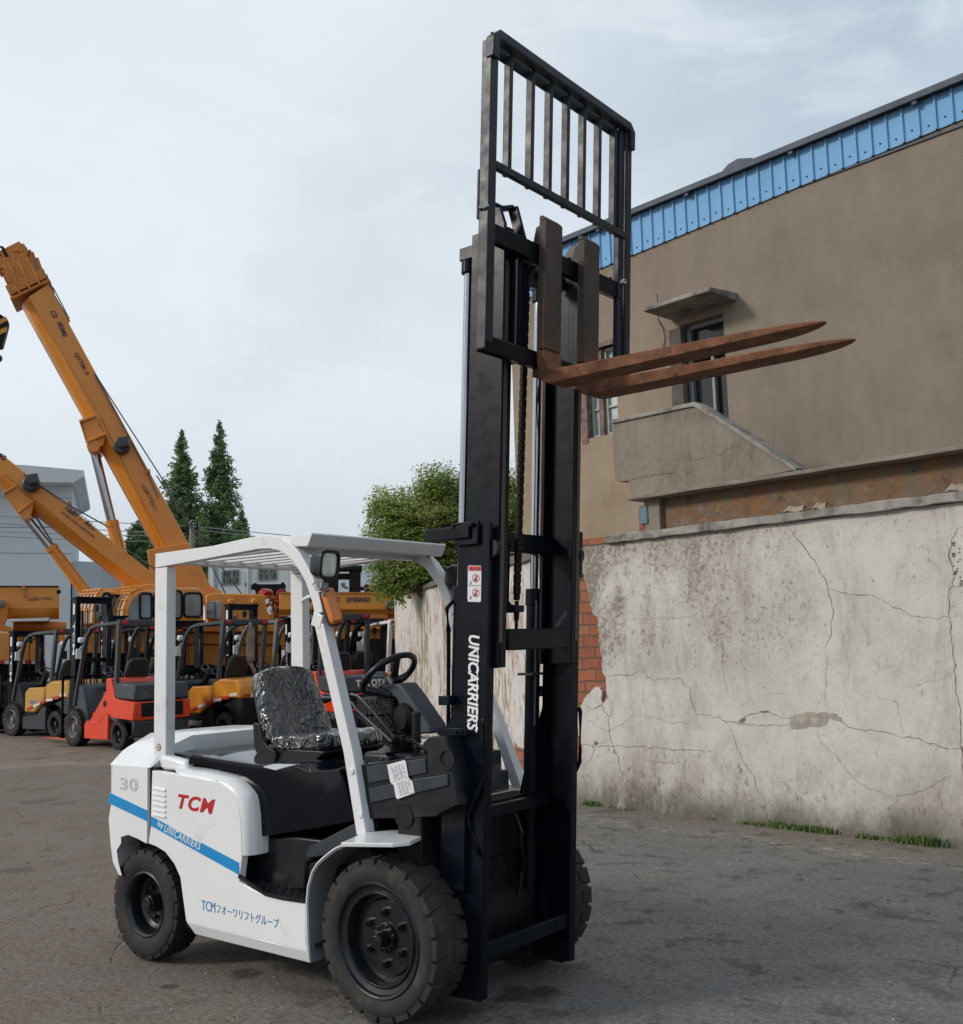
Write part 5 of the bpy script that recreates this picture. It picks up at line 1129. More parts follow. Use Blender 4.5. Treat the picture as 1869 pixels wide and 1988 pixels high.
for x0, x1, dens, h in ((110, 185, 5, .06), (930, 1300, 20, .07), (1390, 1480, 5, .05), (1600, 1800, 13, .095), (1560, 1600, 2, .05), (880, 930, 2, .04), (60, 1860, 12, .035)):
    for i in range(dens):
        x = random.uniform(x0, x1); q = U(w4(x, 1370+(x-110)*.125), 'z', 0); tuft((q-WA).dot(WT), .03, 22, h)
o = m.build('grass', GR, None, smooth=False); tag(o, 'thin green grass tufts at the foot of the white wall', 'grass', kind='stuff')
m = MB(); random.seed(15)
for (x, y) in ((350, 1400), (360, 1405), (735, 1447), (905, 1472), (930, 1475), (480, 1420), (640, 1440), (300, 1395), (1700, 1540), (1850, 1560)):
    q = U(w4(x, y), 'z', 0); pebble(m, V((q.x, q.y, .012)), random.uniform(.015, .035))
o = m.build('rubble', BRICK, None); tag(o, 'bits of broken brick and litter along the foot of the white wall', 'rubble', kind='stuff')
# ================================================================== PARKED FORKLIFTS BEHIND
YEL = mat('faded_yellow_paint', (.50, .26, .035), .45, var=.15, vs=5, dirt=(.20, .16, .11), dirta=.6, ds=5, cut=.5)
ORG = mat('orange_yellow_paint', (.62, .235, .012), .38, var=.10, vs=4, dirt=(.25, .15, .06), dirta=.5, ds=5, cut=.54, coat=.3)
REDP = mat('red_orange_paint', (.70, .048, .010), .32, var=.06, vs=4, dirt=(.25, .08, .04), dirta=.4, ds=5, coat=.4)
SLATE = mat('slate_grey_paint', (.040, .050, .060), .45, var=.15, vs=5, dirt=(.12, .11, .10), dirta=.5, ds=5)
GRYF = mat('mid_grey_paint', (.13, .14, .14), .5, var=.2, vs=5, dirt=(.2, .18, .15), dirta=.5)
REFR = mat('reflector_red', (.45, .02, .015), .4, var=.1); REFW = mat('reflector_white', (.62, .58, .50), .5, var=.15)
SEATV = mat('black_vinyl', (.018, .018, .019), .5, var=.2, vs=8)
def locf(x, y, h): return Matrix.Translation((x, y, 0)) @ Matrix.Rotation(R(h), 4, 'Z')
def bwheel(W, x, y, r, w, s):
    wp = thing_part('wheel', W); T = MB(); o = V((x, y, r)); ax = V((0, -s, 0))
    T.lathe([(r*.58, .02), (r*.62, 0), (r*.86, 0), (r*.96, .03), (r*.965, w/2), (r*.96, w-.03), (r*.86, w), (r*.58, w-.02), (r*.58, .02)], o, ax, 28, cap=False)
    n = 20
    for i in range(n):
        for h0, h1, ph in ((0.005, w*.46, 0), (w*.54, w-.005, .5)):
            a = 2*math.pi*(i+ph)/n; d = .11
            P = [o+ax*h+V((math.cos(a+t)*q, 0, math.sin(a+t)*q)) for h in (h0, h1) for t, q in ((-d, r*.9), (d, r*.9), (d, r), (-d, r))]
            T.add(P, [[0, 1, 2, 3], [7, 6, 5, 4], [0, 4, 5, 1], [1, 5, 6, 2], [2, 6, 7, 3], [3, 7, 4, 0]])
    F_ = FR[W]; T.v = [F_ @ p for p in T.v]; T.build('tyre', RUBBER, wp, ang=30)
    M_ = MB(); M_.lathe([(r*.56, .08), (r*.60, .01), (r*.56, .0), (r*.50, .03), (r*.46, .07), (r*.2, .075), (r*.18, .02), (0, .01)], o, ax, 24)
    for i in range(6): a = i*1.047; c_ = o+V((math.cos(a)*r*.33, 0, math.sin(a)*r*.33)); M_.cyl(c_+ax*.075, c_+ax*.05, .018, .018, 6)
    M_.v = [F_ @ p for p in M_.v]; M_.build('rim', RIM if (int(x*7) % 2) else GRYF, wp)
def bgfork(name, label, x, y, h, body, frame, style, mast=2.1, guardm=None, wtext=None, lift=0.0, pipe=False, group='forklifts parked in a row behind', seatc=None, gh=2.18):
    W = thing(name, label, 'forklift', (x, y, 0), R(h), group); F_ = FR[W]
    def P(n, mb, m, bev=.008, ang=38):
        mb.v = [F_ @ p for p in mb.v]; return mb.build(n, m, W, bev=bev, seg=1, ang=ang)
    for s in (-1, 1): bwheel(W, 0, s*.56, .34, .22, s); bwheel(W, -1.6, s*.53, .27, .19, s)
    hw = .54
    # lower frame
    arch = lambda cx, r: [(cx+r*math.cos(R(a)), .26+r*math.sin(R(a))) for a in range(0, 181, 30)]
    m = MB(); m.prism([(-.42, .16), (-.42, .42), (-.95, .44), (-1.15, .62), (-1.28, .62)]+[(-1.6+.36*math.cos(R(a)), .27+.36*math.sin(R(a))) for a in (140, 110)][::-1][:0]+[(-1.28, .16)], 'y', -hw, hw)
    m.box(-1.9, .1, -.36, .36, .22, .6); m.box(.0, .2, -.40, .40, .14, .75); m.cyl((0, -.5, .34), (0, .5, .34), .08, .08, 14); P('lower_frame', m, body if style == 'toyota' else frame)
    cw = [(-1.28, .60)]+[(-1.6+.37*math.cos(R(a)), .27+.37*math.sin(R(a))) for a in (40, 65, 90, 115, 140)]+[(-1.98, .20), (-2.12, .24), (-2.16, .62), (-2.12, .86)]
    if style == 'toyota':
        m = MB(); m.prism([(-1.28, .60)]+[(-1.6+.37*math.cos(R(a)), .27+.37*math.sin(R(a))) for a in (40, 65, 90, 115, 140)]+[(-1.98, .20), (-2.12, .24), (-2.16, .50), (-1.5, .52)], 'y', -hw, hw); P('counterweight', m, SLATE, .03)
        m = MB(); m.prism([(-.42, .44), (-.95, .46), (-.60, .46), (-1.20, 1.00), (-1.20, 1.22), (-1.36, 1.22), (-1.52, .86), (-2.17, .82), (-2.17, .505), (-1.5, .525), (-1.24, .61), (-.95, .44)][2:], 'y', -hw-.005, hw+.005)
        m.box(-.98, -.45, -hw-.004, hw+.004, .40, .47); P('body_panel', m, body, .02)
        m = MB(); m.prism([(-1.50, .88), (-1.38, 1.14), (-2.14, 1.12), (-2.17, .84), (-1.6, .86)], 'y', -hw+.02, hw-.02); P('hood', m, SLATE, .03)
        m = MB(); m.box(-2.172, -2.168, -.40, .40, .56, .80); m.cyl((-1.18, hw, .78), (-1.18, hw+.008, .78), .06, .06, 16); m.cyl((-1.18, -hw, .78), (-1.18, -hw-.008, .78), .06, .06, 16); m.box(-2.18, -2.12, -.08, .08, .34, .5); P('tow_recess', m, DARK)
    else:
        m = MB(); m.prism(cw, 'y', -hw, hw); P('counterweight', m, frame, .05)
        m = MB(); m.prism([(-.50, .50), (-.50, .92), (-.62, 1.0), (-1.25, 1.02), (-1.25, .72), (-.86, .50)], 'y', -hw-.01, hw+.01); P('side_cover', m, body, .03)
        m = MB(); rs = []
        for yy, g in ((-hw-.015, .06), (-hw+.05, .0), (-.25, -.03), (.25, -.03), (hw-.05, .0), (hw+.015, .06)):
            rs.append([(xx+(-1.7-xx)*g, yy, zz+(.9-zz)*g) for xx, zz in ((-1.27, .74), (-1.27, 1.06), (-1.5, 1.14), (-2.05, 1.12), (-2.15, 1.0), (-2.16, .80), (-1.55, .80))])
        m.rings(rs); P('hood', m, body, .02)
        m = MB()
        for s in (-1, 1):
            for i in range(6):
                a = V((-.62-.24*i, s*(hw+.019), .56+.065*i*(1 if i < 4 else .9))); b = a+V((-.23, 0, .062 if i < 3 else .02)); m.beam(a, b, .008, .055, mi=i % 2)
        for i in range(7): m.beam((-2.172, -.50+i*.143, .84), (-2.172, -.50+(i+1)*.143-.002, .84), .008, .06, mi=i % 2)
        P('reflective_tape', m, [REFR, REFW], 0)
        m = MB(); m.box(-2.175, -2.16, -.26, .26, .56, .78); m.box(-2.175, -2.165, -.2, .2, .36, .44); P('radiator_opening', m, DARK)
    # deck, cowl, seat
    m = MB(); m.box(-1.0, -.35, -.48, .48, .42, .48); m.prism([(-.38, .45), (.14, .45), (.16, 1.0), (-.05, 1.12), (-.16, 1.05), (-.34, .60)], 'y', -.46, .46); m.prism([(-1.35, .48), (-.92, .48), (-.85, .98), (-1.35, 1.02)], 'y', -.42, .42); P('cowl', m, SLATE if style == 'toyota' else BLACKP, .02)
    m = MB(); m.box(-1.22, -.78, -.24, .24, 1.02, 1.12); m.rings([[(xx+dx, yy, zz) for dx, yy in ((-.05, -w_), (.05, -w_), (.05, w_), (-.05, w_))] for xx, zz, w_ in ((-1.20, 1.10, .22), (-1.27, 1.30, .23), (-1.32, 1.48, .20), (-1.34, 1.56, .13))]); P('seat', m, seatc or SEATV, .03)
    m = MB(); c_ = V((-.42, 0, 1.30)); nn = V((-.6, 0, .8)); a_ = V((.8, 0, .6)); m.tube([c_+a_*(.17*math.cos(t*.449))+V((0, .17*math.sin(t*.449), 0)) for t in range(14)], .014, 6, closed=True, up=tuple(nn)); m.beam(c_, V((-.18, 0, 1.0)), .09, .09); m.beam(c_-a_*.16, c_+a_*.16, .04, .02); m.beam(c_-V((0, .16, 0)), c_+V((0, .16, 0)), .03, .02, up=nn)
    for yy in (-.22, -.28, -.34): m.tube([(-.25, yy, 1.05), (-.34, yy, 1.28)], .010, 6)
    P('steering_wheel', m, BLACKP, 0)
    # overhead guard
    m = MB(); gp = [(.10, .72), (-.02, 1.15), (-.24, 1.80), (-.34, 1.98), (-.50, gh-.06), (-.72, gh-.02), (-1.50, gh)]
    for s in (-1, 1):
        m.sweep([(xx, s*.46, zz) for xx, zz in gp], [(-.028, -.035), (.028, -.035), (.028, .035), (-.028, .035)], up=(0, 1, 0)); m.beam((-1.52, s*.47, gh+.01), (-1.44 if style == 'toyota' else -1.36, s*.47, 1.05), .07, .085, up=(1, 0, 0))
    m.box(-1.58, -1.50, -.50, .50, gh-.02, gh+.05); m.box(-.70, -.62, -.46, .46, gh-.05, gh)
    for i in range(6): m.box(-1.52, -.66, -.38+i*.145, -.345+i*.145, gh-.03, gh+.01)
    P('overhead_guard', m, guardm or SLATE, .006)
    m = MB(); [m.box(-1.60, -1.55, s*.40-.06, s*.40+.06, gh-.03, gh+.03) for s in (-1, 1)]; P('tail_lamp', m, REFR)
    for s in (-1, 1):
        m = MB(); c_ = V((-.18, s*.54, 1.66)); m.box(c_.x-.015, c_.x+.02, c_.y-.06, c_.y+.06, c_.z-.09, c_.z+.09); m.beam(c_+V((0, 0, .09)), (-.22, s*.47, 1.82), .015, .015); P('mirror', m, STICK if s > 0 else BLACKP, .01)
        m = MB(); m.box(-.22, -.12, s*.50-.05, s*.50+.05, 1.86, 1.96); P('headlamp', m, STICK, .02)
    # mast
    m = MB()
    for s in (-1, 1):
        a, b = sorted((s*.36, s*.31)); m.box(.33, .50, a, b, .08, mast); a, b = sorted((s*.305, s*.26)); m.box(.35, .52, a, b, .09, mast-.03); m.cyl((.29, s*.26, .2), (.29, s*.26, mast-.25), .03, .03, 10)
        m.beam((-.1, s*.28, .62), (.34, s*.28, .95), .07, .07)
    for zz in (mast-.12, mast*.55, .3, .75): m.box(.33, .38, -.33, .33, zz, zz+.09)
    m.box(.30, .52, -.38, .38, mast-.03, mast+.01); m.cyl((.42, -.10, mast-.2), (.42, -.06, mast-.2), .07, .07, 14)
    for yy in (-.08, .08): m.tube([(.44, yy, .4), (.44, yy, mast-.2)], .012, 5)
    P('mast', m, MAST, .005)
    m = MB(); z0 = .12+lift
    m.box(.55, .59, -.50, .50, z0+.36, z0+.45); m.box(.55, .59, -.50, .50, z0, z0+.08)
    for s in (-1, 1): m.box(.55, .585, *sorted((s*.50, s*.46)), z0, z0+1.15)
    m.box(.55, .585, -.46, .46, z0+1.10, z0+1.15)
    for i in range(6): m.box(.555, .58, -.34+i*.13, -.31+i*.13, z0+.45, z0+1.10)
    P('load_backrest', m, MAST, .004)
    for s in (-1, 1):
        m = MB(); a, b = sorted((s*.20, s*.32)); m.box(.592, .63, a, b, z0-.06, z0+.50); m.prism([(.592, z0-.06), (1.70, z0-.045), (1.70, z0-.035), (.63, z0-.015), (.592, z0-.0)], 'y', a, b); P('fork', m, mat('orange_red_fork', (.45, .08, .03), .6, var=.2) if style == 'toyota' else DARK, .004)
    if pipe:
        m = MB(); m.tube([(-1.75, -.05, 1.12), (-1.75, -.05, 1.25), (-1.72, 0, 1.36), (-1.70, .0, 1.46)], .035, 10); m.cyl((-1.70, 0, 1.44), (-1.70, 0, 2.05), .075, .075, 18); m.cyl((-1.70, 0, 2.05), (-1.70, 0, 2.15), .03, .03, 12); P('exhaust_pipe', m, mat('rusty_tin', (.24, .18, .14), .7, .3, var=.4, vs=8), .0)
    def T(body_, o, xd, ud, w_, h_, m_, **kw): 
        rt = F_.to_3x3(); text(body_, F_ @ V(o), rt @ V(xd), rt @ V(ud), w_, h_, m_, W, **kw)
    if wtext:
        T(wtext, (.44, .3625, mast-.45), (0, 0, -1), (-1, 0, 0), .62, .07, LETW, off=.02); T(wtext, (.40, -.3625, mast-.45), (0, 0, -1), (1, 0, 0), .62, .07, LETW, off=.02)
        m = MB(); m.box(.38, .45, .3605, .363, mast-.32, mast-.12); P('sticker', m, STICK, 0)
    return W, T
RW, RT = bgfork('forklift', 'red forklift with dark grey guard and tall black mast, left of the white post', -14.8, 7.75, 174, REDP, SLATE, 'toyota', mast=2.72, wtext='TCM')
RT('TOYOTA', (-2.166, .30, .93), (0, -1, 0), (0, 0, 1), .60, .10, mat('embossed_dark', (.07, .08, .09), .4), off=.02)
YW, YT = bgfork('forklift', 'faded yellow forklift with sooty grey lower frame at the far left of the row', -18.75, 8.75, 180, YEL, GREYP, 'tcm', mast=2.2, wtext='TCM', gh=2.14)
YT('HJ00018', (-.70, .5625, .66), (-1, 0, 0), (0, 0, 1), .30, .09, BLUET)
bgfork('forklift', 'yellow forklift with a light brown seat, half hidden behind the red forklift', -19.6, 11.4, 178, YEL, GREYP, 'tcm', mast=2.3, seatc=mat('tan_seat', (.22, .15, .10), .7, var=.2), gh=2.25)
OW, OT = bgfork('forklift', 'orange forklift with exhaust stack, red and white tape and black counterweight', -14.05, 9.35, 176, ORG, DARK, 'tcm', mast=2.25, pipe=True, wtext='TCM', gh=2.16)
OT('TCM', (-2.155, .10, .98), (0, -1, 0), (0, 0, 1), .42, .09, REFW, off=.03); OT('LJ00007', (-.46, .5435, .26), (-1, 0, 0), (0, 0, 1), .5, .12, REFW)
bgfork('forklift', 'grey framed forklift squeezed between the orange one and the dark one', -14.6, 11.2, 174, ORG, GRYF, 'tcm', mast=2.62, wtext='KOMATSU', guardm=GRYF, gh=2.2)
bgfork('forklift', 'black forklift with black side covers seen just left of the far white post', -13.4, 12.2, 168, SLATE, DARK, 'tcm', mast=2.75, wtext='TOYOTA', guardm=DARK, gh=2.16)
R2, R2T = bgfork('forklift', 'red forklift with white letters on its black rear hood, behind the steering wheel', -12.45, 10.85, 160, REDP, SLATE, 'toyota', mast=2.25, wtext='TOYOTA', gh=2.2)
R2T('T', (-2.166, .40, .93), (0, -1, 0), (0, 0, 1), .08, .13, LETW, off=.05); R2T('TOYOTA', (-2.166, .10, .93), (0, -1, 0), (0, 0, 1), .62, .13, LETW, off=.05)
bgfork('forklift', 'orange forklift with a pale painted guard post, mostly behind the boundary wall', -12.55, 12.9, 158, ORG, DARK, 'tcm', mast=2.2, guardm=WHITEG, gh=2.12)
bgfork('forklift', 'dark forklift standing far back between the yellow and red ones', -17.9, 10.4, 178, SLATE, DARK, 'toyota', mast=2.5, wtext='TCM', guardm=DARK)

# truck tyres piled flat in front of the second red forklift
def tyre_flat(label, x, y, z):
    T = MB(); r, w_ = .50, .27
    T.lathe([(.27, .02), (.29, 0), (.42, 0), (.485, .03), (.49, w_/2), (.485, w_-.03), (.42, w_), (.29, w_), (.27, w_-.02), (.27, .02)], (x, y, z), (0, 0, 1), 48, cap=False)
    for i in range(34):
        for h0, h1, ph in ((.012, .085, 0), (.10, .17, .5), (.185, w_-.012, 0)):
            a = 2*math.pi*(i+ph)/34; d = .072
            q = [V((x+math.cos(a+t+sk)*rr_, y+math.sin(a+t+sk)*rr_, z+h)) for h, sk in ((h0, 0), (h1, .03)) for t, rr_ in ((-d, .47), (d, .47), (d, r), (-d, r))]
            T.add(q, [[0, 1, 2, 3], [7, 6, 5, 4], [0, 4, 5, 1], [1, 5, 6, 2], [2, 6, 7, 3], [3, 7, 4, 0]])
    o = T.build('truck_tyre', RUBBER, None, bev=.004, ang=30); tag(o, label, 'tyre', 'truck tyres piled behind the seat')
pc = V((-9.35, 8.55, 0)); pr = V((.62, .78, 0))
for i, lb in enumerate(('bottom truck tyre of the left pile', 'top truck tyre of the left pile')): p = pc-pr*.30; tyre_flat(lb+' lying flat on the asphalt', p.x, p.y, .002+i*.272)
for i, lb in enumerate(('bottom truck tyre of the right pile', 'middle truck tyre of the right pile', 'top truck tyre of the right pile')): p = pc+pr*.76; tyre_flat(lb+' lying flat near the boundary wall', p.x, p.y, .002+i*.272)

# ================================================================== CRANES
CY = mat('crane_orange_paint', (.66, .235, .014), .36, var=.07, vs=1.2, dirt=(.33, .14, .03), dirta=.4, ds=1.5, coat=.35)
CYD = mat('crane_darker_orange', (.50, .17, .012), .45, var=.12, vs=2, dirt=(.2, .09, .03), dirta=.4)
CWIN = mat('cab_glass', (.16, .19, .20), .08, var=.5, vs=1.2, coat=.5)
AZ = lambda a: V((math.cos(R(a)), math.sin(R(a)), 0))
class PLN:
    def __init__(s, az, dist): s.n = AZ(az); s.k = s.n.dot(CAM)+dist
    def __call__(s, p, d=0): return U(p, s.n, s.k)+s.n*d
    def slab(s, m, pts, d0, d1, c=None, mi=0): m.ext([s(c(*p) if c else p, d0) for p in pts], s.n*(d1-d0), mi); return m
def boom(W, pl, lo, up, c, d0, d1, name='boom', m=None, step=0):
    """box boom with a rounded keel: lo/up two pixel points each for the lower and upper edge"""
    a0, a1 = pl(c(*lo[0])), pl(c(*lo[1])); b0, b1 = pl(c(*up[0])), pl(c(*up[1])); n = pl.n; w_ = d1-d0; rs = []
    for a, b in ((a0, b0), (a1, b1)):
        v = b-a; rs.append([a+n*(d0+w_*f)+v*g for f, g in ((0, .34), (0, .98), (.04, 1), (.96, 1), (1, .98), (1, .34), (.85, .10), (.62, 0), (.38, 0), (.15, .10))])
    mb = MB(); mb.rings(rs); return mb.build(name, m or CY, W, bev=.02, ang=25)
def ptext(body, pl, c, a, b, t, d, m, W, **kw):
    A_, B_, T_ = pl(c(*a), d), pl(c(*b), d), pl(c(*t), d); xd = B_-A_; ud = xd.normalized().cross(pl.n); h_ = abs((T_-A_).dot(ud)); 
    if (T_-A_).dot(ud) < 0: ud = -ud
    return text(body, A_, xd, ud, xd.length, h_, m, W, **kw)
DKL = mat('dark_blue_letters', (.03, .025, .05), .5)
PA = PLN(143, 31)
CA = thing('mobile_crane', 'orange mobile crane whose long boom rises steeply to the upper left', 'crane', PA((370, 1400)).to_tuple()[:2]+(0,), 0, 'mobile cranes parked behind the forklifts')
boom(CA, PA, [(862, 1725), (118, 375)], [(1055, 1725), (268, 275)], c7, -.45, .55)
m = MB(); PA.slab(m, [(1020, 1660), (1145, 1900), (1130, 1985), (840, 1985), (800, 1700), (840, 1690)], -.62, -.46, c7); PA.slab(m, [(1020, 1660), (1145, 1900), (1130, 1985), (840, 1985), (800, 1700), (840, 1690)], .60, .75, c7)
PA.slab(m, [(1000, 1800), (1145, 1900), (1190, 1915), (1210, 1985), (900, 1985)], -.5, .6, c7); m.build('boom_foot', CY, CA, bev=.02)
# nested head sections
m = MB(); 
hs = [((75, 365), (285, 262)), ((55, 300), (270, 235)), ((35, 245), (250, 205)), ((22, 215), (225, 170)), ((8, 190), (190, 140)), ((-5, 185), (165, 100))]
for i, (a, b) in enumerate(hs):
    g = i*.04
    for kx in (0,):
        A_, B_ = PA(c7(*a)), PA(c7(*b)); v = (B_-A_); up_ = v.normalized().cross(PA.n); up_ = up_ if up_.z > 0 else -up_
        for off, th, ex in ((0, .07, 0), (.12, .28, .10)):
            q0 = A_+v*(ex/2)+up_*off; q1 = B_-v*(ex/2)+up_*off; m.ext([q0-PA.n*(.52-g), q1-PA.n*(.52-g), q1+PA.n*(.62-g), q0+PA.n*(.62-g)], up_*th)
    # gusset ribs on the front of every collar
    for f in (.25, .5, .75): q = A_+v*f; m.beam(q-PA.n*(.56-g)-up_*.02, q-PA.n*(.55-g)+up_*.24, .05, .05)
m.build('boom_collars', CYD, CA, bev=.01)
m = MB(); PA.slab(m, [(-60, 150), (-60, 60), (30, 95), (105, 100), (165, 110), (185, 140), (120, 175), (30, 190)], -.35, .45, c7)
m.cyl(PA(c7(158, 118), -.42), PA(c7(158, 118), .5), .15, .15, 24); m.cyl(PA(c7(125, 90), -.3), PA(c7(125, 90), .4), .10, .10, 20); PA.slab(m, [(90, 95), (125, 55), (145, 60), (150, 110)], -.42, -.3, c7); PA.slab(m, [(150, 110), (175, 85), (190, 120), (180, 160)], -.42, -.34, c7)
m.build('boom_head', CYD, CA, bev=.01)
m = MB()
for a in (25, 65): PA.slab(m, [(a-55, 65), (a-35, 70), (a+15, 160), (a-5, 165)], -.37, -.355, c7)
m.build('warning_stripe', DARK, CA, smooth=False)
m = MB()
for pts in ([(-20, 40), (110, 95)], [(-20, 82), (120, 92)], [(9, 185), (11, 415)], [(190, 130), (240, 270)], [(385, 465), (300, 300), (270, 280)], [(520, 760), (700, 1090), (800, 1280)], [(520, 755), (1100, 1660), (1310, 1940)], [(800, 1280), (860, 1420)], [(1180, 1765), (1310, 1940)], [(850, 1300), (1080, 1650), (1220, 1935)]):
    m.tube([PA(c7(*p), -.5 if pts[0][0] > 0 else 0) for p in pts], .018, 5)
m.build('hoist_rope', mat('steel_rope', (.10, .10, .10), .5, .5), CA)
m = MB(); PA.slab(m, [(262, 280), (280, 282), (385, 462), (375, 476), (355, 468), (358, 455), (360, 462), (268, 300)], -.30, -.22, c7)
PA.slab(m, [(790, 1275), (815, 1268), (818, 1285), (795, 1292)], -.6, -.3, c7); m.build('rope_guide', CYD, CA, bev=.005)
m = MB(); PA.slab(m, [(437, 1010), (525, 978), (545, 1040), (580, 1078), (565, 1140), (520, 1172), (485, 1168), (475, 1120)], -.52, -.42, c7); PA.slab(m, [(437, 1010), (525, 978), (545, 1040), (580, 1078), (565, 1140), (520, 1172), (485, 1168), (475, 1120)], .5, .6, c7)
PA.slab(m, [(437, 1010), (525, 978), (530, 990), (445, 1022)], -.62, -.42, c7); PA.slab(m, [(478, 1120), (580, 1076), (583, 1088), (480, 1132)], -.66, -.42, c7); PA.slab(m, [(437, 1010), (460, 1005), (490, 1130), (475, 1130)], -.52, .6, c7)
m.cyl(PA(c7(515, 1145), -.6), PA(c7(515, 1145), .65), .17, .17, 20); m.build('cylinder_bracket', CY, CA, bev=.01)
m = MB(); m.cyl(PA(c7(515, 1165), 0), PA(c7(612, 1560), 0), .125, .125, 24); m.build('piston_rod', CHROME, CA)
m = MB(); m.cyl(PA(c7(606, 1535), 0), PA(c7(725, 1985), 0), .165, .19, 28); m.cyl(PA(c7(605, 1532), 0), PA(c7(611, 1560), 0), .18, .18, 28); m.tube([PA(c7(640, 1560), -.15), PA(c7(745, 1950), -.17)], .015, 6); m.build('lift_cylinder', CY, CA)
def reel(W, pl, c, x, y, s=1):
    m = MB(); m.cyl(pl(c(x-8, y+12), -.48), pl(c(x-8, y+12), -.78), .18*s, .18*s, 24); m.cyl(pl(c(x-8, y+12), -.56), pl(c(x-8, y+12), -.60), .215*s, .215*s, 24); pl.slab(m, [(x-28, y-22), (x+30, y-30), (x+40, y+18), (x-15, y+28)], -1.05, -.55, c); m.build('cable_reel', SLATE, W, bev=.03)
reel(CA, PA, c7, 672, 1140)
ptext('XCMG', PA, c7, (330, 570), (375, 560), (318, 470), -.465, DKL, CA) if 0 else None
ptext('XCMG', PA, c7, (316, 478), (352, 562), (338, 465), -.465, DKL, CA, off=.05, shear=.2)
m = MB()
for a in ([(283, 425), (306, 418), (322, 450), (298, 458)],): PA.slab(m, a, -.466, -.455, c7)
PA.slab(m, [(290, 430), (304, 426), (314, 446), (300, 451)], -.47, -.462, c7, 1); PA.slab(m, [(297, 433), (308, 440), (300, 446)], -.474, -.468, c7)
m.build('emblem', [DKL, CY], CA, smooth=False)
ptext('QY70K-II', PA, c7, (405, 650), (470, 765), (428, 640), -.465, DKL, CA, off=.02)
ptext('\u25b3\u8d77\u91cd\u81c2\u4e0b\u4e25\u7981\u7ad9\u4eba\u25b3', PA, c7, (765, 1350), (840, 1490), (785, 1340), -.465, DKL, CA)
m = MB(); m.tube([PA(c7(165, 360), -.46), PA(c7(560, 1000), -.46), PA(c7(760, 1420), -.46), PA(c7(870, 1680), -.46)], .012, 4); m.build('weld_seam', CYD, CA)
class PLR:
    def __init__(s, az, view, dist): s.n = AZ(az); s.k = s.n.dot(CAM+AZ(view)*dist)
    __call__ = PLN.__call__; slab = PLN.slab
def cab(W, pl, c, x0, x1, y0, y1, d0, d1, glassy_front=True):
    """operator cab with a rounded glazed nose to the left"""
    P_ = lambda x, y, d=0: pl(c(x, y), d); w_ = x1-x0; h_ = y1-y0
    prof = [(x0, y1), (x0+.03*w_, y0+.60*h_), (x0+.10*w_, y0+.32*h_), (x0+.20*w_, y0+.13*h_), (x0+.34*w_, y0+.02*h_), (x0+.48*w_, y0), (x1-.10*w_, y0+.01*h_), (x1-.03*w_, y0+.08*h_), (x1, y0+.25*h_), (x1, y1)]
    m = MB(); pl.slab(m, prof, d0, d1, c); m.build('cab_shell', CY, W, bev=.06)
    m = MB(); g = [(x0-.005*w_, y1-.05*h_), (x0+.018*w_, y0+.60*h_), (x0+.088*w_, y0+.31*h_), (x0+.19*w_, y0+.11*h_), (x0+.33*w_, y0-.0*h_), (x0+.47*w_, y0-.02*h_)]
    for a, b in zip(g, g[1:]):
        m.add([P_(*a, d0+.12), P_(*b, d0+.12), P_(*b, d1-.12), P_(*a, d1-.12)], [[0, 1, 2, 3]])
    m.build('windscreen', mat('pale_cab_glass', (.45, .48, .48), .10, var=.4, vs=1.0, coat=.6), W)
    m = MB()
    for f in (.0, .22, .42, .62, .82, 1): m.tube([P_(a[0]-.02*w_, a[1]-.02*h_, d0+.06+(d1-d0-.12)*f) for a in g], .022, 6)
    for a in g[1:]: m.tube([P_(a[0]-.02*w_, a[1]-.02*h_, d0+.06), P_(a[0]-.02*w_, a[1]-.02*h_, d1-.06)], .018, 6)
    m.build('window_guard', CY, W)
    m = MB(); 
    def rw(px0, px1, py0, py1, e=.12):
        px0, px1, py0, py1 = x0+px0*w_, x0+px1*w_, y0+py0*h_, y0+py1*h_; r = min(px1-px0, py1-py0)*e
        q = []
        for cx_, cy_, a0 in ((px1-r, py0+r, -90), (px1-r, py1-r, 0), (px0+r, py1-r, 90), (px0+r, py0+r, 180)):
            for a in (0, 30, 60, 90): q.append((cx_+r*math.cos(R(a0+a)), cy_+r*math.sin(R(a0+a))))
        return q
    for r_ in (rw(.66, .93, .20, .80, .2), rw(.36, .58, .14, .85, .25)): pl.slab(m, r_, d0-.012, d0+.01, c)
    pl.slab(m, [(x0+.08*w_, y1-.10*h_), (x0+.11*w_, y0+.55*h_), (x0+.18*w_, y0+.33*h_), (x0+.30*w_, y0+.15*h_), (x0+.32*w_, y1-.10*h_)], d0-.012, d0+.01, c)
    m.build('side_window', CWIN, W, bev=.0)
    m = MB()
    for r_ in (rw(.64, .95, .17, .83, .2), rw(.34, .60, .11, .88, .25)):
        P2 = [pl(c(*p), d0-.02) for p in r_]; m.tube(P2, .03, 6, closed=True, up=tuple(pl.n))
    m.build('window_seal', DARK, W)
cab(CA, PLR(172, 142, 28.6), c8, 1000, 1388, 250, 492, 0, 1.05)
m = MB(); PA.slab(m, [(1390, 320), (1440, 305), (1775, 315), (1800, 450), (1840, 515), (1400, 515)], -1.15, 1.1, c8); PA.slab(m, [(1380, 230), (1500, 285), (1505, 320), (1380, 330)], -.6, .8, c8)
for x in (1590, 1640, 1700): m.cyl(PA(c8(x, 330), -.6), PA(c8(x, 330), .9), .13, .13, 20)
for x in (1555, 1705): m.cyl(PA(c8(x, 362), -1.15), PA(c8(x, 362), -1.35), .085, .075, 18)
PA.slab(m, [(960, 490), (1840, 515), (1840, 560), (960, 560)], -1.3, 1.2, c8)
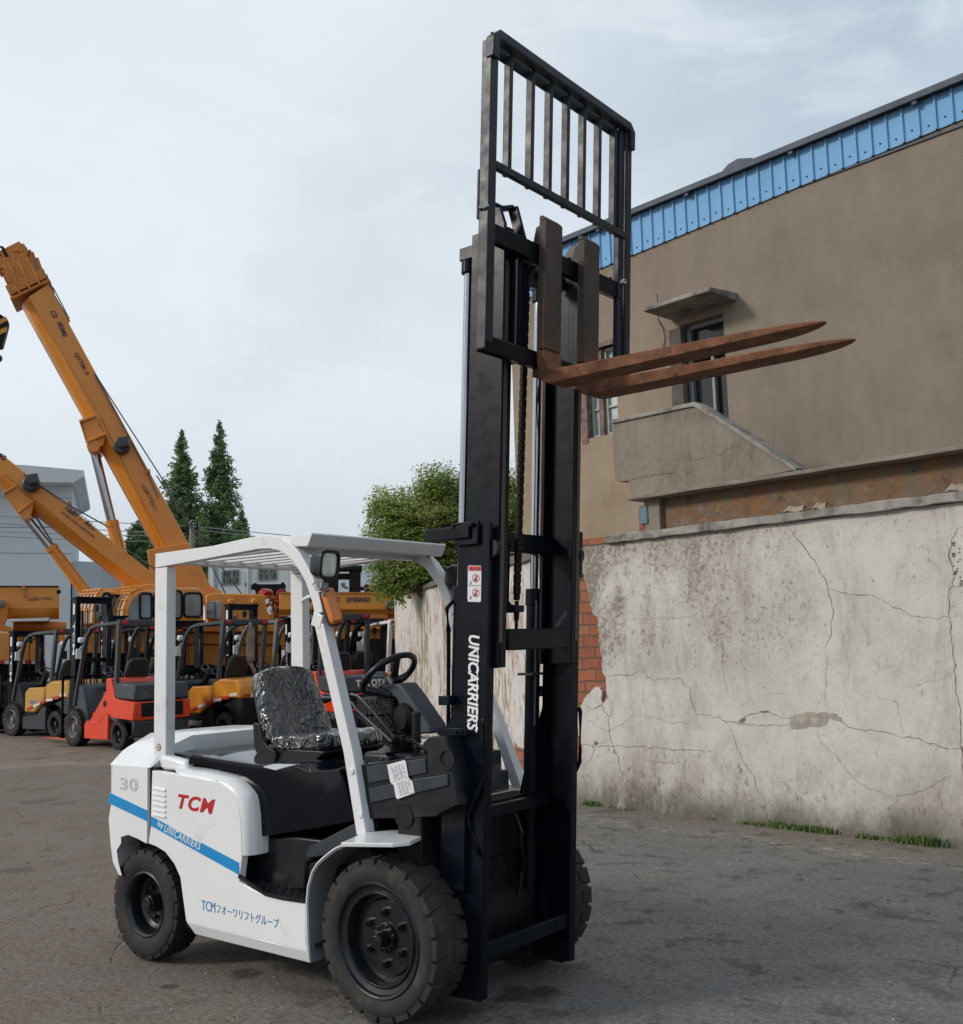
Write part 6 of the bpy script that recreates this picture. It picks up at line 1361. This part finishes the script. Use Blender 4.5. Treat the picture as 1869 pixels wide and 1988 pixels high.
m.build('slewing_frame', CY, CA, bev=.03)
m = MB(); PA.slab(m, [(1392, 372), (1450, 368), (1452, 480), (1392, 476)], -1.9, -1.2, c8); PA.slab(m, [(1452, 366), (1487, 368), (1487, 482), (1453, 482)], -1.95, -1.2, c8, 1); m.cyl(PA(c8(1415, 410), -1.9), PA(c8(1415, 410), -1.93), .10, .10, 16, 1); m.build('air_conditioner', [mat('grubby_ac', (.28, .24, .22), .7, var=.3), mat('ac_grey', (.30, .34, .38), .5)], CA, bev=.02)
m = MB(); m.box(0, 0.01, 0, .01, 0, .01) if 0 else None
PA.slab(m, [(960, 560), (1840, 560), (1840, 640), (960, 640)], -1.1, 1.3, c8); PA.slab(m, [(900, 640), (1869, 640), (1869, 780), (900, 780)], -1.0, 1.2, c8)
m.build('carrier_deck', CYD, CA, bev=.03)
m = MB(); o3 = PA(c8(1000, 1000)); zz = .58
for x in (950, 1120, 1500, 1680): q = PA(c8(x, 780)); m.cyl((q.x, q.y, .6), (q.x+PA.n.x*2, q.y+PA.n.y*2, .6), .6, .6, 24)
a = PA(c8(900, 780)); b = PA(c8(1869, 780)); m.ext([V((a.x, a.y, .55)), V((b.x, b.y, .55)), V((b.x, b.y, b.z)), V((a.x, a.y, a.z))], PA.n*1.8); m.build('carrier_chassis', DARK, CA, bev=.02)
ptext('XCMG', PA, gB, (1100, 600), (1150, 602), (1100, 575), -1.16, DKL, CA)

# winch / counterweight cluster right of it
CW_ = thing('crane_counterweight', 'black and orange striped crane counterweight with red winch drums above it', 'crane', PA((530, 1200), .5).to_tuple()[:2]+(0,), 0)
m = MB(); a0 = PA(gC(600, 900))
for i in range(5):
    y = 620+i*52; PA.slab(m, [(850, y), (970, y-15), (975, y+28), (845, y+42)], -1.0, .6, gC, i % 2)
PA.slab(m, [(845, 840), (975, 860), (975, 1200), (600, 1200), (600, 800), (760, 800)], -.6, .8, gC, 1); m.build('weight_block', [DARK, mat('stripe_orange', (.62, .24, .03), .5)], CW_, bev=.01)
m = MB(); random.seed(31)
for i in range(80):
    x, y = random.uniform(640, 960), random.uniform(510, 860); x2, y2 = x+random.uniform(-55, 55), y+random.uniform(-50, 50); m.beam(PA(gC(x, y), random.uniform(-.9, -.3)), PA(gC(x2, y2), random.uniform(-.9, -.3)), .035, .05)
m.build('winch_frame', mat('winch_orange', (.70, .20, .03), .45, var=.2), CW_, bev=.006)
m = MB(); m.cyl(PA(gC(660, 520), -1.0), PA(gC(760, 520), -.6), .09, .09, 20); m.cyl(PA(gC(890, 545), -.9), PA(gC(900, 560), .3), .12, .12, 20); m.cyl(PA(gC(880, 550), -.95), PA(gC(880, 550), -1.0), .15, .15, 20); PA.slab(m, [(800, 790), (930, 785), (900, 835), (810, 850)], -.8, .2, gC); m.build('winch_drum', mat('winch_red', (.42, .025, .02), .45), CW_, bev=.01)
m = MB(); PA.slab(m, [(590, 790), (790, 785), (800, 910), (600, 905)], -.95, -.8, gC); m.build('rear_panel', CY, CW_, bev=.01)

# crane B: lower boom
PB = PLN(146, 28)
CB = thing('mobile_crane', 'orange mobile crane with the lower slanting boom carrying Chinese warning text', 'crane', PB((330, 1400)).to_tuple()[:2]+(0,), 0, 'mobile cranes parked behind the forklifts')
boom(CB, PB, [(705, 1905), (-120, 1255)], [(960, 1925), (-120, 1075)], c7, -.40, .50)
m = MB()
for d0, d1 in ((-.48, -.40), (.50, .58)): PB.slab(m, [(28, 1400), (95, 1358), (140, 1400), (187, 1440), (182, 1500), (140, 1530), (115, 1515)], d0, d1, c7)
PB.slab(m, [(26, 1392), (95, 1352), (100, 1364), (32, 1404)], -.56, -.40, c7); PB.slab(m, [(106, 1495), (186, 1432), (190, 1444), (112, 1508)], -.60, -.40, c7); PB.slab(m, [(28, 1400), (45, 1392), (130, 1510), (115, 1515)], -.48, .58, c7); m.cyl(PB(c7(145, 1510), -.54), PB(c7(145, 1510), .6), .12, .12, 18); m.build('cylinder_bracket', CY, CB, bev=.01)
m = MB(); m.cyl(PB(c7(148, 1520)), PB(c7(285, 1690)), .09, .09, 20); m.build('piston_rod', CHROME, CB)
m = MB(); m.cyl(PB(c7(278, 1672)), PB(c7(520, 1990)), .13, .14, 24); m.cyl(PB(c7(275, 1668)), PB(c7(290, 1690)), .145, .145, 24); m.build('lift_cylinder', CY, CB)
reel(CB, PB, c7, 188, 1338, .95)
ptext('\u25b3\u8d77\u91cd\u81c2\u4e0b\u4e25\u7981\u7ad9\u4eba!', PB, c7, (350, 1478), (512, 1600), (372, 1452), -.415, DKL, CB, off=.02)
ptext('DO NOT STAND UNDER BOOM!', PB, c7, (332, 1497), (508, 1632), (338, 1487), -.415, DKL, CB, off=.02)
ptext('XCMG', PB, c7, (-60, 1160), (30, 1222), (-45, 1135), -.415, DKL, CB, off=.04)
m = MB(); 
for pts in ([(140, 1295), (380, 1460), (580, 1570)], [(680, 1690), (860, 1815)], [(380, 1445), (390, 1470)]): m.tube([PB(c7(*p), -.42) for p in pts], .018, 5)
m.tube([PB(c7(190, 1500), .2), PB(c7(290, 1660), .2)], .02, 5); m.build('hoist_rope', MC['steel_rope'], CB)
m = MB(); m.tube([PB(c7(30, 1290), -.41), PB(c7(260, 1480), -.41), PB(c7(600, 1765), -.41)], .01, 4); PB.slab(m, [(370, 1440), (388, 1432), (392, 1452), (374, 1458)], -.45, -.3, c7); m.build('weld_seam', CYD, CB)
cab(CB, PLR(175, 145, 26.3), c8, 845, 1150, 268, 492, 0, 1.0)
m = MB(); PB.slab(m, [(620, 290), (1000, 245), (1080, 250), (1085, 520), (620, 500)], -1.0, 1.0, c8); PB.slab(m, [(560, 490), (1085, 500), (1085, 700), (560, 700)], -1.1, 1.2, c8); m.build('slewing_frame', CY, CB, bev=.03)
m = MB(); a = PB(c8(560, 700)); b = PB(c8(1085, 700)); m.ext([V((a.x, a.y, .5)), V((b.x, b.y, .5)), V((b.x, b.y, b.z)), V((a.x, a.y, a.z))], PB.n*1.8)
for x in (620, 800): q = PB(c8(x, 780)); m.cyl((q.x, q.y, .6), (q.x+PB.n.x*2, q.y+PB.n.y*2, .6), .6, .6, 24)
m.build('carrier_chassis', DARK, CB, bev=.02)

# crane C: boom lying level along the left
PC = PLN(148, 27.5)
CC = thing('mobile_crane', 'orange truck crane at the left edge, boom lying level over a reflective striped deck', 'crane', PC((60, 1400)).to_tuple()[:2]+(0,), 0, 'mobile cranes parked behind the forklifts')
m = MB(); rs = []
for x in (-300, 640):
    b = PC(gA(x, 545)); a = PC(gA(x, 205)); v = a-b; rs.append([b+PC.n*f+v*g for f, g in ((-.35, .20), (-.42, .32), (-.42, .98), (-.38, 1), (.5, 1), (.5, .3), (.3, 0), (-.15, 0))])
m.rings(rs); m.build('boom', CY, CC, bev=.01, ang=25)
m = MB(); PC.slab(m, [(-300, 198), (640, 198), (640, 210), (-300, 208)], -.45, .5, gA); m.cyl(PC(gA(640, 262), -.425), PC(gA(640, 262), -.44), .05, .05, 12); m.build('boom_rail', DARK, CC)
m = MB(); PC.slab(m, [(250, 195), (285, 190), (290, 315), (270, 320), (262, 240), (250, 235)], -.55, -.42, gA); PC.slab(m, [(75, 360), (110, 400), (100, 520), (60, 620), (130, 640), (150, 690), (-20, 680), (-20, 340)], -.8, -.42, gA); m.build('boom_bracket', CYD, CC, bev=.01)
m = MB(); m.cyl(PC(gA(160, 622), -.2), PC(gA(720, 640), -.2), .125, .125, 24); m.cyl(PC(gA(150, 620), -.2), PC(gA(185, 622), -.2), .15, .15, 24); m.build('lift_cylinder', CYD, CC)
m = MB(); PC.slab(m, [(-40, 330), (60, 370), (85, 400), (60, 440), (-40, 410)], -.9, -.6, gA); m.build('lamp_cluster', GRYF, CC, bev=.03)
m = MB(); PC.slab(m, [(130, 560), (545, 545), (530, 580), (140, 585)], -.9, .5, gA); m.build('deck_plate', STICK, CC, bev=.01)
m = MB(); PC.slab(m, [(-300, 700), (475, 700), (475, 995), (-300, 995)], -1.0, 1.3, gA); PC.slab(m, [(600, 690), (700, 690), (700, 800), (600, 800)], -.9, 1.0, gA); m.build('carrier_body', CY, CC, bev=.02)
cab(CC, PLR(178, 147, 26.0), c8, 690, 860, 262, 500, .3, 1.2)
m = MB()
for i in range(8): x = -60+i*70; PC.slab(m, [(x, 995), (x+70, 993), (x+70, 1028), (x, 1030)], -1.02, -.9, gA, i % 2)
m.build('reflective_tape', [REFW, REFR], CC, smooth=False)
ptext('QY25K5-II', PC, gA, (125, 795), (415, 795), (125, 740), -1.005, DKL, CC, off=.02)
ptext('\u25b3\u8d77\u91cd\u81c2\u4e0b\u4e25\u7981\u7ad9\u4eba', PC, gA, (300, 360), (590, 350), (300, 325), -.43, DKL, CC)
m = MB(); a = PC(gA(-300, 1030)); b = PC(gA(475, 1030)); m.ext([V((a.x, a.y, .45)), V((b.x, b.y, .45)), V((b.x, b.y, b.z)), V((a.x, a.y, a.z))], PC.n*1.8); m.build('carrier_chassis', DARK, CC, bev=.02)
for x in (-60, 90, 420):
    q = PC(gA(x, 1300)); m = MB(); m.lathe([(.3, .02), (.34, 0), (.5, 0), (.56, .05), (.56, .32), (.5, .36), (.3, .34)], (q.x-PC.n.x*.9, q.y-PC.n.y*.9, .56), tuple(PC.n), 30); m.lathe([(.3, .1), (.1, .12), (0, .02)], (q.x-PC.n.x*.9, q.y-PC.n.y*.9, .56), tuple(PC.n), 20); m.build('wheel', RUBBER, CC)

# crane D behind on the right
PD = PLN(134, 27)
CD = thing('mobile_crane', 'orange mobile crane with boom lowered level next to the cream wall', 'crane', PD((720, 1400)).to_tuple()[:2]+(0,), 0, 'mobile cranes parked behind the forklifts')
m = MB(); rs = []
for x in (-520, 690):
    b = PD(gD(x, 745)); a = PD(gD(x, 530)); v = a-b; rs.append([b+PD.n*f+v*g for f, g in ((-.3, .0), (-.42, .22), (-.42, .98), (-.38, 1), (.5, 1), (.5, .3), (.3, 0))])
m.rings(rs); m.build('boom', CY, CD, bev=.01, ang=25)
m = MB(); PD.slab(m, [(-520, 522), (690, 520), (690, 534), (-520, 534)], -.45, .5, gD); m.build('boom_rail', CYD, CD)
ptext('QY25K5D', PD, gD, (160, 628), (412, 628), (160, 575), -.435, DKL, CD, off=.05, shear=.2); ptext('XCMG', PD, gD, (-60, 628), (98, 628), (-60, 575), -.435, DKL, CD, off=.05, shear=.2)
m = MB(); PD.slab(m, [(470, 585), (508, 580), (492, 612)], -.44, -.42, gD); m.build('emblem', DKL, CD, smooth=False)
reel(CD, PD, gD, 625, 650, .55)
m = MB(); PD.slab(m, [(250, 700), (590, 700), (590, 900), (250, 900)], -.3, .8, gD); PD.slab(m, [(-200, 740), (690, 745), (690, 1000), (-200, 1000)], .2, 1.2, gD); m.build('slewing_frame', CY, CD, bev=.02)
m = MB(); a = PD(gD(-300, 1000)); b = PD(gD(900, 1000)); m.ext([V((a.x, a.y, .45)), V((b.x, b.y, .45)), V((b.x, b.y, b.z)), V((a.x, a.y, a.z))], PD.n*1.8); m.build('carrier_chassis', DARK, CD, bev=.02)

# black reach truck mast above crane D
RM = thing('container_handler', 'tall black lifting frame of a heavy handler standing above the level orange boom', 'machine', PD((700, 1400), 3).to_tuple()[:2]+(0,), 0)
m = MB()
PD.slab(m, [(190, 225), (318, 222), (312, 900), (185, 900)], 1.5, 2.1, gD); PD.slab(m, [(-150, 190), (335, 188), (332, 235), (-150, 240)], 1.4, 2.2, gD); PD.slab(m, [(-130, 230), (70, 230), (60, 900), (-120, 900)], 1.5, 2.1, gD); PD.slab(m, [(60, 270), (190, 268), (190, 330), (60, 330)], 1.6, 2.0, gD); PD.slab(m, [(60, 495), (190, 495), (190, 525), (60, 525)], 1.6, 2.0, gD)
a = PD(gD(-120, 900), 1.5); b = PD(gD(312, 900), 1.5); m.ext([V((a.x, a.y, 0)), V((b.x, b.y, 0)), b, a], PD.n*.6)
m.build('lifting_frame', DARK, RM, bev=.02)
m = MB(); PD.slab(m, [(95, 385), (145, 375), (150, 415), (180, 430), (180, 445), (140, 440), (100, 415)], 1.3, 1.5, gD); m.build('frame_hook', GRYF, RM, bev=.01)
m = MB(); PD.slab(m, [(315, 415), (720, 430), (720, 455), (315, 452)], 1.6, 1.9, gD)
for pts in ([(365, 400), (430, 425), (720, 440)], [(365, 400), (370, 485), (720, 487)], [(430, 425), (432, 485)]): m.tube([PD(gD(*p), 1.5) for p in pts], .05, 6)
m.build('spreader_arm', mat('dull_maroon', (.07, .03, .028), .7, var=.3), RM, bev=.01)
# second black frame near the windowed building
RN = thing('container_handler', 'black lifting frame in front of the white building with green windows', 'machine', PA((560, 1400), 1.5).to_tuple()[:2]+(0,), 0)
m = MB(); PA.slab(m, [(580, 385), (605, 372), (640, 352), (665, 375), (950, 372), (975, 340), (1015, 385), (1015, 440), (965, 440), (960, 480), (640, 480), (635, 440), (585, 440)], 1.2, 1.5, gC)
for x0, x1 in ((640, 735), (850, 960)): PA.slab(m, [(x0, 440), (x1, 440), (x1, 900), (x0, 900)], 1.2, 1.5, gC)
a = PA(gC(640, 900), 1.2); b = PA(gC(960, 900), 1.2); m.ext([V((a.x, a.y, 0)), V((b.x, b.y, 0)), b, a], PA.n*.3); m.build('lifting_frame', DARK, RN, bev=.02)

# hook block hanging at the left edge
HB = thing('hook_block', 'black and orange striped crane hook block hanging from a rope at the left edge', 'hook', PA(c7(0, 690)).to_tuple())
m = MB(); PA.slab(m, [(-50, 420), (-5, 412), (45, 445), (47, 470), (36, 515), (14, 595), (-50, 600)], -.18, .18, c7); m.build('block_body', DARK, HB, bev=.03)
m = MB()
for y in (435, 490): PA.slab(m, [(-50, y+40), (40, y), (46, y+22), (-50, y+70)], -.195, -.185, c7)
m.build('warning_stripe', mat('stripe_orange', (.62, .24, .03), .5), HB, smooth=False)
m = MB(); m.lathe([(0, 0)]+[(.34*math.sin(R(a)), .34-.34*math.cos(R(a))) for a in range(15, 180, 15)]+[(0, .68)], PA(c7(-12, 700)), (0, 0, 1), 24); m.v = [PA(c7(-12, 700))+(p-PA(c7(-12, 700)))*.33+V((0, 0, .14)) for p in m.v]; m.build('hook_ball', SLATE, HB)

# ================================================================== FAR BUILDINGS
def bbox(W, pl, c, pts, d0, d1, name, m, bev=.0): mb = MB(); pl.slab(mb, pts, d0, d1, c); return mb.build(name, m, W, bev=bev, smooth=False)
GB = mat('pale_grey_render', (.55, .585, .61), .85, var=.05, vs=.3, dirt=(.46, .48, .50), dirta=.4, ds=.4)
PG = PLN(146, 75)
B1 = thing('grey_building', 'large pale grey building with an overhanging flat roof slab behind the left crane boom', 'building', PG((90, 1300)).to_tuple()[:2]+(0,))
g0 = lambda x, y: c7(x, y)
def to_ground(pl, c, xs, ytop, d): return [pl(c(xs[0], ytop[0]), d), pl(c(xs[1], ytop[1]), d)]
def gwall(W, pl, c, x0, y0, x1, y1, d0, d1, name, m):
    a, b = pl(c(x0, y0), d0), pl(c(x1, y1), d0); mb = MB(); mb.ext([V((a.x, a.y, 0)), V((b.x, b.y, 0)), b, a], pl.n*(d1-d0)); return mb.build(name, m, W, smooth=False)
gwall(B1, PG, c7, -400, 1330, 392, 1340, 0, 14, 'wall', GB)
gwall(B1, PG, c7, 392.5, 1745, 900, 1762, .5, 12, 'annex_wall', mat('blue_grey_render', (.42, .47, .51), .85, var=.05, vs=.4))
mb = MB(); PG.slab(mb, [(-400, 1240), (140, 1250), (458, 1278), (459, 1310), (400, 1342), (-400, 1335)], -1.6, 15, c7); mb.build('roof_slab', mat('roof_slab_render', (.60, .62, .63), .85, var=.06, vs=.5), B1, smooth=False)
m = MB()
for y in (1400, 1560, 1700): PG.slab(m, [(-400, y), (392, y+6), (392, y+9), (-400, y+3)], -.02, .0, c7)
m.build('panel_joint', mat('joint_line', (.22, .24, .26), .9), B1, smooth=False)
WB = mat('white_wall_panels', (.76, .78, .77), .8, var=.05, vs=.5, dirt=(.40, .41, .40), dirta=.4, ds=.6)
PW = PLN(139, 62)
B2 = thing('white_building', 'long white building with green tinted windows seen through the white overhead guard', 'building', PW((550, 1300)).to_tuple()[:2]+(0,))
gwall(B2, PW, gC, 35, 100, 1110, 130, 0, 12, 'wall', WB)
for x0, x1, y0, y1 in ((205, 405, 240, 415), (642, 860, 190, 358)):
    wq = thing_part('window', B2); m = MB(); PW.slab(m, [(x0, y0+15), (x1, y0), (x1, y1-8), (x0, y1+4)], -.03, -.01, gC); m.build('pane', mat('green_tinted_glass', (.06, .085, .075), .12, var=.4, vs=.6), wq, smooth=False)
    m = MB()
    def ln(a, b, w_=.05, d=-.06): m.beam(PW(gC(*a), d), PW(gC(*b), d), w_, w_)
    ln((x0, y0+15), (x1, y0), .09); ln((x0, y1+4), (x1, y1-8), .07); ln((x0, y0+15), (x0, y1+4), .09); ln((x1, y0), (x1, y1-8), .09)
    xm = (x0*.42+x1*.58); ln((xm, y0+6), (xm, y1-2), .10)
    ln((xm-10, y0+20), (x0+60, y1-4)); ln((x1-25, y0+10), (xm+18, y1-12)); ln((x0+14, (y0+y1)/2+8), (xm-6, (y0+y1)/2)); ln((xm+6, (y0+y1)/2), (x1-6, (y0+y1)/2-10)); ln((xm-60, y0+24), (xm-80, y1))
    m.build('window_frame', mat('grey_green_frame', (.24, .27, .25), .6), wq)
m = MB()
for x in (100, 520, 1040): m.tube([PW(gC(x, 110), -.15), PW(gC(x, 560), -.15)], .11, 8)
m.tube([PW(gC(140, 110), -.15), PW(gC(140, 480), -.15)], .05, 8); PW.slab(m, [(505, 150), (530, 150), (530, 560), (505, 560)], -.10, .0, gC); PW.slab(m, [(478, 395), (492, 395), (492, 425), (478, 425)], -.1, 0, gC, 1); m.build('drain_pipe', [mat('pipe_grey', (.38, .42, .46), .6), DARK], B2)
m = MB(); PW.slab(m, [(35, 205), (1110, 212), (1110, 214.5), (35, 207.5)], -.015, .0, gC); m.build('panel_joint', MC['joint_line'], B2, smooth=False)
PE = PLN(131, 70)
B3 = thing('blue_grey_building', 'plain pale blue warehouse behind the bushy tree and the cream wall', 'building', PE((740, 1300)).to_tuple()[:2]+(0,))
gwall(B3, PE, gD, -400, 165, 900, 140, 0, 12, 'wall', mat('pale_blue_sheet', (.55, .62, .66), .7, var=.05, vs=.5)); m = MB()
for y in (250, 330): PE.slab(m, [(-400, y), (900, y-20), (900, y-17), (-400, y+3)], -.02, 0, gD)
m.build('panel_joint', MC['joint_line'], B3, smooth=False)

# ================================================================== TREES
def leafmat(name, a, b, tr=.25):
    k = NB(name); g = k.n('ShaderNodeNewGeometry'); c = k.mix(g.outputs['Random Per Island'], a, b); c = k.mix(k.ramp(k.noise(.7, 3), .35, .65), c, tuple(x*.7 for x in a)); k.setc(c); k.setr(.65); k.b.inputs['Specular IOR Level'].default_value = .25
    t_ = k.n('ShaderNodeBsdfTranslucent'); k.l(c, t_.inputs[0]); mx_ = k.n('ShaderNodeMixShader'); mx_.inputs[0].default_value = tr; k.l(k.b.outputs[0], mx_.inputs[1]); k.l(t_.outputs[0], mx_.inputs[2]); k.l(mx_.outputs[0], k.out.inputs[0]); return k.m
CON = leafmat('conifer_needles', (.14, .245, .10), (.24, .34, .15), .35)
LEAF = leafmat('green_leaves', (.20, .32, .065), (.40, .48, .14), .5); FLOW = leafmat('pale_flower_sprays', (.42, .44, .16), (.60, .56, .28), .3)
BARK = mat('bark', (.07, .055, .042), .9, var=.3, vs=8, bump=.8, bs=20)
def conifer(label, pl, c, tip, base, prof, seed, n=5200):
    """prof: [(fraction from the tip, half width px left, right)]"""
    random.seed(seed); T = pl(c(*tip)); Bp = pl(c(*base)); H = T.z; x0, y0 = Bp.x, Bp.y
    W = thing('conifer_tree', label, 'tree', (x0, y0, 0), 0, 'conifers on the skyline'); pxm = (pl(c(100, 0))-pl(c(0, 0))).length/100
    m = MB(); m.tube([(x0, y0, 0), (x0, y0, H*.4), (T.x, T.y, H*.97)], [.22, .15, .02], 8); brs = MB()
    L = MB(); ztot = T.z-Bp.z
    def half(t):
        for (a, wa), (b, wb) in zip(prof, prof[1:]):
            if a <= t <= b: return (wa+(wb-wa)*(t-a)/(b-a))*pxm
        return prof[-1][1]*pxm
    nb = int(H*8)
    for i in range(nb):
        t = (i/nb)**.85; z = T.z-ztot*t; cx_, cy_ = T.x+(x0-T.x)*t, T.y+(y0-T.y)*t
        for j in range(5 if t > .05 else 3):
            a = random.uniform(0, 6.283); r = half(t)*random.uniform(.55, 1.12)*(1+.22*noise.noise(V((z*1.3, a, seed)))); dr = V((math.cos(a), math.sin(a), 0))
            if noise.noise(V((z*.55, a*1.1+seed, seed))) < -.27 and t > .04: continue
            tipb = V((cx_, cy_, z))+dr*r+V((0, 0, -r*.12+.22*r)); m.tube([V((cx_, cy_, z-r*.15)), tipb], [.025, .006], 4)
            nl = max(6, int(r*26))
            for q in range(nl):
                f = random.uniform(.18, 1.05); p = V((cx_, cy_, z-r*.15)).lerp(tipb, f)+V((random.gauss(0, .08), random.gauss(0, .08), random.gauss(-.05, .09)))*(.6+r*.6)
                s_ = random.uniform(.09, .20); d1 = V((random.gauss(0, 1), random.gauss(0, 1), random.gauss(-.4, .6))).normalized(); d2 = d1.cross(V((random.gauss(0, 1), random.gauss(0, 1), random.gauss(0, 1)))).normalized()
                L.add([p-d1*s_, p+d2*s_*.35, p+d1*s_, p-d2*s_*.35], [[0, 1, 2, 3]])
    m.build('trunk', BARK, W); L.build('crown', CON, W, smooth=False)
PT = PLN(141, 74)
conifer('dark conifer with a narrow top, nearer to the steep orange boom', PT, c7, (985, 1040), (975, 1800), [(0, 2), (.06, 22), (.12, 40), (.19, 50), (.22, 42), (.30, 85), (.42, 110), (.6, 125), (.8, 130), (1, 120)], 41)
conifer('tallest dark conifer, standing right of the other one on the skyline', PT, c7, (1190, 995), (1190, 1850), [(0, 2), (.05, 20), (.12, 45), (.18, 40), (.28, 75), (.45, 105), (.60, 125), (.72, 150), (.85, 165), (1, 150)], 42)
conifer('low rounded conifer half hidden between the two raised crane booms', PLN(142, 74), c7, (745, 1535), (755, 1800), [(0, 15), (.15, 45), (.4, 75), (.7, 92), (1, 95)], 43)
conifer('low dark conifer filling the gap right of the tallest one', PLN(139, 76), c7, (1310, 1490), (1310, 1850), [(0, 10), (.15, 40), (.4, 70), (.7, 85), (1, 90)], 44)
conifer('small dark conifer directly behind the top of the steep boom foot', PLN(141, 72), c7, (1085, 1480), (1085, 1850), [(0, 10), (.15, 30), (.4, 60), (.7, 80), (1, 85)], 45)

def broadleaf(label, pl, blobs, trunk, seed, leafn=1.0, group=None):
    """blobs: [(px, py, radius px, depth offset m, pale share)]"""
    random.seed(seed); base = pl(trunk); W = thing('broadleaf_tree', label, 'tree', (base.x, base.y, 0), 0, group); pxm = (pl((1000, 0))-pl((900, 0))).length/100
    m = MB(); L = MB(); FL_ = MB(); hub = V((base.x, base.y, 2.2)); m.tube([(base.x, base.y, 0), (base.x+.05, base.y, 1.2), hub], [.16, .12, .10], 8)
    for (px_, py_, rp_, dd, pale) in blobs:
        c_ = pl((px_, py_), dd); r = rp_*pxm; mid = hub.lerp(c_, .5)+V((random.uniform(-.2, .2), random.uniform(-.2, .2), .1)); m.tube([hub, mid, c_], [.06, .04, .015], 5)
        for s_ in range(int(330*leafn*(r/.3)**2)):
            v = V((random.gauss(0, 1), random.gauss(0, 1), random.gauss(0, 1))).normalized(); f = random.uniform(.35, 1)**.5; bump_ = 1+.35*noise.noise(v*2.3+V((seed, px_*.1, 0)))
            p = c_+V((v.x, v.y, v.z*.85))*r*f*bump_; out_ = (v+V((0, 0, .15))).normalized()
            pal = random.random() < pale and f > .8 and v.z > -.3
            # a spray: a twig with pairs of drooping leaflets, or a fluffy flower head
            if pal:
                for q in range(16):
                    pp_ = p+out_*random.uniform(0, .20)+V((random.gauss(0, .035), random.gauss(0, .035), random.gauss(0, .04))); d1 = V((random.gauss(0, 1), random.gauss(0, 1), random.gauss(0, 1))).normalized(); d2 = d1.orthogonal().normalized(); z_ = random.uniform(.010, .022)
                    FL_.add([pp_-d1*z_, pp_+d2*z_*.7, pp_+d1*z_, pp_-d2*z_*.7], [[0, 1, 2, 3]])
            else:
                tw = (out_+V((random.gauss(0, .5), random.gauss(0, .5), random.gauss(-.1, .3)))).normalized(); sd = tw.cross(V((0, 0, 1))); sd = sd.normalized() if sd.length > .05 else V((1, 0, 0))
                for q in range(7):
                    b_ = p+tw*(.05*q-.1); sg = -1 if q % 2 else 1; ld_ = (sd*sg*.9+tw*.5+V((0, 0, random.uniform(-.6, .0)))).normalized(); ln_ = random.uniform(.06, .11); wd_ = ld_.cross(V((random.gauss(0, .4), random.gauss(0, .4), 1))).normalized()*ln_*.2
                    L.add([b_, b_+ld_*ln_*.45+wd_, b_+ld_*ln_, b_+ld_*ln_*.45-wd_], [[0, 1, 2, 3]])
    m.build('trunk', BARK, W); L.build('crown', LEAF, W, smooth=False)
    if FL_.v: FL_.build('flower_sprays', FLOW, W, smooth=False)
PS = PLN(128, 17.5)
broadleaf('bushy green tree with pale yellow flower sprays behind the boundary wall', PS, [(760, 990, 30, 0, .55), (745, 1040, 30, .3, .5), (790, 1010, 36, -.2, .35), (775, 1060, 38, 0, .4), (830, 985, 36, .2, .55), (850, 945, 34, 0, .5), (830, 1030, 44, -.3, .45), (880, 965, 40, .3, .55), (885, 1020, 45, -.2, .5), (935, 960, 40, .2, .45), (940, 1020, 45, 0, .5), (985, 1010, 34, 0, .5), (760, 1095, 34, 0, .3), (800, 1100, 40, -.3, .5), (765, 1132, 26, -.2, .3), (845, 1090, 42, -.5, .3), (905, 1090, 42, 0, .2), (980, 1060, 36, .2, .4), (742, 975, 16, 0, .6)], (850, 1300), 51, 1.0)
broadleaf('dark green tree showing between the mast rails beside the brown building', PLN(127, 20), [(990, 940, 22, 0, 0), (985, 970, 26, 0, 0), (1000, 1000, 24, 0, 0), (970, 985, 22, 0, 0), (985, 1025, 30, 0, .1)], (985, 1300), 52, .9)

# ================================================================== POLE AND WIRES
PP = PLN(142, 45)
PO = thing('utility_pole', 'grey concrete utility pole with cross arm in front of the conifers', 'pole', PP(c7(1040, 1570)).to_tuple()[:2]+(0,))
q = PP(c7(1040, 1562)); m = MB(); m.cyl((q.x, q.y, 0), (q.x, q.y, q.z), .16, .11, 12); m.build('pole', mat('concrete_pole', (.22, .20, .18), .9, var=.2), PO)
m = MB(); m.beam(PP(c7(1008, 1572)), PP(c7(1075, 1576)), .10, .10); m.beam(PP(c7(1012, 1600)), PP(c7(1070, 1603)), .08, .08)
for x in (1012, 1040, 1068): r_ = PP(c7(x, 1570)); m.cyl(r_, r_+V((0, 0, .22)), .05, .04, 8)
m.build('cross_arm', DARK, PO)
WR = mat('pale_wire', (.26, .27, .27), .6)
for i, (pts, nm) in enumerate((([(1040, 1558), (500, 1540), (-200, 1490)], 'topmost'), ([(1040, 1600), (600, 1590), (-200, 1530)], 'second'), ([(1040, 1615), (400, 1610), (-200, 1580)], 'third'), ([(1040, 1640), (500, 1650), (-200, 1600)], 'lowest'), ([(1040, 1560), (1200, 1575), (2300, 1680)], 'upper right'), ([(1040, 1575), (1250, 1600), (2300, 1720)], 'lower right'))):
    m = MB(); a, b, c_ = [PP(c7(*p)) for p in pts]; m.tube([a.lerp(b, t/6).lerp(b.lerp(c_, t/6), t/6) for t in range(7)], .016, 4); o = m.build('overhead_wire', WR, None); tag(o, nm+' thin overhead wire hung from the concrete utility pole', 'wire', 'overhead wires')
